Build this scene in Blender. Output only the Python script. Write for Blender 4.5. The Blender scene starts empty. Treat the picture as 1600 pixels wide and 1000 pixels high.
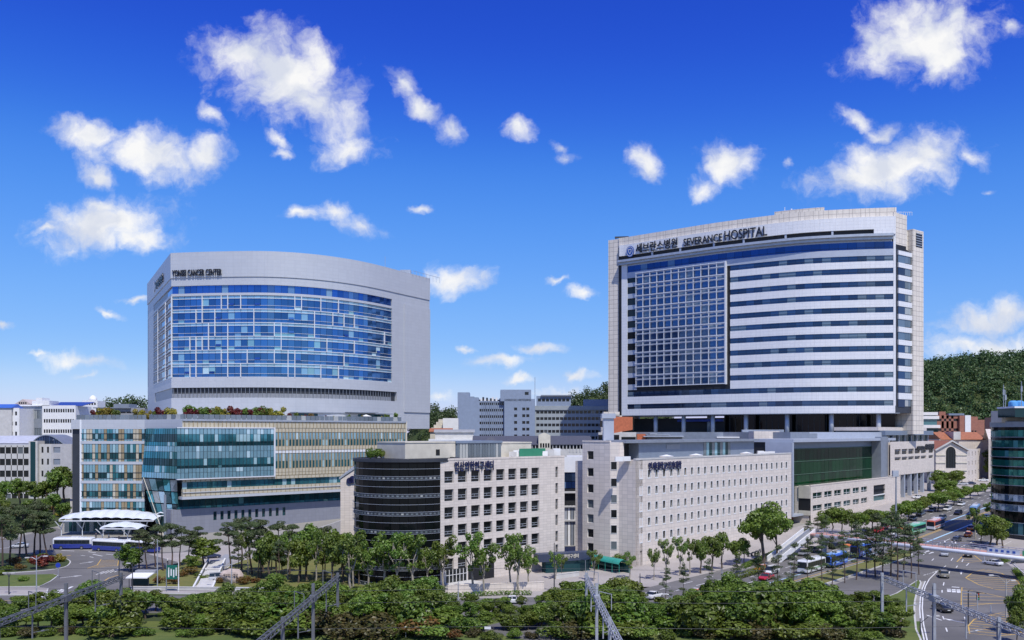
import bpy, bmesh, math, random
from mathutils import Vector, Matrix, noise as mnoise
R = math.radians
scene = bpy.context.scene
COL = scene.collection
random.seed(7)

# ------------------------------------------------------------------ camera, sky, sun, exposure
F, CX, HY, CH = 1400.0, 800.0, 676.0, 32.0      # focal length in photo pixels, centre column, horizon row, eye height
cam_d = bpy.data.cameras.new('camera'); cam = bpy.data.objects.new('camera', cam_d); COL.objects.link(cam)
cam.location = (0, 0, CH); cam.rotation_euler = (R(90), 0, 0)
cam_d.sensor_width = 36; cam_d.lens = F / 1600 * 36; cam_d.shift_y = (HY - 500) / 1600
cam_d.clip_start = 1; cam_d.clip_end = 20000
scene.camera = cam
SKY = 0.115
SUN_EL, SUN_AZ = 58.0, 158.0      # azimuth from +Y clockwise: behind the camera, a little to its right
se, sa = R(SUN_EL), R(SUN_AZ)
sun_dir = Vector((math.sin(sa) * math.cos(se), math.cos(sa) * math.cos(se), math.sin(se)))
sl = bpy.data.lights.new('sun', 'SUN'); sl.energy = 4.3; sl.angle = R(0.5); sl.color = (1, .955, .88)
so = bpy.data.objects.new('sun', sl); COL.objects.link(so); so.location = (0, -50, 300)
so.rotation_euler = (-sun_dir).to_track_quat('-Z', 'Y').to_euler()
scene.view_settings.view_transform = 'Standard'; scene.view_settings.look = 'None'
scene.view_settings.exposure = 0.0; scene.view_settings.gamma = 1
scene.cycles.use_denoising = True
scene.cycles.max_bounces = 6; scene.cycles.diffuse_bounces = 2; scene.cycles.glossy_bounces = 3
scene.cycles.transmission_bounces = 3; scene.cycles.transparent_max_bounces = 6
scene.cycles.caustics_reflective = False; scene.cycles.caustics_refractive = False
scene.cycles.sample_clamp_indirect = 4

def build_world():
    w = bpy.data.worlds.new('World'); scene.world = w; w.use_nodes = True
    w.cycles.sampling_method = 'NONE'      # a smooth sky needs no importance map
    nt = w.node_tree; nt.nodes.clear(); N = nt.nodes; L = nt.links
    def nd(t, **k):
        n = N.new(t)
        for a, b in k.items(): setattr(n, a, b)
        return n
    def mth(op, a, b=None, clamp=False):
        n = nd('ShaderNodeMath', operation=op); n.use_clamp = clamp
        for i, v in enumerate((a, b)):
            if v is None: continue
            if isinstance(v, (int, float)): n.inputs[i].default_value = v
            else: L.new(v, n.inputs[i])
        return n.outputs[0]
    out = nd('ShaderNodeOutputWorld')
    sky = nd('ShaderNodeTexSky', sky_type='NISHITA'); sky.sun_disc = False
    sky.sun_elevation = se; sky.sun_rotation = sa; sky.altitude = 60
    sky.air_density = 1.0; sky.dust_density = 0.35; sky.ozone_density = 4.5
    # the photograph's deep polarised blue: one colour curve over the whole sky
    k1 = nd('ShaderNodeVectorMath', operation='SCALE'); k1.inputs['Scale'].default_value = SKY; L.new(sky.outputs[0], k1.inputs[0])
    cv = nd('ShaderNodeRGBCurve'); cm = cv.mapping; cm.use_clip = False
    for ch, pts in enumerate(([(.06,.006),(.121,.018),(.15,.032),(.194,.075),(.30,.165),(.488,.31),(.62,.485),(1,.9)], [(.1,.028),(.214,.082),(.25,.125),(.336,.27),(.487,.41),(.695,.56),(.8,.69),(1,.92)], [(.2,.26),(.4,.60),(.5,.76),(.6,.87),(.75,.95),(1,1.0)])):
        c = cm.curves[ch]
        for q in pts[:-1]: c.points.new(*q)
        c.points[-1].location = pts[-1]
    cm.update(); L.new(k1.outputs[0], cv.inputs['Color'])
    k2 = nd('ShaderNodeVectorMath', operation='SCALE'); k2.inputs['Scale'].default_value = 1/SKY; L.new(cv.outputs[0], k2.inputs[0])
    b1 = nd('ShaderNodeBackground'); b1.inputs[1].default_value = SKY; L.new(k2.outputs[0], b1.inputs[0])
    tc = nd('ShaderNodeTexCoord')
    sep = nd('ShaderNodeSeparateXYZ'); L.new(tc.outputs['Generated'], sep.inputs[0])
    yy = mth('MAXIMUM', sep.outputs[1], 0.08)
    u = mth('DIVIDE', sep.outputs[0], yy); v = mth('DIVIDE', sep.outputs[2], yy)
    cmb = nd('ShaderNodeCombineXYZ'); L.new(u, cmb.inputs[0]); L.new(v, cmb.inputs[1])
    # domain warp so that the outlines curl
    wn = nd('ShaderNodeTexNoise'); wn.inputs['Scale'].default_value = 14; wn.inputs['Detail'].default_value = 5; wn.inputs['Roughness'].default_value = .6
    L.new(cmb.outputs[0], wn.inputs['Vector'])
    sv = nd('ShaderNodeVectorMath', operation='MULTIPLY_ADD'); L.new(wn.outputs['Color'], sv.inputs[0])
    sv.inputs[1].default_value = (.05, .05, 0); sv.inputs[2].default_value = (-.025, -.025, 0)
    ad = nd('ShaderNodeVectorMath', operation='ADD'); L.new(cmb.outputs[0], ad.inputs[0]); L.new(sv.outputs[0], ad.inputs[1])
    P = ad.outputs[0]
    # clouds: direction (given as photo column,row for the reader), half sizes, tilt in degrees, weight
    CL = [(440,118,108,62,-20,1.15),(480,165,85,42,-30,1.05),(540,235,58,24,8,1),(390,90,70,34,-5,1),(500,105,50,34,0,.9),
          (335,182,32,17,-35,.72),(432,222,34,12,-30,.55),(440,240,26,10,-10,.5),
          (150,215,88,26,-6,.95),(225,240,90,36,-8,1.1),(320,240,42,30,10,1),(160,275,34,24,-20,.9),
          (155,352,92,40,8,1.15),(215,370,62,24,0,1.0),(160,325,40,22,0,.95),(75,362,40,12,8,.7),
          (625,130,38,26,-40,.85),(655,165,44,24,-45,.9),(695,200,32,22,-30,.8),
          (808,198,28,20,-5,.95),(880,228,30,14,-30,.8),(890,243,26,17,0,.85),(1008,252,26,32,20,.75),(1145,258,44,34,-5,1.1),
          (1095,292,34,22,-20,.75),(1230,250,12,16,0,.5),
          (1440,60,105,48,15,1.15),(1365,75,32,40,0,.75),(1470,95,60,38,0,1.05),(1410,30,60,34,0,.95),(1500,30,40,40,0,.75),(1580,40,18,18,0,.55),
          (1330,285,70,32,0,1.05),(1400,262,100,40,14,1.15),(1450,240,60,36,25,1.05),(1340,190,44,20,-20,.72),(1380,212,34,18,20,.7),(1515,240,36,24,-20,.68),
          (465,336,38,16,0,.8),(520,332,34,18,0,.75),(560,348,52,20,-5,.85),(662,327,24,9,0,.6),
          (718,434,54,26,0,1.0),(865,434,30,8,0,.55),(915,452,36,12,0,.85),(210,470,26,7,0,.5),(170,496,34,9,-12,.62),(120,570,62,16,0,.75),(130,594,42,9,0,.5),
          (840,544,40,13,0,.9),(780,568,72,15,5,.85),(722,549,34,7,0,.6),(812,594,36,9,0,.7),(900,590,28,9,0,.7),(880,610,60,10,0,.6),(690,615,40,10,0,.55),
          (1540,500,100,26,8,.95),(1580,490,60,24,0,1.0),(1500,535,110,26,0,.9),(1560,540,90,24,0,.9),(5,508,20,9,0,.6),(60,560,40,8,0,.4),(1545,300,24,8,0,.4)]
    cur = None
    for (px, py, rx, ry, a, wt) in CL:
        m = nd('ShaderNodeMapping', vector_type='TEXTURE')
        m.inputs['Location'].default_value = ((px - CX) / F, (HY - py) / F, 0)
        m.inputs['Rotation'].default_value = (0, 0, R(a)); m.inputs['Scale'].default_value = (rx * 1.24 / F, ry * 1.24 / F, 1)
        L.new(P, m.inputs['Vector'])
        ln = nd('ShaderNodeVectorMath', operation='LENGTH'); L.new(m.outputs[0], ln.inputs[0])
        d = mth('SUBTRACT', wt+(.14 if wt < .8 else 0), ln.outputs['Value'])
        cur = d if cur is None else mth('MAXIMUM', cur, d)
    front = mth('GREATER_THAN', sep.outputs[1], 0.1)
    fn = nd('ShaderNodeTexNoise'); fn.inputs['Scale'].default_value = 24; fn.inputs['Detail'].default_value = 10; fn.inputs['Roughness'].default_value = .62
    L.new(P, fn.inputs['Vector'])
    er = mth('MULTIPLY', mth('SUBTRACT', fn.outputs['Fac'], .52), 1.9)
    dens = mth('ADD', mth('MAXIMUM', cur, -1.0), er)
    mr = nd('ShaderNodeMapRange', interpolation_type='SMOOTHSTEP'); L.new(dens, mr.inputs['Value'])
    mr.inputs['From Min'].default_value = -.04; mr.inputs['From Max'].default_value = .92
    fmask = mth('MULTIPLY', mr.outputs[0], front)
    # the same fair-weather clouds all round, outside the field of view above
    g = nd('ShaderNodeTexNoise'); g.inputs['Scale'].default_value = 3.2; g.inputs['Detail'].default_value = 9; g.inputs['Roughness'].default_value = .58
    L.new(tc.outputs['Generated'], g.inputs['Vector'])
    gr = nd('ShaderNodeMapRange', interpolation_type='SMOOTHSTEP'); L.new(g.outputs['Fac'], gr.inputs['Value'])
    gr.inputs['From Min'].default_value = .56; gr.inputs['From Max'].default_value = .72
    away = mth('SUBTRACT', 1.0, mth('GREATER_THAN', sep.outputs[1], 0.55))
    up = mth('GREATER_THAN', sep.outputs[2], 0.03)
    gmask = mth('MULTIPLY', mth('MULTIPLY', gr.outputs[0], away), up)
    mask = mth('MAXIMUM', fmask, gmask)
    mask = mth('MULTIPLY', mask, 0.97)
    # cloud body: white with faint lavender hollows
    sn = nd('ShaderNodeTexNoise'); sn.inputs['Scale'].default_value = 20; sn.inputs['Detail'].default_value = 4
    L.new(P, sn.inputs['Vector'])
    cr = nd('ShaderNodeMapRange'); L.new(sn.outputs['Fac'], cr.inputs['Value'])
    cr.inputs['From Min'].default_value = .38; cr.inputs['From Max'].default_value = .58
    mx = nd('ShaderNodeMix', data_type='RGBA'); L.new(cr.outputs[0], mx.inputs[0])
    mx.inputs[6].default_value = (.72, .76, .86, 1); mx.inputs[7].default_value = (1, .995, .98, 1)
    b2 = nd('ShaderNodeBackground'); b2.inputs[1].default_value = 0.98; L.new(mx.outputs[2], b2.inputs[0])
    ms = nd('ShaderNodeMixShader'); L.new(mask, ms.inputs[0]); L.new(b1.outputs[0], ms.inputs[1]); L.new(b2.outputs[0], ms.inputs[2])
    L.new(ms.outputs[0], out.inputs['Surface'])
build_world()

# ------------------------------------------------------------------ where things stand
SLOPE, CREASE = 0.045, 240.0
def hgt(y): return 0.0 if y < CREASE else SLOPE * (min(y, 940.0) - CREASE)
def X_(px, y): return (px - CX) / F * y
def Z_(py, y): return CH - (py - HY) / F * y
def W(px, py, y): return Vector((X_(px, y), y, Z_(py, y)))
def G(px, py):                       # a point of the ground
    k = (py - HY) / F
    y = CH / k if k > 0 else 1e9
    if y > CREASE: y = (CH + SLOPE * CREASE) / (k + SLOPE)
    return Vector((X_(px, y), y, hgt(y)))

# ------------------------------------------------------------------ mesh helpers
class MB:
    def __init__(s): s.v = []; s.f = []; s.mi = []
    def face(s, pts, m=0):
        b = len(s.v); s.v.extend([tuple(p) for p in pts]); s.f.append(tuple(range(b, b + len(pts)))); s.mi.append(m)
    def add(s, vs, fs, m=0):
        b = len(s.v); s.v.extend([tuple(p) for p in vs])
        for f in fs: s.f.append(tuple(b + i for i in f)); s.mi.append(m)
    def hexa(s, p, m=0):             # 8 corners: bottom 4 (ccw from above), top 4
        s.add(p, [(3,2,1,0),(4,5,6,7),(0,1,5,4),(1,2,6,5),(2,3,7,6),(3,0,4,7)], m)
    def bx(s, x0, x1, y0, y1, z0, z1, m=0):
        s.hexa([(x0,y0,z0),(x1,y0,z0),(x1,y1,z0),(x0,y1,z0),(x0,y0,z1),(x1,y0,z1),(x1,y1,z1),(x0,y1,z1)], m)
    def fbox(s, fr, t0, t1, d0, d1, z0, z1, m=0):   # box in a facade frame; d counts outwards
        a, b = (d0, d1) if d0 > d1 else (d1, d0)
        s.hexa([fr.p(t0,a,z0),fr.p(t1,a,z0),fr.p(t1,b,z0),fr.p(t0,b,z0),fr.p(t0,a,z1),fr.p(t1,a,z1),fr.p(t1,b,z1),fr.p(t0,b,z1)], m)
    def prism(s, poly, z0, z1, m=0, caps=True):      # poly ccw from above; z may be a function of (x,y)
        n = len(poly); f0 = z0 if callable(z0) else (lambda x, y: z0); f1 = z1 if callable(z1) else (lambda x, y: z1)
        vs = [(x, y, f0(x, y)) for x, y in poly] + [(x, y, f1(x, y)) for x, y in poly]
        fs = [(i, (i+1) % n, n + (i+1) % n, n + i) for i in range(n)]
        if caps: fs += [tuple(range(n-1, -1, -1)), tuple(range(n, 2*n))]
        s.add(vs, fs, m)
    def tube(s, pts, rad, n=8, m=0, cap=True):
        pts = [Vector(p) for p in pts]; rs = rad if isinstance(rad, (list, tuple)) else [rad] * len(pts)
        base = len(s.v)
        for i, p in enumerate(pts):
            d = (pts[min(i+1, len(pts)-1)] - pts[max(i-1, 0)])
            d = d.normalized() if d.length > 1e-6 else Vector((0,0,1))
            a = d.cross(Vector((0,0,1)) if abs(d.z) < .95 else Vector((1,0,0))).normalized(); b = d.cross(a)
            for k in range(n):
                q = 2*math.pi*k/n; s.v.append(tuple(p + a*(math.cos(q)*rs[i]) + b*(math.sin(q)*rs[i])))
        for i in range(len(pts)-1):
            for k in range(n):
                k2 = (k+1) % n
                s.f.append((base+i*n+k, base+(i+1)*n+k, base+(i+1)*n+k2, base+i*n+k2)); s.mi.append(m)
        if cap:
            s.f.append(tuple(base+k for k in range(n))); s.mi.append(m)
            s.f.append(tuple(base+(len(pts)-1)*n+k for k in range(n-1, -1, -1))); s.mi.append(m)
    def bar(s, a, b, w, h=None, m=0):
        a, b = Vector(a), Vector(b); h = h or w; d = (b-a).normalized()
        u = d.cross(Vector((0,0,1)) if abs(d.z) < .98 else Vector((0,1,0))).normalized()*(w/2); q = d.cross(u).normalized()*(h/2)
        s.hexa([a-u-q, a+u-q, b+u-q, b-u-q, a-u+q, a+u+q, b+u+q, b-u+q], m)
    def mesh(s, name, mats, off=None, smooth=False, uv=True):
        me = bpy.data.meshes.new(name)
        vs = s.v if off is None else [(x-off[0], y-off[1], z-off[2]) for x, y, z in s.v]
        me.from_pydata(vs, [], s.f)
        for m in (mats if isinstance(mats, (list, tuple)) else [mats]): me.materials.append(m)
        if any(s.mi): me.polygons.foreach_set('material_index', s.mi)
        if uv and len(s.f) < 60000:
            ul = me.uv_layers.new(name='UVMap').data
            for p in me.polygons:
                n = p.normal
                if abs(n.z) > .75: ax = None
                else: l = math.hypot(n.x, n.y) or 1; ax = (-n.y/l, n.x/l)
                for li in p.loop_indices:
                    c = s.v[me.loops[li].vertex_index]
                    ul[li].uv = (c[0], c[1]) if ax is None else (c[0]*ax[0]+c[1]*ax[1], c[2])
        if smooth: me.polygons.foreach_set('use_smooth', [True]*len(me.polygons))
        me.update(); return me
    def build(s, name, mats, parent=None, smooth=False, uv=True):
        off = wloc(parent) if parent is not None else None
        o = bpy.data.objects.new(name, s.mesh(name, mats, off, smooth, uv)); COL.objects.link(o)
        if parent is not None: o.parent = parent
        return o

def wloc(o):
    v = Vector((0,0,0))
    while o is not None: v = v + o.location; o = o.parent
    return v
class Fr:                            # vertical facade plane: origin (x,y), direction u to the right as seen from outside
    def __init__(s, p, u):
        s.o = Vector((p[0], p[1])); s.u = Vector((u[0], u[1])).normalized(); s.n = Vector((s.u.y, -s.u.x)); s.rz = math.atan2(s.u.y, s.u.x)
    def p(s, t, d, z): q = s.o + s.u*t + s.n*d; return Vector((q.x, q.y, z))
    def t(s, px, d=0):               # where photo column px meets the plane
        k = (px - CX)/F; o = s.o + s.n*d
        return (o.x - k*o.y)/(k*s.u.y - s.u.x)
    def z(s, px, py, d=0): return Z_(py, (s.o + s.n*d + s.u*s.t(px, d)).y)
class Path:                          # facade along a curved line
    def __init__(s, pts, step=.5):
        P = [Vector(p) for p in pts]; fine = []
        for i in range(len(P)-1):
            p0 = P[i-1] if i else P[0]*2-P[1]; p1, p2 = P[i], P[i+1]; p3 = P[i+2] if i+2 < len(P) else P[-1]*2-P[-2]
            for k in range(24):
                t = k/24
                fine.append(.5*((2*p1)+(p2-p0)*t+(2*p0-5*p1+4*p2-p3)*t*t+(3*p1-p0-3*p2+p3)*t*t*t))
        fine.append(P[-1]); s.q = fine; s.s = [0]
        for a, b in zip(fine, fine[1:]): s.s.append(s.s[-1]+(b-a).length)
        s.len = s.s[-1]
    def at(s, t):
        import bisect
        i = max(0, min(len(s.q)-2, bisect.bisect_right(s.s, t)-1)); a, b = s.q[i], s.q[i+1]
        return a+(b-a)*((t-s.s[i])/(s.s[i+1]-s.s[i])), (b-a).normalized()
    def nrm(s, t):
        u = (s.at(t+1)[0]-s.at(t-1)[0]).normalized(); return Vector((u.y, -u.x))
    def p(s, t, d, z): a, u = s.at(t); q = a + s.nrm(t)*d; return Vector((q.x, q.y, z))
    def t(s, px):
        k = (px-CX)/F; best = min(range(len(s.q)), key=lambda i: abs(s.q[i].x/s.q[i].y-k)); return s.s[best]
    def seg(s, t0, t1): a = s.at(t0)[0]; b = s.at(t1)[0]; return Fr(a, b-a)
    def strip(s, mb, t0, t1, d0, d1, z0, z1, n=None, m=0):     # solid band along the line
        n = n or max(1, int((t1-t0)/2.2)); ts = [t0+(t1-t0)*i/n for i in range(n+1)]
        z0f = z0 if callable(z0) else (lambda t: z0); z1f = z1 if callable(z1) else (lambda t: z1)
        ring = [[s.p(t, d1, z0f(t)), s.p(t, d1, z1f(t)), s.p(t, d0, z1f(t)), s.p(t, d0, z0f(t))] for t in ts]
        for a, b in zip(ring, ring[1:]):
            for k in range(4):
                k2 = (k+1) % 4; mb.face([a[k], b[k], b[k2], a[k2]], m)
        mb.face([ring[0][k] for k in range(4)], m); mb.face([ring[-1][k] for k in (3,2,1,0)], m)

def tag(o, label=None, cat=None, group=None, kind=None):
    if label: o['label'] = label
    if cat: o['category'] = cat
    if group: o['group'] = group
    if kind: o['kind'] = kind
    return o
def thing(name, label, cat, loc=(0,0,0), group=None, rz=0):
    o = bpy.data.objects.new(name, None); COL.objects.link(o); o.location = loc; o.rotation_euler = (0,0,rz); o.empty_display_size = .2
    return tag(o, label, cat, group)
def inst(name, me, parent, loc, rz=0, mat=None, rx=0, ry=0, sc=None):   # loc in the parent's own space
    o = bpy.data.objects.new(name, me); COL.objects.link(o); o.parent = parent
    o.location = loc; o.rotation_euler = (rx, ry, rz)
    if sc: o.scale = sc
    if mat is not None:
        o.material_slots[0].link = 'OBJECT'; o.material_slots[0].material = mat
    return o
def winst(name, me, parent, wl, rz=0, mat=None, rx=0):                   # loc in world space, parents unrotated
    return inst(name, me, parent, Vector(wl)-wloc(parent), rz, mat, rx)
def copy_tree(o, parent=None):
    c = o.copy(); COL.objects.link(c); c.parent = parent
    for ch in list(o.children): copy_tree(ch, c)
    return c
_mc = {}
def box_mesh(w, h, th=.08, mat=None, name='pane'):    # centred on x, front face at y=0, z from 0 to h
    k = ('b', round(w,2), round(h,2), round(th,2), mat.name if mat else '', name)
    if k not in _mc:
        mb = MB(); mb.bx(-w/2, w/2, 0, th, 0, h); _mc[k] = mb.mesh(name, [mat])
    return _mc[k]
def pane_row(parent, fr, t0, t1, n, z0, z1, d, mat, name='window_pane', gap=.08, th=.08, jit=.006, rnd=random):
    w = (t1-t0)/n; out = []
    for i in range(n):
        tm = t0+(i+.5)*w
        m = mat(i) if callable(mat) else mat
        if isinstance(fr, Path): f = fr.seg(t0+i*w, t0+(i+1)*w); p = f.p((fr.at(t0+(i+1)*w)[0]-fr.at(t0+i*w)[0]).length/2, d, z0); rz = f.rz
        else: p = fr.p(tm, d, z0); rz = fr.rz
        me = box_mesh(w-gap, z1-z0, th, m, name)
        out.append(winst(name, me, parent, p, rz+rnd.uniform(-jit, jit), None, rnd.uniform(-jit, jit)))
    return out
def punch(mb, fr, ts, zs, hole, depth, d=0, m=0, rm=None):
    rm = m if rm is None else rm
    for i in range(len(ts)-1):
        for j in range(len(zs)-1):
            a, b, c, e = ts[i], ts[i+1], zs[j], zs[j+1]
            if hole(i, j):
                P = [fr.p(a,d,c), fr.p(b,d,c), fr.p(b,d,e), fr.p(a,d,e)]; Q = [fr.p(a,d-depth,c), fr.p(b,d-depth,c), fr.p(b,d-depth,e), fr.p(a,d-depth,e)]
                for k in range(4):
                    k2 = (k+1) % 4; mb.face([P[k], Q[k], Q[k2], P[k2]], rm)
            else: mb.face([fr.p(a,d,c), fr.p(b,d,c), fr.p(b,d,e), fr.p(a,d,e)], m)
def text_mesh(s, size, ext=.12, bold=0.0, align='LEFT', sx=1.0):
    c = bpy.data.curves.new('lettering', 'FONT'); c.body = s; c.size = size; c.extrude = ext/2; c.offset = bold; c.align_x = align; c.resolution_u = 3
    o = bpy.data.objects.new('lettering', c); COL.objects.link(o)
    bpy.context.view_layer.update()
    me = bpy.data.meshes.new_from_object(o.evaluated_get(bpy.context.evaluated_depsgraph_get()))
    bpy.data.objects.remove(o); bpy.data.curves.remove(c)
    for v in me.vertices: v.co.x *= sx
    return me
def lay_text(me, fn, name, mat, parent):     # fn(x, y, depth) -> world point
    off = wloc(parent)
    for v in me.vertices: v.co = fn(v.co.x, v.co.y, v.co.z) - off
    me.materials.clear(); me.materials.append(mat); me.update()
    o = bpy.data.objects.new(name, me); COL.objects.link(o); o.parent = parent; return o
# ------------------------------------------------------------------ materials
_mats = {}
def mat(name):
    m = bpy.data.materials.new(name); m.use_nodes = True; nt = m.node_tree
    return m, nt, nt.nodes['Principled BSDF']
def mixn(nt, fac, a, b, mode='MIX'):
    n = nt.nodes.new('ShaderNodeMix'); n.data_type = 'RGBA'; n.blend_type = mode
    for i, v in ((0, fac), (6, a), (7, b)):
        if isinstance(v, (int, float)): n.inputs[i].default_value = v
        elif isinstance(v, (tuple, list)): n.inputs[i].default_value = (*v[:3], 1)
        else: nt.links.new(v, n.inputs[i])
    return n.outputs[2]
def ramp(nt, src, a, b, lo=0, hi=1):
    n = nt.nodes.new('ShaderNodeMapRange'); nt.links.new(src, n.inputs[0])
    for i, v in enumerate((a, b, lo, hi)): n.inputs[i+1].default_value = v
    return n.outputs[0]
def noisen(nt, scale, detail=4, vec=None, rough=.55):
    n = nt.nodes.new('ShaderNodeTexNoise'); n.inputs['Scale'].default_value = scale; n.inputs['Detail'].default_value = detail; n.inputs['Roughness'].default_value = rough
    if vec is not None: nt.links.new(vec, n.inputs['Vector'])
    return n.outputs['Fac']
def texco(nt, which='Object'):
    return nt.nodes.new('ShaderNodeTexCoord').outputs[which]
def geopos(nt): return nt.nodes.new('ShaderNodeNewGeometry').outputs['Position']
def plain(name, col, rough=.6, metal=0, var=.12, scale=.6, bump=0):
    if name in _mats: return _mats[name]
    m, nt, b = mat(name); b.inputs['Roughness'].default_value = rough; b.inputs['Metallic'].default_value = metal
    f = noisen(nt, scale, 5, geopos(nt)); oi = nt.nodes.new('ShaderNodeObjectInfo').outputs['Random']
    c = mixn(nt, ramp(nt, f, .3, .7), [x*(1-var) for x in col], [min(1, x*(1+var*.7)) for x in col])
    c = mixn(nt, ramp(nt, oi, 0, 1, 0, .10), c, [x*.7 for x in col])
    nt.links.new(c, b.inputs['Base Color']); _mats[name] = m; return m
def panels(name, col, w, h, joint=.03, jcol=None, rough=.55, metal=0, var=.08, offset=0.0, stain=.12):
    if name in _mats: return _mats[name]
    m, nt, b = mat(name); b.inputs['Roughness'].default_value = rough; b.inputs['Metallic'].default_value = metal
    uv = nt.nodes.new('ShaderNodeUVMap').outputs[0]
    br = nt.nodes.new('ShaderNodeTexBrick'); br.offset = offset; br.squash = 1; nt.links.new(uv, br.inputs['Vector'])
    br.inputs['Scale'].default_value = 1; br.inputs['Mortar Size'].default_value = joint; br.inputs['Mortar Smooth'].default_value = .1
    br.inputs['Brick Width'].default_value = w; br.inputs['Row Height'].default_value = h
    jc = jcol or [x*.55 for x in col]
    br.inputs['Color1'].default_value = (*[x*(1-var) for x in col], 1); br.inputs['Color2'].default_value = (*[min(1,x*(1+var*.6)) for x in col], 1)
    br.inputs['Mortar'].default_value = (*jc, 1)
    # streaks of weather running down the cladding
    mp = nt.nodes.new('ShaderNodeMapping'); mp.inputs['Scale'].default_value = (1.1, .09, 1); nt.links.new(uv, mp.inputs[0])
    s = noisen(nt, 1.0, 5, mp.outputs[0], .6)
    c = mixn(nt, ramp(nt, s, .45, .8, 0, stain*2), br.outputs['Color'], [x*.62 for x in col])
    nt.links.new(c, b.inputs['Base Color'])
    bp = nt.nodes.new('ShaderNodeBump'); bp.inputs['Strength'].default_value = .3; bp.inputs['Distance'].default_value = .02; bp.invert = True
    nt.links.new(br.outputs['Fac'], bp.inputs['Height']); nt.links.new(bp.outputs[0], b.inputs['Normal'])
    _mats[name] = m; return m
def glass(name, col, metal=.75, rough=.04, blind=.0, blindcol=(.55,.62,.66), dark=.5, wob=.015, spec=.5):
    """coated facade glass: a tinted mirror of the sky; each pane differs, some have blinds drawn behind them"""
    if name in _mats: return _mats[name]
    m, nt, b = mat(name); b.inputs['Roughness'].default_value = rough; b.inputs['Specular IOR Level'].default_value = spec
    oi = nt.nodes.new('ShaderNodeObjectInfo').outputs['Random']
    c = mixn(nt, ramp(nt, oi, 0, 1, 0, dark), col, [x*.35 for x in col])
    if blind > 0:
        w = nt.nodes.new('ShaderNodeTexWhiteNoise'); w.noise_dimensions = '1D'; nt.links.new(oi, w.inputs['W'])
        bl = ramp(nt, w.outputs['Value'], 1-blind, 1-blind+.02)
        c = mixn(nt, bl, c, blindcol)
        nt.links.new(ramp(nt, bl, 0, 1, metal, metal*.35), b.inputs['Metallic'])
    else: b.inputs['Metallic'].default_value = metal
    nt.links.new(c, b.inputs['Base Color'])
    if wob:
        bp = nt.nodes.new('ShaderNodeBump'); bp.inputs['Strength'].default_value = .25; bp.inputs['Distance'].default_value = wob
        nt.links.new(noisen(nt, .35, 2, geopos(nt)), bp.inputs['Height']); nt.links.new(bp.outputs[0], b.inputs['Normal'])
    _mats[name] = m; return m
def ground(name, c1, c2, s1=.12, s2=3.0, rough=.9, c3=None):
    if name in _mats: return _mats[name]
    m, nt, b = mat(name); b.inputs['Roughness'].default_value = rough; g = geopos(nt)
    f = noisen(nt, s1, 6, g, .6); f2 = noisen(nt, s2, 4, g, .7)
    c = mixn(nt, ramp(nt, f, .35, .65), c1, c2)
    c = mixn(nt, ramp(nt, f2, .3, .75, 0, .5), c, c3 or [x*.6 for x in c1])
    nt.links.new(c, b.inputs['Base Color'])
    bp = nt.nodes.new('ShaderNodeBump'); bp.inputs['Strength'].default_value = .35; bp.inputs['Distance'].default_value = .05
    nt.links.new(f2, bp.inputs['Height']); nt.links.new(bp.outputs[0], b.inputs['Normal'])
    _mats[name] = m; return m
def leafmat(name, cols, trans=.35):
    if name in _mats: return _mats[name]
    m, nt, b = mat(name); nt.nodes.remove(b); out = nt.nodes['Material Output']
    g = nt.nodes.new('ShaderNodeNewGeometry'); oi = nt.nodes.new('ShaderNodeObjectInfo').outputs['Random']
    cr = nt.nodes.new('ShaderNodeValToRGB'); el = cr.color_ramp.elements
    while len(el) < len(cols): el.new(.5)
    for i, c in enumerate(cols): el[i].position = i/(len(cols)-1); el[i].color = (*c, 1)
    nt.links.new(g.outputs['Random Per Island'], cr.inputs[0])
    hs = nt.nodes.new('ShaderNodeHueSaturation'); nt.links.new(cr.outputs[0], hs.inputs['Color'])
    nt.links.new(ramp(nt, oi, 0, 1, .482, .518), hs.inputs['Hue']); nt.links.new(ramp(nt, oi, 0, 1, .8, 1.2), hs.inputs['Value'])
    d = nt.nodes.new('ShaderNodeBsdfDiffuse'); t = nt.nodes.new('ShaderNodeBsdfTranslucent')
    gl = nt.nodes.new('ShaderNodeBsdfGlossy'); gl.inputs['Roughness'].default_value = .45; gl.inputs['Color'].default_value = (.5,.5,.5,1)
    for n in (d, t): nt.links.new(hs.outputs[0], n.inputs['Color'])
    m1 = nt.nodes.new('ShaderNodeMixShader'); m1.inputs[0].default_value = trans; nt.links.new(d.outputs[0], m1.inputs[1]); nt.links.new(t.outputs[0], m1.inputs[2])
    m2 = nt.nodes.new('ShaderNodeMixShader'); m2.inputs[0].default_value = .05; nt.links.new(m1.outputs[0], m2.inputs[1]); nt.links.new(gl.outputs[0], m2.inputs[2])
    nt.links.new(m2.outputs[0], out.inputs[0]); _mats[name] = m; return m

STONE = panels('pink_granite', (.70,.625,.55), 1.25, .62, .018, rough=.6, stain=.10)
STONE2 = panels('tower_granite', (.72,.66,.575), 2.2, 2.05, .09, (.36,.33,.30), rough=.6, stain=.06)
COLLEGE = panels('college_granite', (.72,.645,.57), 1.5, .9, .028, (.44,.41,.38), rough=.6, stain=.08)
WMETAL = panels('white_metal_panel', (.76,.765,.775), 1.65, 1.35, .03, (.5,.51,.54), rough=.4, var=.03, stain=.05)
GMETAL = panels('silver_cladding', (.53,.55,.58), 2.4, 1.2, .03, (.45,.47,.50), rough=.42, var=.03, metal=.15, stain=.06)
GWALL = panels('grey_blue_stone', (.235,.245,.29), 1.4, 1.1, .02, (.17,.18,.21), rough=.6, var=.05)
BEIGE = plain('beige_louvre', (.50,.45,.34), .55, 0, .1)
OCHRE = plain('ochre_panel', (.31,.245,.145), .5, 0, .12)
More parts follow.
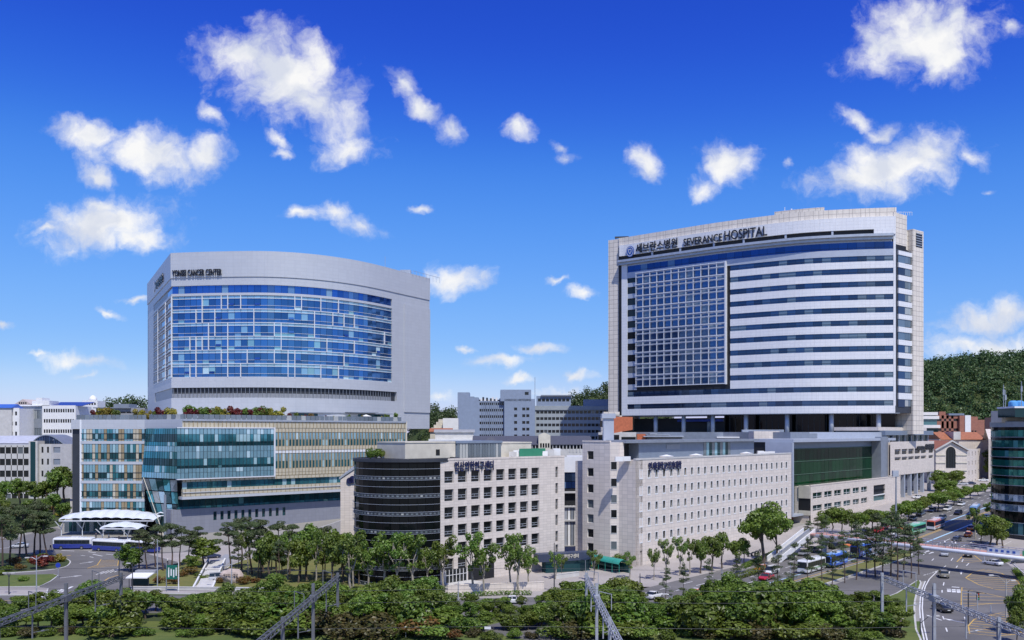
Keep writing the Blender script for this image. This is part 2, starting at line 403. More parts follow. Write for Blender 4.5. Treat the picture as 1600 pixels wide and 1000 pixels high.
CREAM = plain('cream_render', (.62,.58,.48), .8)
WHITE = plain('white_paint', (.78,.78,.77), .5, 0, .06)
WSTEEL = plain('white_steel', (.75,.77,.80), .4, .1, .06)
GSTEEL = plain('grey_steel', (.30,.33,.37), .45, .4, .12)
LSTEEL = plain('galvanised_steel', (.50,.53,.57), .45, .5, .12)
DSTEEL = plain('dark_steel', (.05,.055,.065), .5, .3)
BLACK = plain('black_void', (.012,.013,.016), .6)
BSTEEL = plain('blue_grey_metal', (.21,.26,.33), .45, .2, .08)
LBLUE = plain('pale_blue_metal', (.45,.49,.56), .45, .2, .06)
CONC = plain('concrete', (.40,.39,.37), .85, 0, .15)
LCONC = plain('pale_concrete', (.55,.54,.52), .85, 0, .12)
ROOFG = plain('grey_roof', (.30,.31,.33), .8, 0, .15)
RED = plain('red_copper_panel', (.50,.14,.06), .6, 0, .18, 1.2)
BRICK = panels('red_brick', (.34,.13,.08), 1.2, .5, .03, (.28,.2,.17), offset=.5, var=.15)
TILE = panels('terracotta_tiles', (.42,.16,.07), .6, .5, .04, (.25,.1,.05), offset=.5, var=.2)
NAVY = plain('navy_letters', (.012,.016,.07), .4)
DARKL = plain('dark_letters', (.02,.022,.03), .35, .3)
G_BLUE = glass('blue_glass', (.085,.235,.52), .8, .05, .06, (.22,.42,.6), .7)
G_PALE = glass('pale_spandrel_glass', (.42,.62,.74), .45, .12, 0, dark=.5)
G_DBLUE = glass('deep_blue_glass', (.07,.19,.52), .85, .04, .06, (.2,.34,.5), .5)
G_NAVY = glass('navy_band_glass', (.07,.12,.22), .72, .05, .16, (.16,.22,.28), .75)
G_WARD = glass('ward_window_glass', (.075,.15,.31), .7, .05, .12, (.16,.22,.30), .6)
G_TEAL = glass('teal_glass', (.085,.34,.39), .7, .06, .12, (.38,.58,.62), .7)
G_SKY = glass('sky_blue_glass', (.32,.57,.65), .55, .1, .10, (.5,.68,.74), .35)
G_BLACK = glass('black_glass', (.006,.008,.009), .0, .07, 0, dark=.6, spec=.22)
G_TOP = glass('navy_ribbon_glass', (.035,.085,.25), .8, .05, .08, (.12,.2,.34), .4)
DNAVY = plain('dark_navy_metal', (.05,.065,.11), .5, .1)
G_GREEN = glass('dark_green_glass', (.004,.045,.016), .0, .05, 0, dark=.75, spec=.1)
G_OFFICE = glass('office_window', (.02,.024,.026), .25, .06, .05, (.12,.14,.15), .6)
G_DTEAL = glass('dark_teal_glass', (.02,.085,.10), .45, .05, .04, (.08,.2,.22), .7)
G_GREY = glass('grey_glass', (.24,.29,.32), .5, .1, .15, (.42,.44,.42), .5)
ASPH = ground('asphalt', (.118,.112,.106), (.188,.18,.17), .06, 2.5, .9, (.095,.093,.095))
PAVE = ground('pavement', (.34,.31,.285), (.42,.385,.36), .1, 1.2, .9, (.26,.24,.22))
LAND = ground('city_ground', (.26,.25,.22), (.33,.31,.28), .05, .8, .95, (.18,.18,.15))
GRASS = ground('lawn', (.07,.115,.02), (.14,.16,.035), .15, 4, 1, (.045,.08,.012))
DRYG = ground('dry_lawn', (.19,.17,.045), (.12,.14,.035), .2, 4, 1, (.10,.11,.02))
EARTH = ground('forest_floor', (.035,.06,.012), (.06,.075,.02), .1, 2, 1)
BALLAST = ground('railway_ballast', (.20,.16,.13), (.28,.23,.19), .3, 6, 1)
PWHITE = plain('road_paint_white', (.74,.74,.72), .7, 0, .12, 2)
PYEL = plain('road_paint_yellow', (.62,.40,.10), .7, 0, .15, 2)
PBLUE = plain('road_paint_blue', (.40,.62,.78), .7, 0, .12, 2)
KERB = plain('kerb_granite', (.52,.51,.49), .8)
BARK = ground('bark', (.10,.075,.055), (.16,.125,.095), 1, 6, 1)
PBARK = ground('plane_bark', (.42,.38,.31), (.30,.26,.20), 1.5, 5, 1, (.2,.18,.13))
RBARK = ground('pine_bark', (.085,.06,.05), (.13,.085,.065), 1, 6, 1)
L_DEEP = leafmat('leaf_deep', [(.042,.078,.010),(.09,.15,.018),(.16,.225,.032),(.11,.17,.022)])
L_MID = leafmat('leaf_mid', [(.068,.112,.014),(.125,.19,.024),(.20,.27,.04),(.15,.215,.028)])
L_LITE = leafmat('leaf_light', [(.075,.14,.02),(.13,.21,.03),(.20,.28,.05),(.15,.23,.035)], .42)
L_PINE = leafmat('leaf_pine', [(.05,.08,.03),(.085,.12,.045),(.13,.165,.068),(.095,.13,.05)], .25)
L_FOREST = leafmat('leaf_forest', [(.036,.065,.024),(.062,.102,.034),(.092,.138,.046),(.068,.112,.038)], .25)
L_RED = leafmat('leaf_red', [(.09,.012,.012),(.16,.022,.02),(.24,.04,.03),(.10,.02,.018)])
L_YEL = leafmat('leaf_gold', [(.20,.18,.02),(.32,.28,.03),(.38,.30,.05),(.17,.2,.03)])
L_ORA = leafmat('leaf_russet', [(.14,.07,.02),(.24,.11,.03),(.17,.12,.03),(.10,.09,.02)])
# ------------------------------------------------------------------ ground, roads, pavements
def sheet(name, poly, lvl, m, parent=None, kind='structure', zf=hgt):
    bm = bmesh.new(); vs = [bm.verts.new((x, y, 0)) for x, y in poly]; f = bm.faces.new(vs); f.normal_update()
    if f.normal.z < 0: bmesh.ops.reverse_faces(bm, faces=[f])
    bmesh.ops.triangulate(bm, faces=bm.faces[:])
    bmesh.ops.bisect_plane(bm, geom=bm.verts[:]+bm.edges[:]+bm.faces[:], plane_co=(0,CREASE,0), plane_no=(0,1,0))
    for v in bm.verts: v.co.z = zf(v.co.y) + lvl*.005
    me = bpy.data.meshes.new(name); bm.to_mesh(me); bm.free(); me.materials.append(m)
    o = bpy.data.objects.new(name, me); COL.objects.link(o)
    if parent is not None: o.parent = parent
    elif kind: o['kind'] = kind
    return o
def gp(l): return [tuple(G(a, b)[:2]) for a, b in l]
def smooth_poly(P, k=4):
    out = []; n = len(P)
    for i in range(n):
        p0, p1, p2, p3 = [Vector(P[(i+j) % n]) for j in (-1,0,1,2)]
        for s in range(k):
            t = s/k; q = .5*((2*p1)+(p2-p0)*t+(2*p0-5*p1+4*p2-p3)*t*t+(3*p1-p0-3*p2+p3)*t*t*t); out.append((q.x, q.y))
    return out
def inset(P, d):
    n = len(P); out = []; ar = sum(P[i-1][0]*P[i][1]-P[i][0]*P[i-1][1] for i in range(n))
    for i in range(n):
        a, b, e = Vector(P[i-1]), Vector(P[i]), Vector(P[(i+1) % n])
        t = (e-a).normalized(); nn = Vector((-t.y, t.x))
        if ar < 0: nn = -nn
        out.append(tuple(b+nn*d))
    return out
def ccw(P):
    a = sum(P[i-1][0]*P[i][1]-P[i][0]*P[i-1][1] for i in range(len(P))); return P if a > 0 else P[::-1]
def island(name, poly, m, top=.16, kerb=True):       # raised bed with a kerb
    poly = ccw(poly); mb = MB()
    mb.prism(inset(poly, .3) if kerb else poly, lambda x, y: hgt(y)-.3, lambda x, y: hgt(y)+top+.05); o = mb.build(name, m); o['kind'] = 'structure'
    if kerb:
        k = MB(); q = inset(poly, .32); n = len(poly)
        for i in range(n):
            j = (i+1) % n; a, b, c, d = poly[i], poly[j], q[j], q[i]
            z = [hgt(p[1]) for p in (a, b, c, d)]
            k.hexa([(*a, z[0]-.3), (*b, z[1]-.3), (*c, z[2]-.3), (*d, z[3]-.3), (*a, z[0]+top), (*b, z[1]+top), (*c, z[2]+top), (*d, z[3]+top)])
        k.build('kerb', KERB, o)
    return o
mb = MB(); xs = [-5000,-1500,-600,-200,0,200,600,1500,5000]; ys = [-2500,-600,0,120,CREASE,420,640,940,1500,5000]
for i in range(len(xs)-1):
    for j in range(len(ys)-1):
        mb.face([(x, y, hgt(y)) for x, y in ((xs[i],ys[j]),(xs[i+1],ys[j]),(xs[i+1],ys[j+1]),(xs[i],ys[j+1]))])
o = mb.build('ground', LAND); o['kind'] = 'structure'

DV = Vector((.66,.75)).normalized(); RV = Vector((DV.y, -DV.x)); C0 = Vector((121.8, 266))
def RP(t, l): q = C0 + DV*t + RV*l; return (q.x, q.y)
sheet('pavement', [RP(-150,-36), RP(-150,-16), RP(300,-16), RP(300,-60), RP(20,-60), RP(20,-36)], 1, PAVE)
sheet('pavement', gp([(500,960),(640,925),(700,918),(890,868),(1000,872),(1010,905),(930,935),(560,975)]), 2, PAVE)
sheet('pavement', [RP(-40,16), RP(300,16), RP(300,46), RP(-40,46)], 1, PAVE)
road = sheet('road', [RP(-175,-17), RP(-175,3), RP(-45,3), RP(-30,17), RP(320,17), RP(320,-17)], 2, ASPH)
side_road = sheet('road', gp([(1392,878),(1440,866),(1500,850),(1540,862),(1576,882),(1612,915),(1660,1040),(1448,1040),(1439,985),(1436,950),(1441,925),(1445,908),(1360,915),(1225,962),(1200,950),(1290,918),(1318,908),(1352,896)]), 3, ASPH)
sheet('road', gp([(1195,955),(1290,920),(1352,898),(1392,880),(1440,866),(1446,908),(1434,906),(1400,926),(1330,958),(1225,985)]), 1, ASPH)
front_road = sheet('road', gp([(560,962),(640,937),(800,934),(935,930),(1000,925),(1010,938),(930,947),(560,975)]), 4, ASPH)
court = sheet('road', gp([(-90,848),(20,842),(62,830),(78,822),(98,828),(88,846),(96,858),(200,864),(285,862),(330,848),(345,862),(300,885),(255,902),(228,915),(232,930),(420,932),(560,934),(560,958),(-90,958)]), 2, ASPH)
# the planted islands of the forecourt and the verges
island('flower_bed', smooth_poly(gp([(-60,866),(30,866),(85,869),(107,875),(110,881),(96,888),(40,894),(-60,896)])), EARTH)
island('lawn', gp([(-70,900),(40,899),(84,898),(92,900),(80,909),(62,917),(-70,919)]), GRASS)
island('pavement', gp([(-70,920.5),(60,919),(76,920.5),(74,927),(60,930),(-70,931)]), PAVE)
island('lawn', smooth_poly(gp([(232,902),(262,885),(310,872),(322,880),(318,900),(305,919),(232,921)]), 2), DRYG)
island('lawn', smooth_poly(gp([(338,905),(360,884),(400,872),(470,868),(560,872),(640,895),(640,922),(420,922),(335,920)]), 2), DRYG)
island('pavement', gp([(205,923),(420,923.5),(640,924.5),(640,929),(420,930),(205,928)]), PAVE)
island('lawn', gp([(0,790),(20,770),(110,764),(112,800),(96,822),(40,834),(-60,842),(-60,800)]), EARTH)
sheet('plaza', gp([(232,866),(300,862),(420,840),(530,822),(560,840),(480,856),(330,884),(300,884)]), 3, PAVE)
sheet('path', gp([(300,915),(330,880),(352,866),(372,868),(352,884),(338,905),(330,919),(296,919)]), 4, ROOFG)
# median with the pines, the triangle by the slip road
island('lawn', [RP(-120,3.4), RP(-32,3.4), RP(-28,6), RP(-38,9), RP(-120,9)], DRYG)
island('lawn', smooth_poly(gp([(1400,928),(1432,908),(1440,912),(1433,930),(1430,950),(1433,985),(1440,1012),(1380,1012),(1330,960)]), 2), GRASS)
island('pavement', gp([(1545,864),(1583,882),(1608,904),(1640,960),(1720,960),(1720,840),(1580,846)]), PAVE)
island('hedge_bed', gp([(1558,868),(1571,866),(1580,876),(1569,880)]), GRASS, kerb=False, top=.1)
# railway land along the bottom of the picture
sheet('lawn', [(-160,134),(170,134),(170,152),(-160,152)], 1, GRASS)
sheet('lawn', [(-160,152),(64,152),(60,186),(20,186),(-40,178),(-160,176)], 1, EARTH)
sheet('railway_bed', [(-400,90),(400,90),(400,137.5),(-400,137.5)], 2, BALLAST)

def line(parent, a, b, w, m, lvl, name='lane_line'):
    a, b = Vector(a), Vector(b); d = (b-a).normalized(); n = Vector((-d.y, d.x))*(w/2)
    return sheet(name, [tuple(a-n), tuple(b-n), tuple(b+n), tuple(a+n)], lvl, m, parent)
def dashes(parent, a, b, w, on, off, m, lvl):
    a, b = Vector(a), Vector(b); d = (b-a); L = d.length; d.normalize(); t = 0
    while t+on < L: line(parent, a+d*t, a+d*(t+on), w, m, lvl, 'lane_dash'); t += on+off
def arrow(parent, p, ang, L, lvl, turn=0):
    u = Vector((math.cos(ang), math.sin(ang))); v = Vector((-u.y, u.x)); p = Vector(p)
    P = [p-u*L/2-v*.14, p-u*L/2+v*.14, p+u*L*.12+v*.14, p+u*L*.12+v*.5, p+u*L/2, p+u*L*.12-v*.5, p+u*L*.12-v*.14]
    sheet('lane_arrow', [tuple(q) for q in P][::-1], lvl, PWHITE, parent)
# main road: yellow centre, blue bus lane lines, lane dashes
line(road, RP(-16,-.25), RP(300,-.25), .22, PYEL, 3.2); line(road, RP(-16,.35), RP(300,.35), .22, PYEL, 3.2)
line(road, RP(8,-3.6), RP(300,-3.6), .5, PBLUE, 3.2); line(road, RP(-12,4.1), RP(62,4.1), .55, PBLUE, 3.2)
for l in (-7, -10.3, -13.6): dashes(road, RP(-10,l), RP(300,l), .2, 4, 5, PWHITE, 3.2)
for l in (7.4, 10.7, 13.8): dashes(road, RP(-12,l), RP(300,l), .2, 4, 5, PWHITE, 3.2)
line(road, RP(-120,2.3), RP(-30,2.3), .22, PYEL, 3.2); line(road, RP(-120,-.6), RP(-30,-.6), .3, PBLUE, 3.2)
for l in (-4, -7.3, -10.6, -13.8): dashes(road, RP(-150,l), RP(-20,l), .2, 4, 5, PWHITE, 3.2)
# slip road and the curving road to the bottom right
def gl(l): return [tuple(G(a, b)[:2]) for a, b in l]
_lv = [0]
def polyline(parent, pts, w, m, lvl):
    pts = [Vector(p) for p in pts]; L_, R_ = [], []; mb = MB()
    for i, p in enumerate(pts):
        d = (pts[min(i+1, len(pts)-1)]-pts[max(i-1, 0)]).normalized(); n = Vector((-d.y, d.x))*(w/2); L_.append(tuple(p+n)); R_.append(tuple(p-n))
    for a, b, c, d in zip(R_, R_[1:], L_[1:], L_): mb.face([(q[0], q[1], hgt(q[1])+lvl*.005) for q in (a, b, c, d)])
    mb.build('edge_line', m, parent)
polyline(side_road, gl([(1470,889),(1462,895),(1452,905),(1446,916),(1442,930),(1441,950),(1443,975),(1449,1002),(1453,1016)]), .2, PWHITE, 4.2)
polyline(side_road, gl([(1446,908),(1441,920),(1438,935),(1437,952),(1439,978),(1444,1000)]), .2, PWHITE, 4.2)
for i in range(7): line(side_road, G(1443+i*3.6, 899-i*1.0)[:2], G(1449+i*3.6, 897.4-i*1.3)[:2], .25, PWHITE, 4.2)
for a, b in (((1484,893),(1482,897)),((1475,910),(1474,915)),((1472,922),(1472,926)),((1470,934),(1471,939)),((1473,963),(1475,968)),((1478,981),(1480,987)),((1507,964),(1509,969)),((1489,872),(1486,876)),((1505,874),(1503,878)),((1478,884),(1474,887)),((1514,880),(1510,884)),((1496,884),(1494,887)),((1459,873),(1456,876)),((1446,864),(1443,867))):
    line(side_road, G(*a)[:2], G(*b)[:2], .2, PWHITE, 4.2, 'lane_dash')
for px, py, a in ((1459,965,97),(1491,970,115),(1502,895,62),(1448,862,50),(1455,864,52)): arrow(side_road, G(px,py)[:2], R(a), 4.6, 4.2)
def hatch(parent, pts, n, ang):
    P = [Vector(q) for q in gl(pts)]; polyline(parent, P+[P[0]], .22, PYEL, 5.2)
    d = Vector((math.cos(ang), math.sin(ang))); nn = Vector((-d.y, d.x))
    lo = min(p.dot(nn) for p in P); hi = max(p.dot(nn) for p in P)
    for i in range(1, n):
        c = lo+(hi-lo)*i/n; ts = []
        for a, b in zip(P, P[1:]+P[:1]):
            ca, cb = a.dot(nn)-c, b.dot(nn)-c
            if ca*cb < 0: q = a+(b-a)*(ca/(ca-cb)); ts.append(q.dot(d))
        ts.sort()
        for a, b in zip(ts[::2], ts[1::2]):
            if b-a > .6: line(parent, nn*c+d*(a+.2), nn*c+d*(b-.2), .26, PYEL, 4.2, 'hatch_line')
hatch(side_road, [(1509,903),(1521,894),(1540,889),(1565,896),(1590,908),(1598,921),(1585,925),(1555,921),(1530,914)], 12, R(-12))
hatch(side_road, [(1502,948),(1503,918),(1548,929),(1590,938),(1595,941),(1540,944)], 6, R(-4))
hatch(side_road, [(1513,978),(1522,968),(1545,962),(1578,954),(1577,968),(1568,976),(1600,990),(1560,994),(1515,990)], 11, R(-26))
hatch(side_road, [(1495,878),(1506,867),(1520,866),(1534,877),(1512,879)], 4, R(0))
# painted word on the lane, seen from above
for i in range(3):
    for k in range(2): line(side_road, G(1481+i*7.5+k*3, 920+i*.6)[:2], G(1481.6+i*7.5+k*3, 925+i*.6)[:2], .35, PWHITE, 4.2, 'lane_lettering')
    line(side_road, G(1480+i*7.5, 922+i*.6)[:2], G(1486+i*7.5, 922.4+i*.6)[:2], .5, PWHITE, 4.2, 'lane_lettering')
line(side_road, G(1487,917)[:2], G(1499,918)[:2], .7, PWHITE, 4.2, 'lane_lettering')
# forecourt paint
hatch(court, [(136,888),(152,883),(158,874),(185,876),(184,884)], 7, R(5))
for a, b in (((96,860),(116,861)),((138,862),(150,864)),((145,866),(160,869)),((127,868),(133,868.5)),((140,870),(146,871)),((166,866),(178,867))): line(court, G(*a)[:2], G(*b)[:2], .3, PWHITE, 3.2)
dashes(court, G(78,868)[:2], G(122,868)[:2], .5, 1.1, 1.1, PYEL, 3.2)
arrow(court, G(136,879)[:2], R(60), 4, 3.2); arrow(court, G(112,901)[:2], R(50), 5, 3.2); arrow(court, G(12,856)[:2], R(40), 4, 3.2)
for i in range(6): line(court, G(64+i*6, 933.5-i*1.6)[:2], G(78+i*7, 925.5-i*1.8)[:2], .55, PWHITE, 3.2, 'crossing_stripe')
for i in range(5): line(court, G(150+i*7.2, 898-i*1.0)[:2], G(163+i*7.2, 892.5-i*1.3)[:2], .22, PWHITE, 3.2)
polyline(court, gl([(188,898),(170,903),(160,910),(150,918)]), .25, PYEL, 3.2)
polyline(court, gl([(-60,940),(60,938),(120,936)]), .2, PYEL, 3.2)
# low stone wall by the railway at the lower right
mb = MB(); mb.fbox(Fr((44,146),(1,.02)), 0, 20, -.5, 0, -.5, 1.5); mb.fbox(Fr((44,146),(1,.02)), -.1, 20.1, -.6, .1, 1.5, 1.65)
tag(mb.build('boundary_wall', STONE), 'low brown stone wall along the railway below the tree belt', 'wall')
# ------------------------------------------------------------------ main hospital tower
def sev():
    S = 1.06
    pts = [(X_(px, y*S), y*S) for px, y in ((966,394),(980,391.5),(1060,375.5),(1137,362),(1245,348),(1330,342.5),(1398,340))]
    PA = Path(pts); base = thing('hospital_tower', 'tall white curved hospital slab with blue window bands standing on round columns', 'hospital', (110, 372, 31))
    k = 360/1400
    zc = [Z_(y, 360) for y in (382.2,402.6,422.2,442.6,463,483.3,503.3,523.7,544,564.8,585.2,607.4,629.3)]
    z_bot, z_top = Z_(645,360), Z_(323,360)
    tL, tG0, tG1, tR0, tE = PA.t(980), PA.t(994), PA.t(1134), PA.t(1139), PA.len
    # body behind the cladding
    front = [PA.p(i/24*tE, -.5, 0) for i in range(25)]; e0 = PA.p(tE,-.5,0)
    chd = Vector((.8,.6)); end = [Vector((e0.x, e0.y)), Vector((e0.x, e0.y))+chd*20]
    a0 = front[0]
    poly = [(p.x, p.y) for p in front] + [(e0.x+7, e0.y+5.2), (e0.x+2, e0.y+30), (a0.x+8, a0.y+34)]
    mb = MB(); mb.prism(ccw(poly), z_bot+.2, z_top-4.5); mb.build('core', BLACK, base)
    # white panels between the window bands
    hh = [1.5]+[1.12]*12
    edges = []
    for i, z in enumerate(zc): edges.append((z-hh[i], z+hh[i]))
    for i in range(12):
        a, b = edges[i+1][1], edges[i][0]; mb = MB()
        if i == 0 or i >= 11: PA.strip(mb, tL, tE-.5, -.6, 0, a, b)
        else:
            PA.strip(mb, tR0, tE-.5, -.6, 0, a, b); m2 = MB(); PA.strip(m2, tL, tG0-.3, -.6, -.25, a+.9, b, m=0); m2.build('end_spandrel', LBLUE, base)
        mb.build('spandrel_panel', WMETAL if i else LBLUE, base)
    mb = MB(); PA.strip(mb, tL-3, tE+.2, -.6, .02, z_bot, edges[12][0]); mb.build('spandrel_panel', WMETAL, base)
    mb = MB(); PA.strip(mb, tL-3, tL, -.6, .02, edges[12][0], Z_(368,360)); mb.build('edge_pier', WMETAL, base); mb = MB(); PA.strip(mb, tE-.5, tE+.4, -.6, .02, edges[12][0], Z_(362,360)); mb.build('edge_pier', WMETAL, base)
    # window bands, pane by pane
    nfull = 33; nright = 19
    for i, (a, b) in enumerate(edges):
        if i in (0, 11, 12): pane_row(base, PA, tL, tE-.5, nfull, a, b, -.28, G_TOP if i == 0 else G_NAVY)
        else: pane_row(base, PA, tR0, tE-.5, nright, a, b, -.28, G_NAVY); pane_row(base, PA, tL, tG0-.3, 1, a-.6, b+.4, -.3, G_OFFICE, 'end_window')
        mb = MB(); t0 = tL if i in (0,11,12) else tR0; PA.strip(mb, t0, tE-.5, -.3, -.12, a+.72, a+.8); mb.build('transom', DSTEEL, base)
    # projecting sun-screen on the left: columns, beams, ward windows behind
    gz1, gz0 = edges[0][0]-1.0, edges[10][0]-1.2
    mb = MB(); PA.strip(mb, tG0-.2, tG1+.4, -.5, -.15, gz0, gz1); mb.build('screen_back', LBLUE, base)
    ncol, nfl = 12, 10; sh = (gz1-gz0)/nfl; cw = (tG1-tG0)/ncol
    for f in range(nfl):
        z0 = gz0+f*sh
        pane_row(base, PA, tG0, tG1, ncol, z0+.55, z0+3.0, .05, G_WARD, 'ward_window', gap=.35)
        pane_row(base, PA, tG0, tG1, ncol, z0+3.85, z0+4.6, .05, G_WARD, 'upper_vent', gap=.4)
    for f in range(nfl+1):
        z0 = gz0+f*sh
        mb = MB(); PA.strip(mb, tG0-.3, tG1+.5, .7, 1.05, z0-.14, z0+.16); mb.build('screen_beam', WSTEEL, base)
        if f < nfl: mb = MB(); PA.strip(mb, tG0-.3, tG1+.5, 0.75, 1.0, z0+3.25, z0+3.42); mb.build('screen_beam', WSTEEL, base)
    for c in range(ncol+1):
        t = tG0+c*cw; mb = MB(); PA.strip(mb, t-.11, t+.11, .65, .95, gz0-.2, gz1+.3, 1); mb.build('screen_column', WSTEEL, base)
    mb = MB(); PA.strip(mb, tG1+.2, tG1+.75, -.3, 1.1, gz0-.3, gz1+.4, 1); mb.build('screen_side', WMETAL, base)
    # ledge, dark slot, white sign fascia, stone crown (they climb with the parapet)
    zl0 = Z_(371.5,360)
    mb = MB(); PA.strip(mb, tL-4, tE-1, -.5, 2.4, zl0+.6, zl0+1.6); PA.strip(mb, tL-4, tE-1, -.5, 1.2, zl0-.5, zl0+.6); mb.build('canopy_ledge', LSTEEL, base)
    mb = MB(); PA.strip(mb, tL-.5, tE-1, -.6, -.3, edges[0][1], zl0-.4); mb.build('frieze_panel', LBLUE, base)
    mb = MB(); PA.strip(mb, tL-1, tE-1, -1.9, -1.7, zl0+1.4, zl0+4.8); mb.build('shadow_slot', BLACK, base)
    zf0, zf1 = zl0+3.7, Z_(337.5,360)
    mb = MB(); PA.strip(mb, tL-4, tE+.3, -1.2, .5, zf0, zf1); PA.strip(mb, PA.t(1364), tE+.3, -1.2, .5, zl0+1.6, zf0); mb.build('sign_fascia', WMETAL, base)
    for px in (1019,1064,1116,1164,1228,1301): mb = MB(); t = PA.t(px); PA.strip(mb, t-.4, t+.4, -1.2, .3, zl0+1.5, zf0+.1, 1); mb.build('fascia_bracket', LBLUE, base)
    mb = MB(); PA.strip(mb, 0, tE+.8, -3, -.6, zf1-.5, z_top); mb.build('stone_crown', STONE2, base)
    # end pier of stone on the left
    fl = Fr(PA.p(0,-1,0).xy, Vector((.84,-.54))); t0 = fl.t(950.5); t1 = fl.t(969.5)
    mb = MB(); mb.fbox(fl, t0, t1, -20, 0, 33, z_top-.3); mb.build('stone_pier', STONE2, base)
    mb = MB(); mb.fbox(fl, t1, fl.t(981), -3, -1.2, z_bot, z_top-8); mb.build('recess_wall', LBLUE, base)
    # chamfered end with a bay of windows and a stone pier
    fe = Fr(PA.p(tE+.3,0,0).xy, chd); w0, w1, w2 = fe.t(1403), fe.t(1424), fe.t(1440.5)
    for i, (a, b) in enumerate(edges):
        if i == 0: continue
        pane_row(base, fe, w0, (w0+w1)/2, 1, a-.5, b+.4, .1, G_NAVY, 'bay_window'); pane_row(base, fe, (w0+w1)/2, w1, 2, a-.2, b+.3, .1, G_GREY, 'bay_window')
        mb = MB(); mb.fbox(fe, w0, w1, -1, .35, b+.4, (edges[i-1][0]-.5)); mb.build('bay_spandrel', WMETAL, base)
    mb = MB(); mb.fbox(fe, 0, w1, -2, -.1, z_bot, edges[0][0]); mb.build('bay_back', DSTEEL, base)
    zs = Z_(362,372); mb = MB(); mb.fbox(fe, w1, w2, -14, .7, hgt(360)+26, zs); mb.build('stone_pier', STONE2, base)
    mb = MB(); mb.fbox(fe, w1+2.2, w2-1.2, .68, .8, zs-7, zs-1.2); lv = mb.build('louvre', DSTEEL, base)
    for i in range(6): mb = MB(); mb.fbox(fe, w1+2.2, w2-1.2, .8, 1.0, zs-6.6+i, zs-6.35+i); mb.build('slat', LSTEEL, lv)
    mb = MB(); mb.fbox(fe, -.2, w1-2.5, -12, -.5, edges[0][0]+2, z_top-2); mb.build('stone_crown', STONE2, base); mb = MB(); mb.fbox(fe, w1-2.4, w1-.05, -12, -1.5, edges[0][0]+1, z_top-8); mb.build('stone_crown', STONE2, base)
    # plant room on the roof, roof rails and aerials
    a = PA.t(1206); b = PA.t(1290); mb = MB(); PA.strip(mb, a, b, -18, -6, z_top-1, z_top+2.6); mb.build('roof_plant_room', STONE2, base)
    mb = MB(); mb.tube([PA.p(a+4,-8,z_top+2), PA.p(a+4,-8,z_top+4.6)], .12, 6); mb.tube([PA.p(a+7,-8,z_top+2), PA.p(a+7,-8,z_top+3.6)], .3, 6); mb.build('roof_aerial', WSTEEL, base)
    mb = MB(); e = fl.p(t0+2,-4,z_top-.5)
    for i in range(4): mb.bar(e+Vector((i*1.6,0,0)), e+Vector((i*1.6,0,2.2)), .35)
    mb.bar(e+Vector((-.5,0,2)), e+Vector((6,0,2.2)), .8); mb.build('window_cleaning_cradle', DSTEEL, base)
    mb = MB(); q = fe.p(w1-6,-3,z_top-2)
    for i in range(8): mb.bar(q+Vector((i*.9,0,0)), q+Vector((i*.9,0,1.5)), .12)
    mb.bar(q+Vector((0,0,1.4)), q+Vector((6.4,0,1.4)), .12); mb.build('roof_rail', WSTEEL, base)
    # lettering and emblem along the curved fascia
    lab = [('세브란스병원', PA.t(995), PA.t(1061), 4.3, .05), ('SEVERANCE', PA.t(1068.5), PA.t(1130), 3.3, .02), ('HOSPITAL', PA.t(1135), PA.t(1198.5), 4.1, .03)]
    for s, a, b, hgt_, bold in lab:
        me = text_mesh(s, hgt_*1.3, .35, bold); xs = [v.co.x for v in me.vertices]; x0, x1 = min(xs), max(xs); ys = [v.co.y for v in me.vertices]; y0, y1 = min(ys), max(ys)
        lay_text(me, lambda x, y, d: PA.p(a+(x-x0)/(x1-x0)*(b-a), .95+d, zf0+.2+(y-y0)/(y1-y0)*hgt_), 'sign_lettering', DARKL, base)
    ec = (PA.t(980)+PA.t(991))/2; fe2 = PA.seg(ec-1, ec+1); c = fe2.p(1, .9, zf0+1.5)
    def disc(r, d, m, nm, par, r2=None, n=28):
        mb = MB(); P = [c + Vector((fe2.u.x, fe2.u.y, 0))*(math.cos(2*math.pi*i/n)*r*.82) + Vector((0,0,math.sin(2*math.pi*i/n)*r)) for i in range(n)]
        nn = Vector((fe2.n.x, fe2.n.y, 0))
        if r2 is None: mb.face([p+nn*d for p in P]); [mb.face([P[i]-nn*.3, P[(i+1)%n]-nn*.3, P[(i+1)%n]+nn*d, P[i]+nn*d]) for i in range(n)]
        else:
            Q = [c+(p-c)*(r2/r) for p in P]; [mb.face([P[i]+nn*d, P[(i+1)%n]+nn*d, Q[(i+1)%n]+nn*d, Q[i]+nn*d]) for i in range(n)]
        return mb.build(nm, m, par)
    EB = plain('emblem_blue', (.02,.09,.36), .4)
    em = disc(2.55, .1, EB, 'emblem_disc', base); disc(2.2, .14, WHITE, 'emblem_ring', em, 1.98)
    mb = MB(); nn = Vector((fe2.n.x, fe2.n.y, 0))*.15; U = Vector((fe2.u.x, fe2.u.y, 0))
    sh = [(-.8,1.1),(.8,1.1),(.8,-.2),(.0,-1.3),(-.8,-.2)]; si = [(-.55,.85),(.55,.85),(.55,-.1),(0,-.95),(-.55,-.1)]
    for i in range(5):
        j = (i+1) % 5; mb.face([c+nn+U*x*.95+Vector((0,0,y)) for x, y in (sh[i], si[i], si[j], sh[j])])
    mb.build('emblem_shield', WHITE, em)
    # columns and the dark undercroft
    for px in (1019,1064,1086,1110.6,1164,1228,1301,1375):
        t = PA.t(px); mb = MB(); p = PA.p(t, -3 if px not in (1086,) else -14, 0); mb.tube([(p.x,p.y,30.5),(p.x,p.y,z_bot+.3)], .95, 16); mb.build('column', LBLUE, base, smooth=True)
    mb = MB(); PA.strip(mb, PA.t(1116), tE+3, -12, -11, 31, z_bot+.3); mb.build('undercroft_wall', G_BLACK, base)
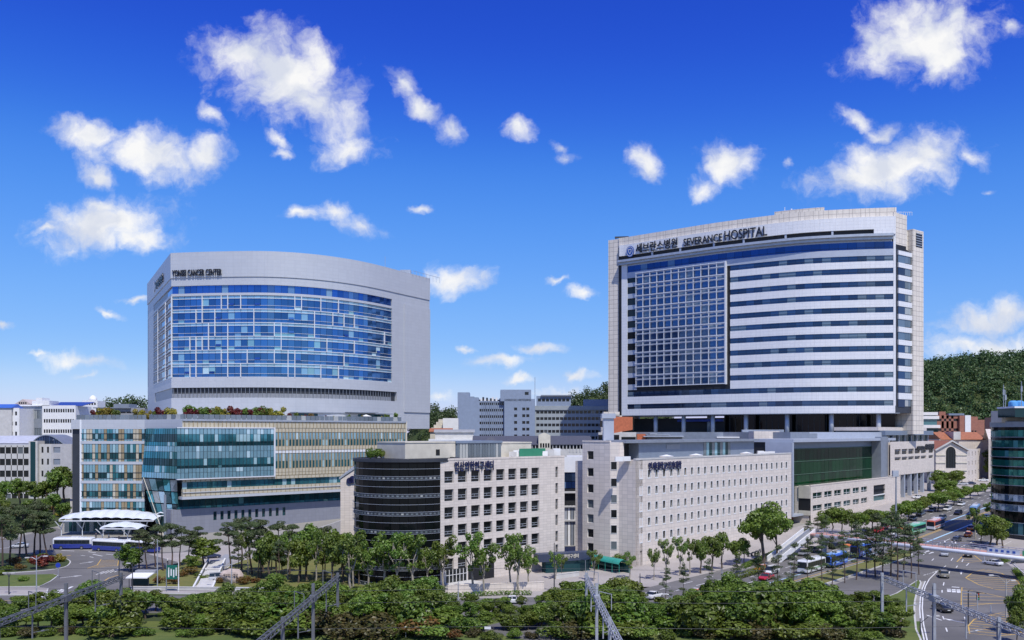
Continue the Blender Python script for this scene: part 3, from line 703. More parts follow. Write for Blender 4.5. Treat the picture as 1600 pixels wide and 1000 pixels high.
    for i in range(26):
        t = PA.t(1116)+i*(tE-PA.t(1116))/26; mb = MB(); PA.strip(mb, t-.1, t+.1, -11, -10.8, 31, z_bot, 1); mb.build('undercroft_mullion', DSTEEL, base)
    mb = MB(); PA.strip(mb, -4, PA.t(1116), -17, -16, 31, z_bot-1.3); mb.build('undercroft_wall', DSTEEL, base)
    mb = MB(); PA.strip(mb, PA.t(1040), PA.t(1112), -13, -11.5, z_bot-3.0, z_bot-2.0); mb.build('blue_canopy', plain('blue_plastic',(.03,.08,.5),.4), base)
    mb = MB(); PA.strip(mb, -6, tE+2, -32, .0, z_bot-.25, z_bot+.05); mb.build('soffit', GSTEEL, base)
    return base
sev()

# ------------------------------------------------------------------ cancer centre tower
def cancer():
    PA = Path([(-115.2,303),(-100,300.6),(-81.4,300),(-66,306),(-52.5,319),(-39.5,341),(-32.5,353)])
    base = thing('cancer_center_tower', 'silver clad tower with a wide curved grid of blue glass and a windowless right end', 'hospital', (-90, 325, 33))
    Z = lambda y: Z_(y, 303)
    zt, zb = Z(395.5), 33.5
    # front path drops a little to the left corner; left face runs back
    FL = Fr((-148.8,366), (33.6,-63)); tl0, tl1 = 0, Vector((33.6,-63)).length
    t1, t2, tE = PA.t(612.5), PA.t(631), PA.len
    z_top_g, z_bot_g = Z(463.5), Z(590); zb1, zb0 = Z(447.5), Z(459.5); zlv1, zlv0 = Z(606), Z(622)
    # body
    n = 24; poly = [(-148.8,366)]+[PA.p(tE*i/n,-.9,0).xy.to_tuple() for i in range(n+1)]+[(-45,385),(-120,392)]
    mb = MB(); mb.prism(ccw(poly), zb, zt-1.2); mb.build('core', GSTEEL, base)
    def band(z0, z1, d=0, a=0, b=None, nm='cladding', m=GMETAL, left=True):
        mb = MB(); PA.strip(mb, a, b if b else tE, -1, d, z0, z1)
        if left: m2 = MB(); m2.fbox(FL, tl0, tl1+d*.35, -1, d, z0, z1); m2.build(nm, m, base)
        return mb.build(nm, m, base)
    band(Z(435), zt, .25, nm='parapet_cladding'); band(zb1, Z(435), 0, nm='lintel_cladding'); band(z_top_g, zb0, 0, nm='sill_cladding')
    band(zlv1, z_bot_g, 0, nm='lower_cladding'); band(zb, zlv0, 0, nm='base_cladding')
    mb = MB(); PA.strip(mb, t1, tE, -1, 0, z_bot_g-.05, Z(447.5)+.0); mb.build('blank_cladding', GMETAL, base)
    mb = MB(); PA.strip(mb, t2, tE, -1, .35, Z(640), Z(452)); mb.build('blank_cladding', GMETAL, base)
    mb = MB(); PA.strip(mb, t1+3, tE, -1, .0, zlv0-.05, zlv1+.05); mb.build('blank_cladding', GMETAL, base)
    tw0, tw1 = FL.t(240), tl1-.3
    for (z0, z1) in ((zb0, zb1), (z_bot_g, z_top_g)): mb = MB(); mb.fbox(FL, 0, tw0, -1, -.02, z0, z1); mb.build('blank_cladding', GMETAL, base)
    mb = MB(); mb.fbox(FL, 0, FL.t(242), -1, -.02, zlv0, zlv1); mb.build('blank_cladding', GMETAL, base)
    # top ribbon
    NC = 38
    pane_row(base, PA, .1, t1, NC, zb0, zb1, -.45, G_DBLUE, 'ribbon_pane', gap=.1); pane_row(base, FL, tw0, tw1, 6, zb0, zb1, -.45, G_DBLUE, 'ribbon_pane')
    # six ward storeys
    sh = (z_top_g-z_bot_g)/6; rr = random.Random(3)
    for f in range(6):
        z0 = z_bot_g+f*sh
        pane_row(base, PA, .1, t1, NC, z0+1.25, z0+sh-.95, -.35, lambda i: G_SKY if rr.random() < .07 else G_BLUE, 'window_pane', gap=.1)
        pane_row(base, PA, .1, t1, NC, z0+sh-.9, z0+sh-.1, -.35, G_PALE, 'upper_spandrel', gap=.1)
        pane_row(base, PA, .1, t1, NC, z0+.12, z0+1.2, -.35, lambda i: G_SKY if rr.random() < .10 else G_BLUE, 'lower_spandrel', gap=.1)
        pane_row(base, FL, tw0, tw1, 7, z0+1.1, z0+sh-.95, -.35, G_BLUE, 'side_window'); pane_row(base, FL, tw0, tw1, 7, z0+.1, z0+1.0, -.35, G_PALE, 'side_spandrel')
        for dz, h in ((0,.2), (sh-.98,.12), (1.17,.08)):
            mb = MB(); PA.strip(mb, 0, t1, -.4, .08 if h > .2 else -.1, z0+dz-h/2, z0+dz+h/2); mb.build('transom', WSTEEL, base); mb = MB(); mb.fbox(FL, tw0, tl1, -.4, .1, z0+dz-h/2, z0+dz+h/2); mb.build('transom', WSTEEL, base)
        cuts = sorted(rr.sample(range(2, NC-1), 8))
        for c in cuts:
            t = .1+c*(t1-.1)/NC; mb = MB(); PA.strip(mb, t-.12, t+.12, -.4, .15, z0, z0+sh, 1); mb.build('mullion', WSTEEL, base)
        for c in (2, 5): t = tw0+c*(tw1-tw0)/7; mb = MB(); mb.fbox(FL, t-.2, t+.2, -.4, .25, z0, z0+sh); mb.build('mullion', WSTEEL, base)
        for c in rr.sample(range(2, NC-2), 2):      # windows tilted open at the foot
            p = PA.p(.1+(c+.5)*(t1-.1)/NC, -.2, z0+1.3); fr = PA.seg(.1+c*(t1-.1)/NC, .1+(c+1)*(t1-.1)/NC)
            winst('open_vent', box_mesh((t1-.1)/NC*.8, .75, .06, G_BLUE, 'open_vent'), base, p+Vector((fr.n.x*.25, fr.n.y*.25, 0)), fr.rz, None, R(-24))
    mb = MB(); PA.strip(mb, -.05, .3, -.4, .2, z_bot_g, z_top_g, 1); mb.build('corner_post', WSTEEL, base)
    # louvre strip: dark slot with fins above a pale lower half
    mb = MB(); PA.strip(mb, 0, t1+2.6, -1, -.75, zlv0, zlv1); m2 = MB(); m2.fbox(FL, FL.t(242), tl1, -1, -.75, zlv0, zlv1); m2.build('side_louvre', DSTEEL, base); lv = mb.build('louvre_slot', DSTEEL, base)
    mb = MB(); PA.strip(mb, 0, t1, -.75, -.5, zlv0, zlv0+1.45); mb.build('louvre_screen', panels('louvre_pale', (.36,.38,.42), .5, .4, .06, (.15,.16,.18), rough=.5), lv)
    fm = box_mesh(.12, zlv1-zlv0, .25, GSTEEL, 'fin')
    for i in range(60):
        t = (i+.5)*t1/60; fr = PA.seg(t-.2, t+.2); winst('fin', fm, lv, PA.p(t, -.2, zlv0), fr.rz)
    # lettering
    zs = Z(432.3)
    me = text_mesh('YONSEI CANCER CENTER', 3.3, .3, .03); xs = [v.co.x for v in me.vertices]; x1 = max(xs); x0 = min(xs); a, b = PA.t(270.5), PA.t(347)
    lay_text(me, lambda x, y, d: PA.p(a+(x-x0)/(x1-x0)*(b-a), .6+d, zs+y*.9), 'sign_lettering', DARKL, base)
    me = text_mesh('연세암병원', 3.2, .3, .06); xs = [v.co.x for v in me.vertices]; x1 = max(xs); x0 = min(xs); a2, b2 = FL.t(246), FL.t(257)
    lay_text(me, lambda x, y, d: FL.p(a2+(x-x0)/(x1-x0)*(b2-a2), .6+d, Z_(443,325)+y), 'sign_lettering', DARKL, base)
    c = FL.p((FL.t(240.5)+FL.t(245))/2, .6, Z_(443,330)+.8); mb = MB(); U = Vector((FL.u.x, FL.u.y, 0))
    for i in range(20):
        q = [2*math.pi*(i+k)/20 for k in (0,1)]
        mb.face([c+U*math.cos(q[0])*2.6+Vector((0,0,math.sin(q[0])*2.1)), c+U*math.cos(q[1])*2.6+Vector((0,0,math.sin(q[1])*2.1)), c+U*math.cos(q[1])*1.3+Vector((0,0,math.sin(q[1])*1.2)), c+U*math.cos(q[0])*1.5+Vector((0,0,math.sin(q[0])*1.2))])
    mb.build('emblem_ring', WHITE, base)
    # rooftop bits
    p = PA.p(PA.t(412), -3, zt-1); mb = MB(); mb.bar(p, p+Vector((6,2,1.4)), .5, .8); mb.bar(p+Vector((3,0,0)), p+Vector((3,0,1.2)), .6); mb.build('cleaning_cradle', WHITE, base)
    p = PA.p(PA.t(640), -2, zt-1); mb = MB(); mb.bx(p.x-2, p.x+2, p.y, p.y+3, p.z, p.z+2.6); mb.tube([p+Vector((-8,2,0)), p+Vector((-8,2,8))], .07, 5)
    for i in range(9): mb.bar(p+Vector((3+i*1.1,i*1.9,0)), p+Vector((3+i*1.1,i*1.9,2.2)), .1)
    mb.bar(p+Vector((3,0,2.2)), p+Vector((12,16,2.2)), .1); mb.build('roof_rail', LSTEEL, base)
    return base
cancer()
# ------------------------------------------------------------------ cancer centre podium
def cpodium():
    base = thing('cancer_center_podium', 'low glass and beige louvre block with roof garden under the silver tower', 'hospital', (-95, 285, 0))
    A = Fr((X_(284,265), 265), (.74,.67)); T = A.t; Z = lambda y: Z_(y, 265)
    tE = T(634); t428 = T(428); t277 = T(277)
    LW = Fr((X_(126,276), 276), (1, -.035)); l0, l1 = 0, LW.t(226)
    # solid body
    q = A.p(tE,-.6,0); r = A.p(0,-.6,0); lw0 = LW.p(-3,-.8,0); lw1 = LW.p(l1,-.8,0)
    poly = [(lw0.x, lw0.y), (lw1.x, lw1.y), (r.x, r.y), (q.x, q.y), (q.x-8, q.y+50), (lw0.x+2, lw0.y+60)]
    mb = MB(); mb.prism(ccw(poly), 17, 35.6); mb.build('core', DSTEEL, base)
    r2 = A.p(2,-5,0); q2 = A.p(tE,-5,0)
    mb = MB(); mb.prism(ccw([(lw0.x, lw0.y), (lw1.x, lw1.y), (lw1.x+3, lw1.y+12), (r2.x, r2.y), (q2.x, q2.y), (q2.x-8, q2.y+50), (lw0.x+2, lw0.y+60)]), 0, 17); mb.build('core', DSTEEL, base)
    # parapet in beige ribs, grey at the corner
    P0, P1 = Z(668), 36.0
    mb = MB(); mb.fbox(A, T(285), tE, -.6, 0, P0, P1-.5); pr = mb.build('parapet', BEIGE, base)
    fm = box_mesh(.14, P1-.6-P0, .2, OCHRE, 'rib')
    for i in range(62): winst('rib', fm, pr, A.p(T(285)+(i+.5)*(tE-T(285))/62, .18, P0), A.rz)
    mb = MB(); mb.fbox(A, T(285), tE+.1, -.8, .3, P1-.5, P1); mb.build('coping', LSTEEL, base)
    pw = LW.p(l1,0,0); pa = A.p(T(285),0,0); CG = Fr(pw.xy, (pa-pw).xy); cl = (pa-pw).length
    mb = MB(); mb.fbox(CG, 0, cl, -.6, .05, P0-.4, P1); mb.fbox(LW, -3, l1, -.6, .05, P0-.4, P1); mb.build('corner_parapet', GMETAL, base)
    # big glass box
    B = Fr(A.p(0,.9,0).xy, A.u); g0, g1 = B.t(276.5), B.t(428); n = 27
    rows = [(748,739,G_SKY),(739,732,G_SKY),(732,728,BLACK),(728,717,G_TEAL),(717,706,G_SKY),(706,697,G_SKY),(697,693.5,BLACK),(693.5,690.5,G_DTEAL),(690.5,678.5,G_TEAL),(678.5,669,G_SKY)]
    for (a, b, m) in rows: pane_row(base, B, g0, g1, n, Z(a)+.04, Z(b)-.04, 0, G_DTEAL if m is BLACK else m, 'curtain_pane', gap=.16, th=.12)
    mb = MB(); mb.fbox(B, g0, g1+.3, -.9, -.15, Z(748), Z(668)); mb.build('curtain_back', DSTEEL, base)
    mb = MB(); mb.fbox(B, g1, g1+.45, -.9, .2, Z(749), Z(667.5)); mb.fbox(B, g0, g1+.4, -.9, .2, Z(749.5), Z(748)); mb.fbox(B, g0, g1+.4, -.9, .2, Z(669), Z(667.5)); mb.build('curtain_frame', WSTEEL, base)
    # canted glass flank from the left wing to the box corner, leaning outward as it descends
    cb = B.p(g0,0,0)
    def flank(name, x0t, x0b, zt_, zb_, n, m, yq=0):
        for i in range(n):
            for_ = []
            for (f, z, xl) in ((i/n+.008, zb_, x0b), ((i+1)/n-.008, zb_, x0b), ((i+1)/n-.008, zt_, x0t), (i/n+.008, zt_, x0t)):
                for_.append(Vector((xl.x+(cb.x-xl.x)*f, xl.y+(cb.y-xl.y)*f, z)))
            mb = MB(); b = [p+Vector((.1,.12,0)) for p in for_]; mb.hexa([for_[0], for_[1], b[1], b[0], for_[3], for_[2], b[2], b[3]]); mb.build(name, m, base)
    yl = 274.5
    def xl(y): f = (y-668)/80; return Vector((X_(227.5-6.5*f, yl-1.5*f), yl-1.5*f))
    ys = [669,678.5,690.5,697,706,717,728,739,748]; ms = [G_TEAL,G_DTEAL,G_TEAL,G_SKY,G_TEAL,G_DTEAL,G_TEAL,G_SKY]
    for a, b, m in zip(ys, ys[1:], ms): flank('flank_pane', xl(a), xl(b), Z(a)-.05, Z(b)+.05, 14, m)
    # lobby glass below the flank, sloping back in, with a leaning white strut
    def lob(a, b, f0, f1): return None
    tl, tr = xl(748), Vector((cb.x, cb.y)); bl, br_ = Vector((X_(246,272),272)), Vector((X_(279,269),269))
    for i in range(5):
        for j in range(4):
            def q_(u, v): a = tl+(tr-tl)*u; b = bl+(br_-bl)*u; c = a+(b-a)*v; return Vector((c.x, c.y, Z(749)+(Z(828)-Z(749))*v))
            P = [q_(i/5+.01,(j+1)/4-.01), q_((i+1)/5-.01,(j+1)/4-.01), q_((i+1)/5-.01,j/4+.01), q_(i/5+.01,j/4+.01)]
            mb = MB(); b = [p+Vector((.05,.12,0)) for p in P]; mb.hexa([P[0],P[1],b[1],b[0],P[3],P[2],b[2],b[3]]); mb.build('lobby_pane', [G_GREY,G_TEAL,G_DTEAL,G_SKY][(i*3+j) % 4], base)
    mb = MB(); mb.tube([(tl.x+.8, tl.y-.5, Z(748)), (X_(256,266), 266, Z(838))], .1, 8); mb.build('leaning_strut', CREAM, base)
    mb = MB(); p = W(258,0,262); mb.tube([(p.x,p.y,1),(p.x,p.y,Z(772))], .35, 10); mb.build('column', GSTEEL, base)
    # ribbed wall right of the glass box: rows of pale panes, dark windows, ochre ribs
    rows = [(748,743,BEIGE),(743,737,BEIGE),(736,724,G_TEAL),(724,711.5,G_SKY),(711,706,WSTEEL),(705.5,699,BEIGE),(698.5,688,G_TEAL),(687.5,676,G_SKY),(675.5,669,BEIGE)]
    s0, s1 = T(429.5), tE; ns = 42
    mb = MB(); mb.fbox(A, s0, s1, -.6, -.12, Z(748.5), P0); mb.build('ribbed_wall', BEIGE, base)
    for a, b, m in rows:
        if m in (G_TEAL, G_SKY): pane_row(base, A, s0, s1, ns, Z(a)+.05, Z(b)-.05, 0, m, 'ribbed_pane', gap=.55, th=.1)
        else: mb = MB(); mb.fbox(A, s0, s1, -.1, .06, Z(a)+.05, Z(b)-.05); mb.build('band_panel', m, base)
    fm = box_mesh(.12, Z(669)-Z(748), .3, OCHRE, 'rib')
    for i in range(ns+1): winst('rib', fm, base, A.p(s0+i*(s1-s0)/ns, .22, Z(748)), A.rz)
    mb = MB(); mb.fbox(A, tE-.1, tE+.35, -1, .3, Z(800), P1); mb.build('end_trim', CREAM, base)
    # lower decks: beige, dark strip, beige, grey ledge, dark glass, stone plinth
    u0 = T(285)
    mb = MB(); mb.fbox(A, u0, tE, -.8, .3, Z(753.5), Z(748.8)); b1 = mb.build('band_panel', BEIGE, base)
    pane_row(base, A, u0, tE, 52, Z(764.5), Z(753.7), -.3, G_TEAL, 'strip_pane', gap=.14); mb = MB(); mb.fbox(A, u0, tE, -.8, -.4, Z(765), Z(753)); mb.build('strip_back', DSTEEL, base)
    mb = MB(); mb.fbox(A, u0, tE, -.8, .3, Z(776), Z(764.8)); b2 = mb.build('band_panel', BEIGE, base)
    for (z0, z1, b_) in ((Z(753.5),Z(748.8),b1), (Z(776),Z(764.8),b2)):
        fm = box_mesh(.12, z1-z0, .12, OCHRE, 'rib')
        for i in range(52): winst('rib', fm, b_, A.p(u0+(i+.5)*(tE-u0)/52, .42, z0), A.rz)
    mb = MB(); mb.fbox(A, u0, tE, -.8, .55, Z(770.5), Z(769.3)); mb.fbox(A, u0-.4, tE, -5, .9, Z(780.5), Z(776.3)); mb.build('ledge', GMETAL, base)
    v0 = A.t(276, -2.5)
    pane_row(base, A, v0, tE, 46, Z(793), Z(780.8), -2.5, G_DTEAL, 'lower_pane', gap=.14); pane_row(base, A, v0, tE, 46, Z(797), Z(793.3), -2.5, G_TEAL, 'lower_pane', gap=.14)
    mb = MB(); mb.fbox(A, v0, tE, -6, -2.7, Z(798), Z(779)); mb.build('strip_back', DSTEEL, base)
    pf = Fr(A.p(0,-2.2,0).xy, A.u); w0 = pf.t(268); zs = [-1, Z(832)-1.0, Z(817.5), Z(803.5), Z(797)]
    ts = [w0]; px0 = 335.5
    for i in range(11): a = pf.t(333.5+i*11.0-i*i*.02); ts += [a, a+1.05]
    ts.append(tE); mb = MB(); punch(mb, pf, ts, [-1, Z(817.5), Z(803.5), Z(797)], lambda i, j: j == 1 and i % 2 == 1, .5)
    mb.fbox(pf, w0, tE, -6, -.6, -1, Z(797.2)); mb.build('stone_plinth', GWALL, base)
    for i in range(11): winst('slot_window', box_mesh(1.05, Z(803.5)-Z(817.5), .1, G_DTEAL, 'slot_window'), base, pf.p(ts[1+2*i]+.525, -.42, Z(817.5)), pf.rz)
    fm = Fr(pf.p(w0,0,0).xy, (.3,-.95)); mb = MB(); mb.fbox(Fr(pf.p(w0,0,0).xy+Vector((-1.6,5)), (1.6,-5)), 0, 5.2, -.4, .02, -1, Z(797)); mb.build('stone_plinth', GWALL, base)
    # left wing: five storeys, ochre and glass columns, glazed chamfer
    yb = [664.5,693,725,754.7,782.8,806]; rr = random.Random(5); Zl = lambda y: Z_(y, 276)
    ncol = 22
    kinds = [rr.choice('ggggo') for _ in range(ncol)]
    for s in range(5):
        z1, z0 = Zl(yb[s]), Zl(yb[s+1]); hh_ = z1-z0
        mb = MB(); mb.fbox(LW, 0, l1, -.7, .15, z0-.1, z0+.75); mb.build('floor_band', GMETAL, base)
        for c in range(ncol):
            k = 'o' if (c*7+s*3) % 5 == 1 or rr.random() < .12 else 'g'
            w = l1/ncol; tm = (c+.5)*w
            if k == 'o': winst('ochre_panel', box_mesh(w-.12, hh_-.8, .1, OCHRE if rr.random() < .6 else BEIGE, 'ochre_panel'), base, LW.p(tm, 0, z0+.75), LW.rz)
            else:
                m1 = rr.choice([G_SKY,G_SKY,G_TEAL]); m2 = rr.choice([G_TEAL,G_DTEAL,G_DTEAL])
                winst('wing_pane', box_mesh(w-.12, hh_*.42, .1, m1, 'wing_pane'), base, LW.p(tm, 0, z0+hh_*.56), LW.rz+rr.uniform(-.006,.006))
                winst('wing_pane', box_mesh(w-.12, hh_*.29, .1, m2, 'wing_pane'), base, LW.p(tm, 0, z0+hh_*.26), LW.rz+rr.uniform(-.006,.006))
                winst('wing_pane', box_mesh(w-.12, hh_*.26-.8, .1, m1, 'wing_pane'), base, LW.p(tm, 0, z0+.76), LW.rz)
        mb = MB(); mb.fbox(LW, 0, l1, -.05, .1, z0+hh_*.55-.08, z0+hh_*.55+.06); mb.fbox(LW, 0, l1, -.05, .1, z0+hh_*.25-.06, z0+hh_*.25+.06); mb.build('transom', DSTEEL, base)
    CF = Fr(LW.p(0,0,0).xy+Vector((-3.2,9)), (3.2,-9)); cw = CF.u.length and Vector((3.2,-9)).length
    for s in range(5):
        z1, z0 = Zl(yb[s]), Zl(yb[s+1]); winst('chamfer_pane', box_mesh(cw-.6, z1-z0-1.0, .12, G_DTEAL, 'chamfer_pane'), base, CF.p(cw/2, -.1, z0+.8), CF.rz)
        mb = MB(); mb.fbox(CF, -.2, cw, -.3, .2, z0-.1, z0+.75); mb.build('floor_band', WSTEEL, base)
    mb = MB(); mb.fbox(CF, -.35, .25, -.3, .3, 1, 36); mb.fbox(CF, cw-.15, cw+.15, -.3, .25, 1, 36); mb.fbox(CF, -.2, cw, -.6, .1, Zl(664.5), 36); mb.build('chamfer_frame', WSTEEL, base)
    # terrace: slab, glass balustrade, planters
    mb = MB(); mb.prism(ccw([(p[0], p[1]) for p in poly]), 35.6, 35.95); mb.build('terrace', LCONC, base)
    for fr, a, b, nn in ((A, T(285), tE-1, 46), (LW, -2, l1, 16), (CG, .5, cl-.5, 8)):
        pane_row(base, fr, a, b, nn, 36.05, 37.5, -1.2, G_GREY, 'balustrade_pane', gap=.12, th=.04)
    # pavilion on the terrace
    K = Fr(A.p(A.t(500),-9,0).xy, A.u); k1 = K.t(610) ; k0 = K.t(462)
    mb = MB(); mb.fbox(K, k0, k1, -7, -.4, 35.9, 38.4); mb.fbox(K, k0-.6, k1+.6, -8, .6, 38.6, 38.95); mb.fbox(K, K.t(538), K.t(585), -6, 2.5, 38.98, 39.2); pv = mb.build('terrace_pavilion', GSTEEL, base)
    pane_row(base, K, k0, k1, 22, 36, 38.5, -.2, G_DTEAL, 'pavilion_pane', gap=.2)
    return A, LW
CA, CLW = cpodium()

# ------------------------------------------------------------------ research centre: granite block with a black glass drum
def window_set(w, h, bars, fmat=LSTEEL):
    k = ('w', w, h, tuple(bars))
    if k not in _mc:
        mb = MB(); f = .07
        mb.bx(-w/2,w/2,-.06,.04,0,f); mb.bx(-w/2,w/2,-.06,.04,h-f,h); mb.bx(-w/2,-w/2+f,-.055,.04,f,h-f); mb.bx(w/2-f,w/2,-.055,.04,f,h-f)
        for b in bars:
            if b[0] == 'h': mb.bx(-w/2+f, w/2-f, -.07, .04, b[1]*h-.05, b[1]*h+.05)
            else: mb.bx(b[1]*w-.035, b[1]*w+.035, -.065, .04, b[2]*h, b[3]*h)
        _mc[k] = mb.mesh('frame', [fmat])
    return _mc[k]
def add_win(parent, fr, t, z, w, h, d, gm, bars, name='window', fmat=LSTEEL):
    o = winst(name, box_mesh(w, h, .08, gm, 'window'), parent, fr.p(t, d, z), fr.rz)
    f = bpy.data.objects.new('frame', window_set(round(w,2), round(h,2), bars, fmat)); COL.objects.link(f); f.parent = o
    return o
def research():
    P0 = (X_(688,187), 187); A = Fr(P0, (.71,.705)); tE = A.t(882); zt = 26.2
    base = thing('research_center', 'pale granite office block with square dark windows and a black glass drum', 'office building', (P0[0], P0[1], 0))
    tw = [A.t(x) for x in (701.6,722.5,743,762.5,781.8,800.6,818.8,836.5)]; ww = 2.55
    zrow = [Z_(y, 188.5) for y in (755,783.5,811.5,839.5,868,892)]; wh = 2.55
    ts = [0]
    for t in tw: ts += [t-ww/2, t+ww/2]
    ts += [A.t(870)-.45, A.t(870)+.45, tE]
    zs = [-1]
    for z in reversed(zrow): zs += [z, z+wh]
    zs.append(zt)
    mb = MB(); nW = len(ts)-1
    def hole(i, j):
        if j % 2 == 0: return False
        r = 5-(j-1)//2
        if i % 2 == 1 and i < 17: return not (r == 5 and i > 3)
        return i == 17
    punch(mb, A, ts, zs, hole, .7); 
    mb.fbox(A, 0, tE, -.75, -22, -1, zt-.6); mb.fbox(A, -.02, tE+.02, -.5, .06, zt-.05, zt+.35); mb.build('wall', STONE, base)
    for r, z in enumerate(zrow):
        for c, t in enumerate(tw):
            if r == 5 and c > 1: continue
            add_win(base, A, t, z, ww, wh, -.45, G_OFFICE, (('h',.46),('h',.26),('v',0,.26,.46)))
        add_win(base, A, A.t(870), z, .9, wh, -.45, G_OFFICE, (('h',.5),))
    # recessed entrance bay at the foot, shop windows, steps
    mb = MB(); mb.fbox(A, A.t(733)-.3, A.t(772), -.6, .03, 0, 3.4); mb.build('entrance_recess', BLACK, base)
    mb = MB(); mb.fbox(A, A.t(696), A.t(729), -.6, .04, .4, 3.1); sf = mb.build('shop_window', G_OFFICE, base)
    for i in range(7): mb = MB(); t = A.t(696)+i*(A.t(729)-A.t(696))/6; mb.fbox(A, t-.07, t+.07, .04, .1, .4, 3.1); mb.build('mullion', WHITE, sf)
    mb = MB(); mb.fbox(A, A.t(696), A.t(729), .04, .1, 1.9, 2.0); mb.build('transom', WHITE, sf)
    mb = MB(); mb.fbox(A, A.t(690), A.t(735), .02, 4, 0, .35); mb.build('step', LCONC, base)
    # drum
    Rr = 11.3; c = Vector(P0) - A.n*Rr; nseg = 22; ang0 = math.atan2(A.n.y, A.n.x); fl = 8
    mb = MB(); mb.prism([(c.x+math.cos(q)*(Rr-.35), c.y+math.sin(q)*(Rr-.35)) for q in [2*math.pi*i/48 for i in range(48)]], -1, zt+.2); mb.build('drum_core', BLACK, base)
    zb = [Z_(y,186) for y in (718,741,745.5,764.5,771.5,774,792,798.5,802,820,826.5,829.5,848,855,858,876,883,886,905)]
    span = R(200); w = 2*Rr*math.sin(span/nseg/2)
    levels = [zt-.3, 22.2, 18.55, 14.85, 11.1, 7.35, 3.6, .2]
    for f in range(len(levels)-1):
        top, bot = levels[f], levels[f+1]
        for i in range(nseg):
            q = ang0-span*(i+.5)/nseg
            for (z0, z1) in ((bot+.85, bot+(top-bot)*.62), (bot+(top-bot)*.62+.08, top-.1)):
                p = Vector((c.x+math.cos(q)*Rr*.997, c.y+math.sin(q)*Rr*.997, z0))
                winst('drum_pane', box_mesh(w-.06, z1-z0, .08, G_BLACK, 'drum_pane'), base, p, q+math.pi/2+random.uniform(-.008,.008), None, random.uniform(-.006,.006))
        def ring(z0, z1, r, nm, m):
            mb = MB(); n = 44
            for i in range(n):
                a, b = ang0-span*i/n, ang0-span*(i+1)/n
                P = [Vector((c.x+math.cos(x)*rr, c.y+math.sin(x)*rr, z)) for x, rr, z in ((b,r,z0),(a,r,z0),(a,Rr-.3,z0),(b,Rr-.3,z0),(b,r,z1),(a,r,z1),(a,Rr-.3,z1),(b,Rr-.3,z1))]
                mb.hexa(P)
            return mb.build(nm, m, base)
        ring(bot+.02, bot+.78, Rr+.02, 'vent_strip', DSTEEL); ring(bot+.0, bot+.06, Rr+.1, 'ring_rail', LSTEEL); ring(bot+.76, bot+.82, Rr+.1, 'ring_rail', LSTEEL); ring(bot+(top-bot)*.62, bot+(top-bot)*.62+.06, Rr+.08, 'ring_rail', LSTEEL)
        vm = box_mesh(.5, .34, .1, G_GREY, 'vent_pane')
        for i in range(0, 40):
            q = ang0-span*(i+.5)/40; winst('vent_pane', vm, base, Vector((c.x+math.cos(q)*(Rr+.07), c.y+math.sin(q)*(Rr+.07), bot+.22)), q+math.pi/2)
    n = 40; mb = MB()
    for i in range(n):
        a, b = [2*math.pi*k/n for k in (i, i+1)]
        P = [Vector((c.x+math.cos(x)*rr, c.y+math.sin(x)*rr, z)) for x, rr, z in ((a,Rr+.25,zt-.3),(b,Rr+.25,zt-.3),(b,Rr-.6,zt-.3),(a,Rr-.6,zt-.3),(a,Rr+.25,zt+.35),(b,Rr+.25,zt+.35),(b,Rr-.6,zt+.35),(a,Rr-.6,zt+.35))]
        mb.hexa(P)
    mb.build('drum_parapet', DSTEEL, base)
    # white banner letters climbing the drum
    q = ang0-R(128)
    for i in range(6):
        mb = MB(); p = Vector((c.x+math.cos(q)*(Rr+.2), c.y+math.sin(q)*(Rr+.2), 17.4-i*.75)); u = Vector((math.cos(q+math.pi/2), math.sin(q+math.pi/2), 0))
        mb.bar(p-u*.3, p+u*.3, .1, .12); mb.bar(p+Vector((0,0,.15)), p-Vector((0,0,.35)), .1); mb.bar(p-u*.25-Vector((0,0,.3)), p+u*.3-Vector((0,0,.3)), .1, .1); mb.build('drum_letter', WHITE, base)
    # lettering
    me = text_mesh('임상의학연구센터', 2.3, .2, .03); xs = [v.co.x for v in me.vertices]; x0, x1 = min(xs), max(xs); a, b = A.t(709), A.t(770)
    lay_text(me, lambda x, y, d: A.p(a+(x-x0)/(x1-x0)*(b-a), .25+d, 23.95+y), 'sign_lettering', NAVY, base)
    # penthouses
    B = Fr(A.p(0,-9,0).xy, A.u)
    def pent(p0, p1, z1, m, dep=10): mb = MB(); mb.fbox(B, B.t(p0), B.t(p1), -dep, 0, zt-.5, z1); mb.fbox(B, B.t(p0)-.1, B.t(p1)+.1, -dep, .12, z1-.15, z1+.15); return mb.build('penthouse', m, base)
    pent(633,711.5,29.9,CREAM); pent(783,830,29.6,CREAM)
    mb = MB(); mb.fbox(B, B.t(712), B.t(782.5), -9, .1, zt-.5, 29.6); mb.fbox(B, B.t(711), B.t(783.5), -9, .4, 29.6, 30.1); mb.build('penthouse', BSTEEL, base)
    pane_row(base, B, B.t(712.5), B.t(782), 16, zt-.2, 29.5, .22, lambda i: G_GREY, 'penthouse_pane', gap=.16)
    winst('penthouse_window', box_mesh(1.1, 1.3, .1, G_OFFICE, 'penthouse_window'), base, B.p(B.t(684), .06, 27.0), B.rz)
    for i, px in enumerate((792,799,806,836,846,856,866)): 
        mb = MB(); p = B.p(B.t(px), 3 if i > 2 else 2, zt-.2); mb.bx(p.x-.9, p.x+.9, p.y-.6, p.y+.6, p.z, p.z+1.5+.3*(i % 3)); mb.tube([p+Vector((0,-.62,.8)), p+Vector((0,-.66,.8))], .5, 12); mb.build('air_conditioner', WHITE if i % 2 else LCONC, base)
    mb = MB(); p = A.p(tE-10,-4,zt); mb.fbox(A, A.t(840), A.t(880), -6, -5.8, zt, zt+2.0); mb.build('roof_screen', plain('green_roof',(.03,.22,.12),.6), base)
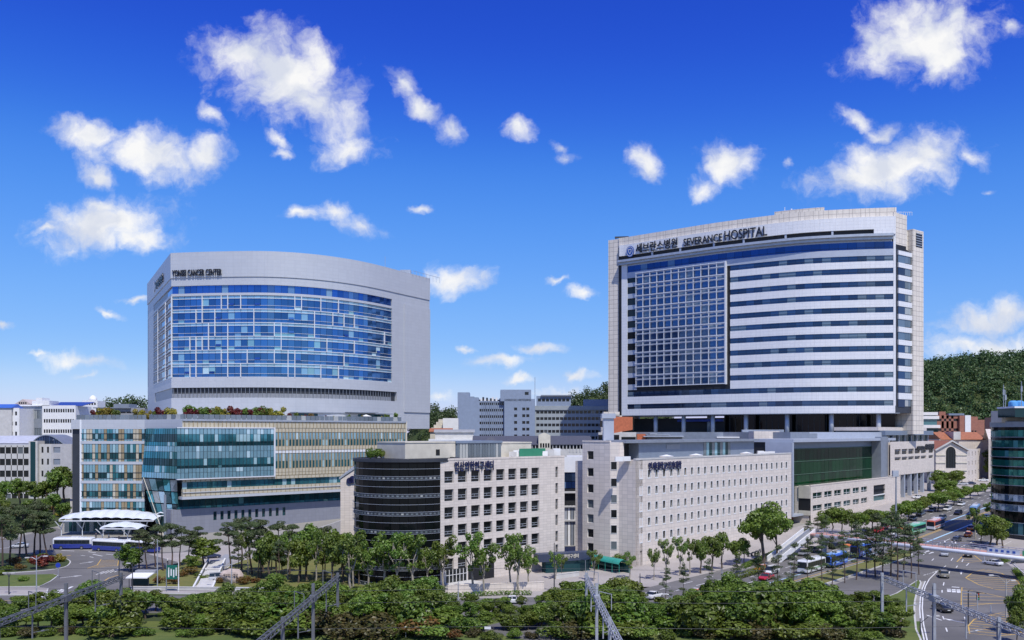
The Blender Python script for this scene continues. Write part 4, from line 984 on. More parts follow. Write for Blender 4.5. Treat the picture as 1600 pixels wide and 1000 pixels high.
    # entrance canopy with sign to the right of the block
    C = Fr(A.p(A.t(828), 4, 0).xy, (.93,.36)); L = 13
    mb = MB(); mb.fbox(C, -1, L, -3, 0, 2.6, 4.4); cn = mb.build('entrance_canopy', DNAVY, base)
    me = text_mesh('임상의학연구센터', 1.0, .08, .02); xs = [v.co.x for v in me.vertices]; x1 = max(xs)
    lay_text(me, lambda x, y, d: C.p(3+x/x1*6, .08+d, 3.3+y), 'canopy_lettering', CREAM, cn)
    mb = MB(); mb.fbox(C, 1, L-1, -2.8, -.5, 0, 2.6); mb.build('entrance_glass', G_DTEAL, base)
    return A
RA = research()
w_ = thing('granite_side_wing', 'narrow pale granite wing with sloping roof behind the black drum', 'building', (X_(545,218), 218, 0))
f_ = Fr((X_(532,218),218), (.97,.25)); t_ = f_.t(556)+1
mb = MB(); a, b = f_.p(0,0,0), f_.p(t_,0,0); c_, d_ = f_.p(t_,-5,0), f_.p(.8,-5,0)
mb.hexa([a,b,c_,d_, a+Vector((0,0,20.6)), b+Vector((0,0,24)), c_+Vector((0,0,24)), d_+Vector((0,0,20.6))]); mb.build('wall', STONE, w_)
mb = MB(); mb.hexa([a+Vector((-.3,-.3,20.6)), b+Vector((0,-.3,24)), c_+Vector((0,0,24)), d_+Vector((-.3,0,20.6)), a+Vector((-.3,-.3,21.1)), b+Vector((0,-.3,24.5)), c_+Vector((0,0,24.5)), d_+Vector((-.3,0,21.1))]); mb.build('roof', LSTEEL, w_)
mb = MB(); p = f_.p(f_.t(546), .1, 20.3); mb.tube([p, p+Vector((f_.n.x*.3, f_.n.y*.3, 0))], .75, 16); p = f_.p(f_.t(551), .1, 20.6); mb.tube([p, p+Vector((f_.n.x*.3, f_.n.y*.3, 0))], .9, 16); mb.build('round_emblem', NAVY, w_)

# ------------------------------------------------------------------ medical college: long pale slab with rows of slim windows
def college():
    P1 = (X_(993,214), 214); A = Fr(P1, (.6606,.7507)); tE = A.t(1236.5); zt = 25.4
    base = thing('medical_college', 'long pale stone block with five rows of slim tapered windows', 'college building', (P1[0], P1[1], 0))
    cols = [A.t(x) for x in (1001.5,1014.2,1025.8,1037.5,1048.9,1060,1070.8,1081.2,1091.5,1101.6,1111.8,1121.2,1130.5,1139.4,1148.2,1157,1165.4,1173.6,1181.8,1190,1198,1205.8,1213.6,1221.3,1228.6)]
    yr = (746.5,772.5,797.5,821.5,846); zr = [Z_(y, 217) for y in yr]; w, h = 1.05, 1.85
    ts = [0]
    for t in cols: ts += [t-w/2, t+w/2]
    ts.append(tE); zs = [-1]
    for z in reversed(zr): zs += [z, z+h]
    zs.append(zt); mb = MB(); punch(mb, A, ts, zs, lambda i, j: i % 2 == 1 and j % 2 == 1, .6)
    mb.fbox(A, 0, tE, -.62, -18, -1, zt-.5); mb.fbox(A, 0, tE, -.62, 0, zt-.02, zt+.0001); mb.build('wall', COLLEGE, base)
    mb = MB(); mb.fbox(A, -.05, tE+.05, -.6, .08, zt+.02, zt+.4); mb.build('coping', LCONC, base)
    # each window: dark pane narrowing towards the sill between white splayed jambs
    k = MB(); k.hexa([(-w/2*.42,.0,0),(w/2*.55,.0,0),(w/2*.55,.08,0),(-w/2*.42,.08,0),(-w/2*.72,0,h),(w/2*.9,0,h),(w/2*.9,.08,h),(-w/2*.72,.08,h)]); gm = k.mesh('window', [G_OFFICE])
    k = MB(); k.bx(-w/2-.2,w/2+.2,-.04,.05,-.3,0); k.bx(-w/2-.2,-w/2,-.04,.3,0,h); k.bx(w/2,w/2+.2,-.04,.3,0,h); k.bx(-w/2-.2,w/2+.2,-.04,.05,h,h+.14)
    k.face([(-w/2,.31,0),(w/2,.31,0),(w/2,.31,h),(-w/2,.31,h)]); fmz = k.mesh('surround', [WHITE])
    for z in zr:
        for t in cols:
            o = winst('window', gm, base, A.p(t,-.22,z), A.rz); s = bpy.data.objects.new('surround', fmz); COL.objects.link(s); s.parent = o; s.location = (0,-.22,0)
    for t in cols[:6]: winst('vent', box_mesh(.7,.35,.1,BLACK,'vent'), base, A.p(t,.02,Z_(862,217)), A.rz)
    # end facade: stepped tower and chamfer
    B = Fr(P1, A.n*-1); B = Fr((Vector(P1)-A.n*15.5), A.n)     # left end, runs towards the corner
    L_ = 15.5
    def tB(px): return B.t(px)
    za = Z_(690.8,221)
    t0, t1, t2 = B.t(914.6), B.t(955), B.t(967)
    mb = MB(); mb.fbox(B, t2, L_, -3, .03, -1, zt-.03); mb.build('end_wall', COLLEGE, base)
    TA = Fr(B.p(t0,1.2,0).xy, B.u); a1 = TA.t(953)
    zw = [Z_(y,221) for y in (718,744.5,770,794,817,840,862)]; tw = TA.t(922.5)
    ts = [0, tw-.95, tw+.95, a1]; zs = [-1]
    for z in reversed(zw): zs += [z, z+2.1]
    zs.append(za); mb = MB(); punch(mb, TA, ts, zs, lambda i, j: i == 1 and j % 2 == 1, .5); mb.fbox(TA, 0, a1, -.52, -6, -1, za-.1); mb.fbox(TA, 0, a1, -.5, .1, za, za+.4); mb.build('stair_tower', COLLEGE, base)
    for z in zw: add_win(base, TA, tw, z, 1.9, 2.1, -.3, G_OFFICE, (), fmat=WHITE)
    CB = Fr(TA.p(a1,0,0).xy, (B.p(t2,.03,0)-TA.p(a1,0,0)).xy); cbl = (B.p(t2,.03,0)-TA.p(a1,0,0)).length
    zw2 = [Z_(y,219) for y in (733.5,759.5,785,808,832,857)]
    mb = MB(); mb.fbox(CB, 0, cbl, -4, 0, -1, za-.05); mb.build('chamfer_wall', COLLEGE, base)
    for z in zw2: add_win(base, CB, cbl*.45, z, min(1.5,cbl*.7), 2.0, .06, G_OFFICE, (), fmat=WHITE)
    mb = MB(); f2 = Fr(B.p(B.t(900),-5,0).xy, B.u); mb.fbox(f2, 0, f2.t(916), -2.5, 0, -1, Z_(715,228)); mb.build('rear_wing', COLLEGE, base)
    # penthouse with deep flat roof, air handling, chimney
    K = Fr(A.p(0,-7,0).xy, A.u); k0, k1 = K.t(971), K.t(1180)
    mb = MB(); mb.fbox(K, K.t(998), K.t(1178), -8, 0, zt-.6, 29.4); mb.build('penthouse', BSTEEL, base)
    mb = MB(); mb.fbox(K, k0, k1, -9, 1.4, 29.4, 30.1); mb.build('penthouse_roof', GSTEEL, base)
    mb = MB(); mb.fbox(K, K.t(972), K.t(998), -8, -3, zt-.6, 29.4); mb.build('dark_bay', BLACK, base)
    pane_row(base, K, K.t(1099), K.t(1141), 10, zt, 29.2, .1, lambda i: [G_GREY,G_SKY,G_DTEAL][i % 3], 'penthouse_pane', gap=.14)
    mb = MB(); mb.fbox(K, K.t(1041), K.t(1062), .02, .1, 27.6, 28.9); lv = mb.build('louvre', GSTEEL, base)
    for px in (978,990,1052,1098,1176,1198,1206,1215):
        mb = MB(); p = A.p(A.t(px), -2, zt); hz = .9+.5*((px*7) % 3)/2
        if px in (1052,1098,1176): mb.tube([p, p+Vector((0,0,.6)), p+Vector((0,0,1.0))], [1.2,1.9,.2], 10)
        else: mb.bx(p.x-.9,p.x+.9,p.y-.6,p.y+.6,p.z-.2,p.z+hz)
        mb.build('roof_ventilator' if px in (1052,1098,1176) else 'air_conditioner', WHITE, base)
    p = TA.p(TA.t(929),-6,0); mb = MB(); mb.bx(p.x-1.3,p.x+1.3,p.y,p.y+2.6,zt,35.6); mb.bx(p.x-1.7,p.x+1.7,p.y-.4,p.y+3,35.6,36.8); mb.build('chimney', LBLUE, base)
    me = text_mesh('연세대학교의과대학', 2.2, .2, .035); xs = [v.co.x for v in me.vertices]; x0, x1 = min(xs), max(xs); a, b = A.t(1012), A.t(1063.5)
    lay_text(me, lambda x, y, d: A.p(a+(x-x0)/(x1-x0)*(b-a), .25+d, 22.95+y), 'sign_lettering', NAVY, base)
    return A
CO = college()

# ------------------------------------------------------------------ hospital podium on the right
def spodium():
    base = thing('hospital_podium', 'wide hospital base with dark green glass hall and white stone wings', 'hospital', (120, 330, 2))
    U = (.6606,.7507)
    WG = Fr((X_(1266.6,292),292), U); w1 = WG.t(1407); zt = 14.6
    # white lower wing with two rows of windows and a deep loggia
    cols = [(1270,1284.5),(1288,1300),(1303.5,1314.5),(1318,1329),(1332.5,1342.5),(1345.5,1355)]; yr = ((769,778.2),(788.5,797.5)); 
    ts = [0]
    for a, b in cols: ts += [WG.t(a), WG.t(b)]
    ts += [WG.t(1365), WG.t(1383), w1]; z = [Z_(797.5,296), Z_(788.8,296), Z_(778.5,296), Z_(769.5,296)]
    zs = [0, z[0], z[1], z[2], z[3], zt]
    mb = MB(); punch(mb, WG, ts, zs, lambda i, j: (i % 2 == 1 and i < 12 and j in (1,3)) or (i == 13 and j in (1,2,3)), .6)
    mb.fbox(WG, 0, w1, -.62, -16, 0, zt-.4); mb.fbox(WG, -.05, w1+.05, -.6, .1, zt-.02, zt+.3); mb.build('wing_wall', STONE, base)
    for a, b in cols:
        ta, tb = WG.t(a), WG.t(b); w = tb-ta
        for (z0, z1) in ((z[0],z[1]),(z[2],z[3])):
            winst('window', box_mesh(w, z1-z0, .08, G_DTEAL, 'window'), base, WG.p((ta+tb)/2,-.3,z0), WG.rz)
            mb = MB(); mb.fbox(WG, ta, tb, -.3, -.2, z0+(z1-z0)*.3-.05, z0+(z1-z0)*.3+.05); mb.fbox(WG, (ta+tb)/2-.06, (ta+tb)/2+.06, -.3, -.2, z0, z1); mb.build('frame', WHITE, base)
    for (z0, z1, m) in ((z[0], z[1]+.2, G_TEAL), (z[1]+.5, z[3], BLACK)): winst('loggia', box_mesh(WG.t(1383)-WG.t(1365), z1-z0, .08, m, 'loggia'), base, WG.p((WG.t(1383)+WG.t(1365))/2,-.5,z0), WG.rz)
    mb = MB(); mb.fbox(WG, WG.t(1365), WG.t(1383), -.45, 0, z[1]+.15, z[1]+.5); mb.build('loggia_rail', WHITE, base)
    # left return of the wing: pale frame with dark opening
    RF = Fr(WG.p(0,-4,0).xy, WG.n); mb = MB(); mb.fbox(RF, 0, 3.9, -.3, .3, 10.5, zt); mb.fbox(RF, 0, 3.9, -.3, .3, 5, 6.5); mb.build('wing_return', CREAM, base)
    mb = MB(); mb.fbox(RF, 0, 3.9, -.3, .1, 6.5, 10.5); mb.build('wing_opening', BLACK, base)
    # green glass hall set back behind the wing
    GH = Fr(WG.p(0,-5.5,0).xy, U); g0, g1 = GH.t(1225), GH.t(1372); gz1 = 28.9
    n = 26; lev = [1,5.2,9.5,13.8,18.1,22.4,26.6]
    mb = MB(); mb.fbox(GH, g0, g1+4, -16, -.3, 5, gz1); mb.build('hall_core', BLACK, base)
    for a, b in zip(lev[1:], lev[2:]): pane_row(base, GH, g0, g1, n, a+.12, b-.12, 0, G_GREEN, 'hall_pane', gap=.1)
    pane_row(base, GH, g0, GH.t(1266), 8, lev[0]+4.1, lev[1], 0, G_GREEN, 'hall_pane', gap=.1)
    for a in lev[1:]: mb = MB(); mb.fbox(GH, g0, g1, -.2, .14, a-.08, a+.08); mb.build('hall_transom', plain('green_transom',(.08,.15,.10),.5), base)
    mb = MB(); mb.fbox(GH, g0, g1, -.4, .0, lev[-1]+.15, gz1); mb.build('hall_frieze', BSTEEL, base)
    mb = MB(); mb.fbox(GH, g0-.5, GH.t(1386), -16, 3.4, gz1, gz1+1.0); mb.fbox(GH, g0-1, g0+.1, -6, 3.3, 5, gz1); mb.build('hall_roof', LBLUE, base)
    q0, q1 = GH.p(g1+.2,0,0), GH.p(g1+3.4,3.4,0); SF = Fr(q0.xy, (q1-q0).xy); sl_ = (q1-q0).length
    mb = MB(); mb.fbox(SF, 0, sl_, -1, .02, 12, gz1); mb.build('hall_side', LBLUE, base)
    # red brick entrance below the hall
    mb = MB(); mb.fbox(GH, g0, GH.t(1268), -6, -.4, 0, 5); mb.build('brick_base', BRICK, base)
    mb = MB(); mb.fbox(GH, GH.t(1240), GH.t(1256), -.42, -.3, 0, 3.2); mb.build('dark_doorway', BLACK, base)
    mb = MB(); mb.fbox(GH, g0-.5, GH.t(1270), -.4, 3.2, 4.9, 5.5); mb.build('door_canopy', LBLUE, base)
    K = Fr(GH.p(GH.t(1263),2.5,0).xy, U); mb = MB(); mb.fbox(K, 0, 4.5, -3.5, 0, 1, 4.4); mb.build('glass_kiosk', G_DTEAL, base)
    # right block: stone box over tall columns, window storey under a steel roof
    S = Fr((X_(1391,352),352), U); s1 = S.t(1459.5); zb, zu = 15.3, 28.4
    cw = [(1398,1407.5),(1409,1418),(1419.3,1428),(1429.2,1437.8),(1439,1447)]; ts = [0]
    for a, b in cw: ts += [S.t(a), S.t(b)]
    ts += [S.t(1451), S.t(1458), s1]; zz = [Z_(720,357), Z_(714.5,357), Z_(710.8,357), Z_(702,357)]
    zs = [zb, zz[0], zz[1], zz[2], zz[3], zu]
    mb = MB(); punch(mb, S, ts, zs, lambda i, j: (i % 2 == 1 and j in (1,3)), .7); mb.fbox(S, 0, s1, -.72, -20, zb, zu-.3); mb.fbox(S, 0, s1, 0, -20, zb-.3, zb-.01); mb.build('stone_box', STONE, base)
    for i in range(1, len(ts)-1, 2):
        for (z0, z1) in ((zz[0],zz[1]),(zz[2],zz[3])): add_win(base, S, (ts[i]+ts[i+1])/2, z0, ts[i+1]-ts[i], z1-z0, -.5, G_OFFICE, (('h',.72),), fmat=WHITE)
    me = text_mesh('치과대학병원', 2.6, .3, .08); xs = [v.co.x for v in me.vertices]; x0, x1 = min(xs), max(xs); a, b = S.t(1445), S.t(1458.5)
    lay_text(me, lambda x, y, d: S.p(a+(x-x0)/(x1-x0)*(b-a), .25+d, 24.9+y), 'sign_lettering', DARKL, base)
    me = text_mesh('연세대학교', 1.7, .3, .06); xs = [v.co.x for v in me.vertices]; x0, x1 = min(xs), max(xs); a2, b2 = S.t(1432), S.t(1444)
    lay_text(me, lambda x, y, d: S.p(a2+(x-x0)/(x1-x0)*(b2-a2), .25+d, 24.9+y), 'sign_lettering', DARKL, base)
    for px in (1414.5,1424.5,1434.5,1444,1455): mb = MB(); t = S.t(px); mb.fbox(S, t-.55, t+.55, -1.6, -.2, 4, zb-.3); mb.build('tall_column', LBLUE, base)
    mb = MB(); mb.fbox(S, S.t(1405), s1-.5, -9, -5, 3, zb-.3); mb.build('recess_wall', BSTEEL, base)
    mb = MB(); mb.fbox(S, S.t(1408), s1-.8, -5, -4.8, 3.5, zb-.5); gl_ = mb.build('recess_glass', G_NAVY, base)
    mb = MB(); mb.fbox(S, 1, s1-1.5, -9, -2.5, zu-.3, zu+2.6); mb.build('window_storey', DSTEEL, base)
    for i in range(8): mb = MB(); t = 1+i*(s1-3)/7; mb.fbox(S, t-.3, t+.3, -2.5, -1.8, zu-.2, zu+2.7); mb.build('storey_post', LBLUE, base)
    pane_row(base, S, 1, s1-1.6, 7, zu+.1, zu+2.5, -2.4, G_DTEAL, 'storey_pane', gap=.7)
    mb = MB(); mb.fbox(S, -4, s1+.8, -20, -.5, zu+2.6, zu+4.4); mb.build('steel_roof', BSTEEL, base)
    mb = MB(); mb.fbox(S, -6, s1-2, -20, -2.5, zu+4.4, zu+5.8); mb.build('stone_attic', STONE, base)
    mb = MB(); mb.fbox(S, S.t(1380), .1, -10, -.8, 5, zu+2); mb.build('link_recess', GSTEEL, base)
    # roofs between college and tower
    body = [(X_(952,352),352),(X_(1130,338),338),(X_(1235,312),312)]; e = GH.p(GH.t(1386),-14,0); body += [(e.x,e.y),(e.x+30,e.y+50),(60,460),(45,420)]
    mb = MB(); mb.prism(ccw(body), 0, 32.2); mb.build('podium_core', GSTEEL, base)
    V = Fr((X_(1120,334),334), (1,-.22)); 
    mb = MB(); mb.fbox(V, V.t(1160), V.t(1225), -12, 0, 30.3, 33.1); mb.build('roof_vault', LSTEEL, base)
    mb = MB(); mb.fbox(V, V.t(1120), V.t(1182), -8, 1, 30.0, 30.5); mb.build('roof_slab', WHITE, base)
    V2 = Fr((X_(1180,318),318), (1,.06)); mb = MB(); mb.fbox(V2, V2.t(1178), V2.t(1218), -6, 0, 27, 32.5); mb.build('granite_plant_room', STONE, base)
    mb = MB(); mb.fbox(V2, V2.t(1180), V2.t(1240), -8, -.5, 22, 29.0); mb.build('blue_wall', LBLUE, base)
    V3 = Fr((X_(1220,320),320), (.8,.5)); mb = MB(); mb.fbox(V3, V3.t(1219), V3.t(1384), -12, 0, 29.9, 32.2); mb.build('long_roof', LBLUE, base)
    mb = MB(); mb.fbox(V3, V3.t(1238), V3.t(1276), .05, .3, 30.0, 31.7); lv = mb.build('roof_louvre', GSTEEL, base)
    # stone stair head, red panel, white slabs
    V4 = Fr((X_(940,345),345), (1,-.05))
    mb = MB(); mb.fbox(V4, V4.t(940), V4.t(972), -10, 0, 20, 38.6); mb.fbox(V4, V4.t(943), V4.t(968), -11, .6, 38.6, 40); mb.build('stair_head', STONE2, base)
    winst('window', box_mesh(2,2.4,.1,G_OFFICE,'window'), base, V4.p(V4.t(941.5),.05,34.2), V4.rz)
    V5 = Fr((X_(957,330),330), (1,.12)); mb = MB(); a, b = V5.t(957.5), V5.t(988.5)
    P = [V5.p(a,0,Z_(677,331)), V5.p(b,0,Z_(671.5,331)), V5.p(b,0,Z_(651.5,331)), V5.p(a,0,Z_(651,331))]; Q = [p+Vector((0,1.2,0)) for p in P]
    mb.hexa([P[0],P[1],Q[1],Q[0],P[3],P[2],Q[2],Q[3]]); mb.build('red_panel', RED, base)
    mb = MB(); mb.fbox(V4, V4.t(935), V4.t(994), .5, -6, 26, Z_(675.5,345)); mb.build('low_block', LCONC, base)
    winst('window_strip', box_mesh(8,2.0,.1,G_OFFICE,'window_strip'), base, V4.p(V4.t(951),.55,Z_(687.5,345)), V4.rz); winst('window_strip', box_mesh(5.5,1.2,.1,G_OFFICE,'window_strip'), base, V4.p(V4.t(982),.55,Z_(687.5,345)), V4.rz)
    mb = MB(); mb.fbox(V4, V4.t(995), V4.t(1008), 1, -3, 28, Z_(678,345)); mb.build('red_panel', RED, base)
    for i in range(3): mb = MB(); mb.fbox(V4, V4.t(1004)+i*1.2, V4.t(1066)-i*5, 4, -4, 30.4+i*.5, 30.75+i*.5); mb.build('stepped_roof', LSTEEL if i else LBLUE, base)
    return base
spodium()

l_ = thing('link_building','white link block with dark blue glazing in the narrow gap between office and college','building',(X_(890,250),250,0))
f_ = Fr((X_(868,250),250),(1,.1)); e_ = f_.t(918)
mb = MB(); mb.fbox(f_, 0, e_, -8, 0, Z_(738,250), Z_(713,250)); mb.build('upper_wall', WHITE, l_)
mb = MB(); mb.fbox(f_, 0, e_, -8, -.5, 0, Z_(738,250)); mb.build('dark_core', BLACK, l_)
pane_row(l_, f_, 0, e_, 6, Z_(752,250), Z_(738.5,250), -.3, G_NAVY, 'glass_pane'); pane_row(l_, f_, 0, e_, 6, Z_(763,250), Z_(753,250), -.3, G_TOP, 'glass_pane')
for py in (768,790,812): mb = MB(); mb.fbox(f_, 0, e_, -.5, .8, Z_(py+2.5,250), Z_(py,250)); mb.build('ledge', LCONC, l_)
for i in range(4): mb = MB(); t = f_.t(884+i*5); mb.fbox(f_, t-.35, t+.35, -.5, .2, 0, Z_(790,250)); mb.build('duct', [LSTEEL,WHITE,GSTEEL,LCONC][i], l_)
# ------------------------------------------------------------------ other buildings
def block(base, fr, t0, t1, dep, z0, z1, m, name='wall', cols=0, rows=0, ww=1.6, wh=1.5, zf=.25, gm=G_OFFICE, m0=.6, skip=None, sill=None, wname='window'):
    """one rectangular volume with a grid of recessed windows on its front"""
    mb = MB()
    if cols and rows:
        pitch = (t1-t0-2*m0)/cols; zp = (z1-z0)/rows; ts = [t0]; zs = [z0]
        for c in range(cols): tm = t0+m0+(c+.5)*pitch; ts += [tm-ww/2, tm+ww/2]
        ts.append(t1)
        for r in range(rows): zs += [z0+r*zp+zf*zp, z0+r*zp+zf*zp+wh]
        zs.append(z1)
        sk = skip or (lambda c, r: False)
        punch(mb, fr, ts, zs, lambda i, j: i % 2 == 1 and j % 2 == 1 and not sk(i//2, j//2), .35)
        mb.fbox(fr, t0, t1, -.36, -dep, z0, z1-.05); mb.fbox(fr, t0, t1, 0, -.4, z1-.001, z1+.2)
    else: mb.fbox(fr, t0, t1, 0, -dep, z0, z1)
    o = mb.build(name, m, base)
    if cols and rows:
        for c in range(cols):
            for r in range(rows):
                if sk(c, r): continue
                tm = t0+m0+(c+.5)*pitch; winst(wname, box_mesh(ww, wh, .08, gm, wname), base, fr.p(tm,-.25,z0+r*zp+zf*zp), fr.rz)
                if sill is not None: winst('sill', box_mesh(ww+.3, .18, .3, sill, 'sill'), base, fr.p(tm,.1,z0+r*zp+zf*zp-.2), fr.rz)
    return o
def mid_hospital():     # grey-blue wards in the middle distance
    y = 470; base = thing('old_ward_block', 'blue grey hospital wards with rows of small dark windows in the gap between the towers', 'hospital', (X_(820,y), y, hgt(y)))
    H0 = 10; A = Fr((X_(715,y),y), (1,.02)); z = lambda py: Z_(py, y)
    BG = plain('blue_grey_render', (.25,.31,.42), .7, 0, .08); GG = plain('grey_render', (.34,.38,.41), .7, 0, .08)
    block(base, A, A.t(715), A.t(741), 18, H0, z(619.5), BG, 'stair_block'); block(base, A, A.t(715), A.t(733.5), 14, z(619.5), z(613), BG, 'stair_block')
    # stack of glazing at the stair
    for i in range(6): winst('stair_pane', box_mesh(A.t(747)-A.t(741), 2.6, .1, [G_SKY,G_OFFICE,G_TEAL][i % 3], 'stair_pane'), base, A.p((A.t(747)+A.t(741))/2,-.4,z(676-i*9.5)), A.rz)
    block(base, A, A.t(741), A.t(748), 16, H0, z(621), BG, 'stair_block')
    block(base, A, A.t(748), A.t(788), 16, z(687), z(627), BG, 'ward_wall', 12, 6, 1.3, 1.4, .4, G_OFFICE)
    B = Fr(A.p(0,2,0).xy, A.u)
    block(base, B, B.t(788), B.t(836), 18, z(687), z(624), BG, 'ward_wall', 7, 6, 1.6, 1.5, .35, G_OFFICE, skip=lambda c, r: c not in (2,4,5) or r == 5)
    block(base, B, B.t(782), B.t(830), 16, z(627), z(609), BG, 'plant_room'); winst('window', box_mesh(2,1.5,.1,G_OFFICE,'window'), base, B.p(B.t(823),.06,z(617)), B.rz)
    C = Fr(B.p(B.t(836),-3,0).xy, (1,-.06)); c1 = C.t(1000)
    block(base, C, 0, c1, 16, z(700), z(640), GG, 'ward_wall', 26, 6, 1.7, 1.5, .38, G_OFFICE)
    mb = MB(); mb.fbox(C, -.1, c1, -16, .5, z(640.5), z(634)); mb.build('cornice', GG, base)
    block(base, C, C.t(838), C.t(892), 10, z(634), z(619), BG, 'roof_storey', 8, 1, 1.6, 1.6, .45, G_OFFICE); mb = MB(); mb.fbox(C, C.t(845), C.t(893), -10, 1, z(619), z(617)); mb.build('roof_edge', GSTEEL, base)
    block(base, C, C.t(912), C.t(950), 10, z(634), z(624), BG, 'roof_storey')
    for i in range(14):
        mb = MB(); t = A.t(749)+i*1.0; p = A.p(t, -3-(i % 3), z(627)); mb.bx(p.x-.5,p.x+.5,p.y-.5,p.y+.5,p.z-.3,p.z+1+(i*37 % 5)*.35); mb.build('roof_equipment', WHITE if i % 2 else DSTEEL, base)
    mb = MB(); p = B.p(B.t(836),-1,z(634)); mb.tube([p, p+Vector((0,0,15))], .12, 6); mb.build('mast', GSTEEL, base)
mid_hospital()
def tile_roof(base, fr, t0, t1, dep, ze, zr, m, name='roof', over=.5):      # gable roof, ridge along the front
    a = [fr.p(t0-over,over,ze), fr.p(t1+over,over,ze), fr.p(t1+over,-dep/2,zr), fr.p(t0-over,-dep/2,zr), fr.p(t0-over,-dep-over,ze), fr.p(t1+over,-dep-over,ze)]
    d = Vector((0,0,-.25)); mb = MB()
    mb.hexa([a[0]+d,a[1]+d,a[2]+d,a[3]+d,a[0],a[1],a[2],a[3]]); mb.hexa([a[3]+d,a[2]+d,a[5]+d,a[4]+d,a[3],a[2],a[5],a[4]]); 
    mb.face([a[0]+d,a[3]+d,a[4]+d]); mb.face([a[1]+d,a[5]+d,a[2]+d]); return mb.build(name, m, base)
def hall():             # long dark pitched roof with a stone gable in the middle, behind the research centre
    y = 330; base = thing('long_pitched_hall', 'long hall with dark grey pitched roof and a carved cream gable', 'building', (X_(850,y), y, hgt(y)))
    A = Fr((X_(742,y),y), (1,.08)); z = lambda p: Z_(p, y+6)
    SL = panels('slate', (.09,.095,.12), .8, .4, .04, (.05,.05,.06), offset=.5)
    block(base, A, 0, A.t(925), 14, hgt(y)-1, z(694), LCONC, 'wall', 34, 1, 1.3, 1.6, .93)
    tile_roof(base, A, 0, A.t(925), 14, z(694), z(681), SL)
    for i in range(34): mb = MB(); t = (i+.5)*A.t(925)/34; mb.fbox(A, t-.12, t+.12, .05, .25, z(706), z(694.5)); mb.build('pilaster', LCONC, base)
    g0, g1 = A.t(841), A.t(859.5); mb = MB(); P = [A.p(g0,1,hgt(y)), A.p(g1,1,hgt(y)), A.p(g1,1,z(680)), A.p((g0+g1)/2,1,z(676)), A.p(g0,1,z(680))]; Q = [p+Vector((0,6,0)) for p in P]; n = 5
    mb.face(P); [mb.face([P[i], Q[i], Q[(i+1) % n], P[(i+1) % n]]) for i in range(n)]; mb.build('stone_gable', CREAM, base)
    for i in range(4): winst('gable_window', box_mesh(.6,1.6,.1,G_OFFICE,'gable_window'), base, A.p(g0+.9+i*.95,1.06,z(699)), A.rz)
    mb = MB(); c = A.p(A.t(768),-2,0); 
    for k in range(4):
        q = [c+Vector((5*math.cos(R(45+90*(k+j))), 5*math.sin(R(45+90*(k+j))), z(692))) for j in (0,1)]; mb.face([q[0], q[1], Vector((c.x,c.y,z(681)))])
    mb.build('pyramid_roof', SL, base)
hall()
def houses():
    y = 430; A = Fr((X_(670,y),y), (1,.03)); z = lambda p: Z_(p, y)
    b = thing('white_villa', 'small white flat-roofed villa with two dark windows below the wooded hill', 'house', (X_(700,y), y, hgt(y)))
    block(b, A, A.t(692), A.t(716), 9, hgt(y)-2, z(654), WHITE, 'wall', 3, 2, 1.4, 1.6, .35, skip=lambda c, r: r == 0)
    b2 = thing('cream_stepped_house', 'cream stepped apartment house on the slope beside the white villa', 'house', (X_(683,y+6), y+6, hgt(y)))
    for i in range(4): block(b2, Fr((X_(670,y+6),y+6+i), (1,.02)), A.t(674+i*3.5), A.t(697), 6, hgt(y)-2 if i == 0 else z(672-4.5*(i-1)), z(668-4.5*i), CREAM, 'storey')
    y2 = 345; A2 = Fr((X_(672,y2),y2), (1,.06)); z2 = lambda p: Z_(p, y2)
    b3 = thing('white_gabled_house', 'pale house with low grey gables beside the silver tower', 'house', (X_(710,y2), y2, hgt(y2)))
    block(b3, A2, A2.t(680), A2.t(740), 10, hgt(y2)-2, z2(675), LCONC, 'wall', 8, 2, 1.1, 1.3, .7, skip=lambda c, r: r == 0 or c in (0,3,5,7))
    tile_roof(b3, A2, A2.t(680), A2.t(740), 10, z2(675), z2(671), ROOFG)
    block(b3, Fr(A2.p(0,3,0).xy, A2.u), A2.t(670), A2.t(745), 6, hgt(y2)-2, z2(686), WHITE, 'lower_storey')
    b4 = thing('terracotta_cottage', 'cottage roof of terracotta tiles behind the gabled house', 'house', (X_(680,y2+40), y2+40, hgt(y2)))
    A4 = Fr((X_(672,y2+40),y2+40), (1,0)); block(b4, A4, 0, 9, 8, hgt(y2)-1, Z_(674,y2+40), CREAM, 'wall'); tile_roof(b4, A4, 0, 9, 8, Z_(674,y2+40), Z_(669,y2+40), TILE)
houses()
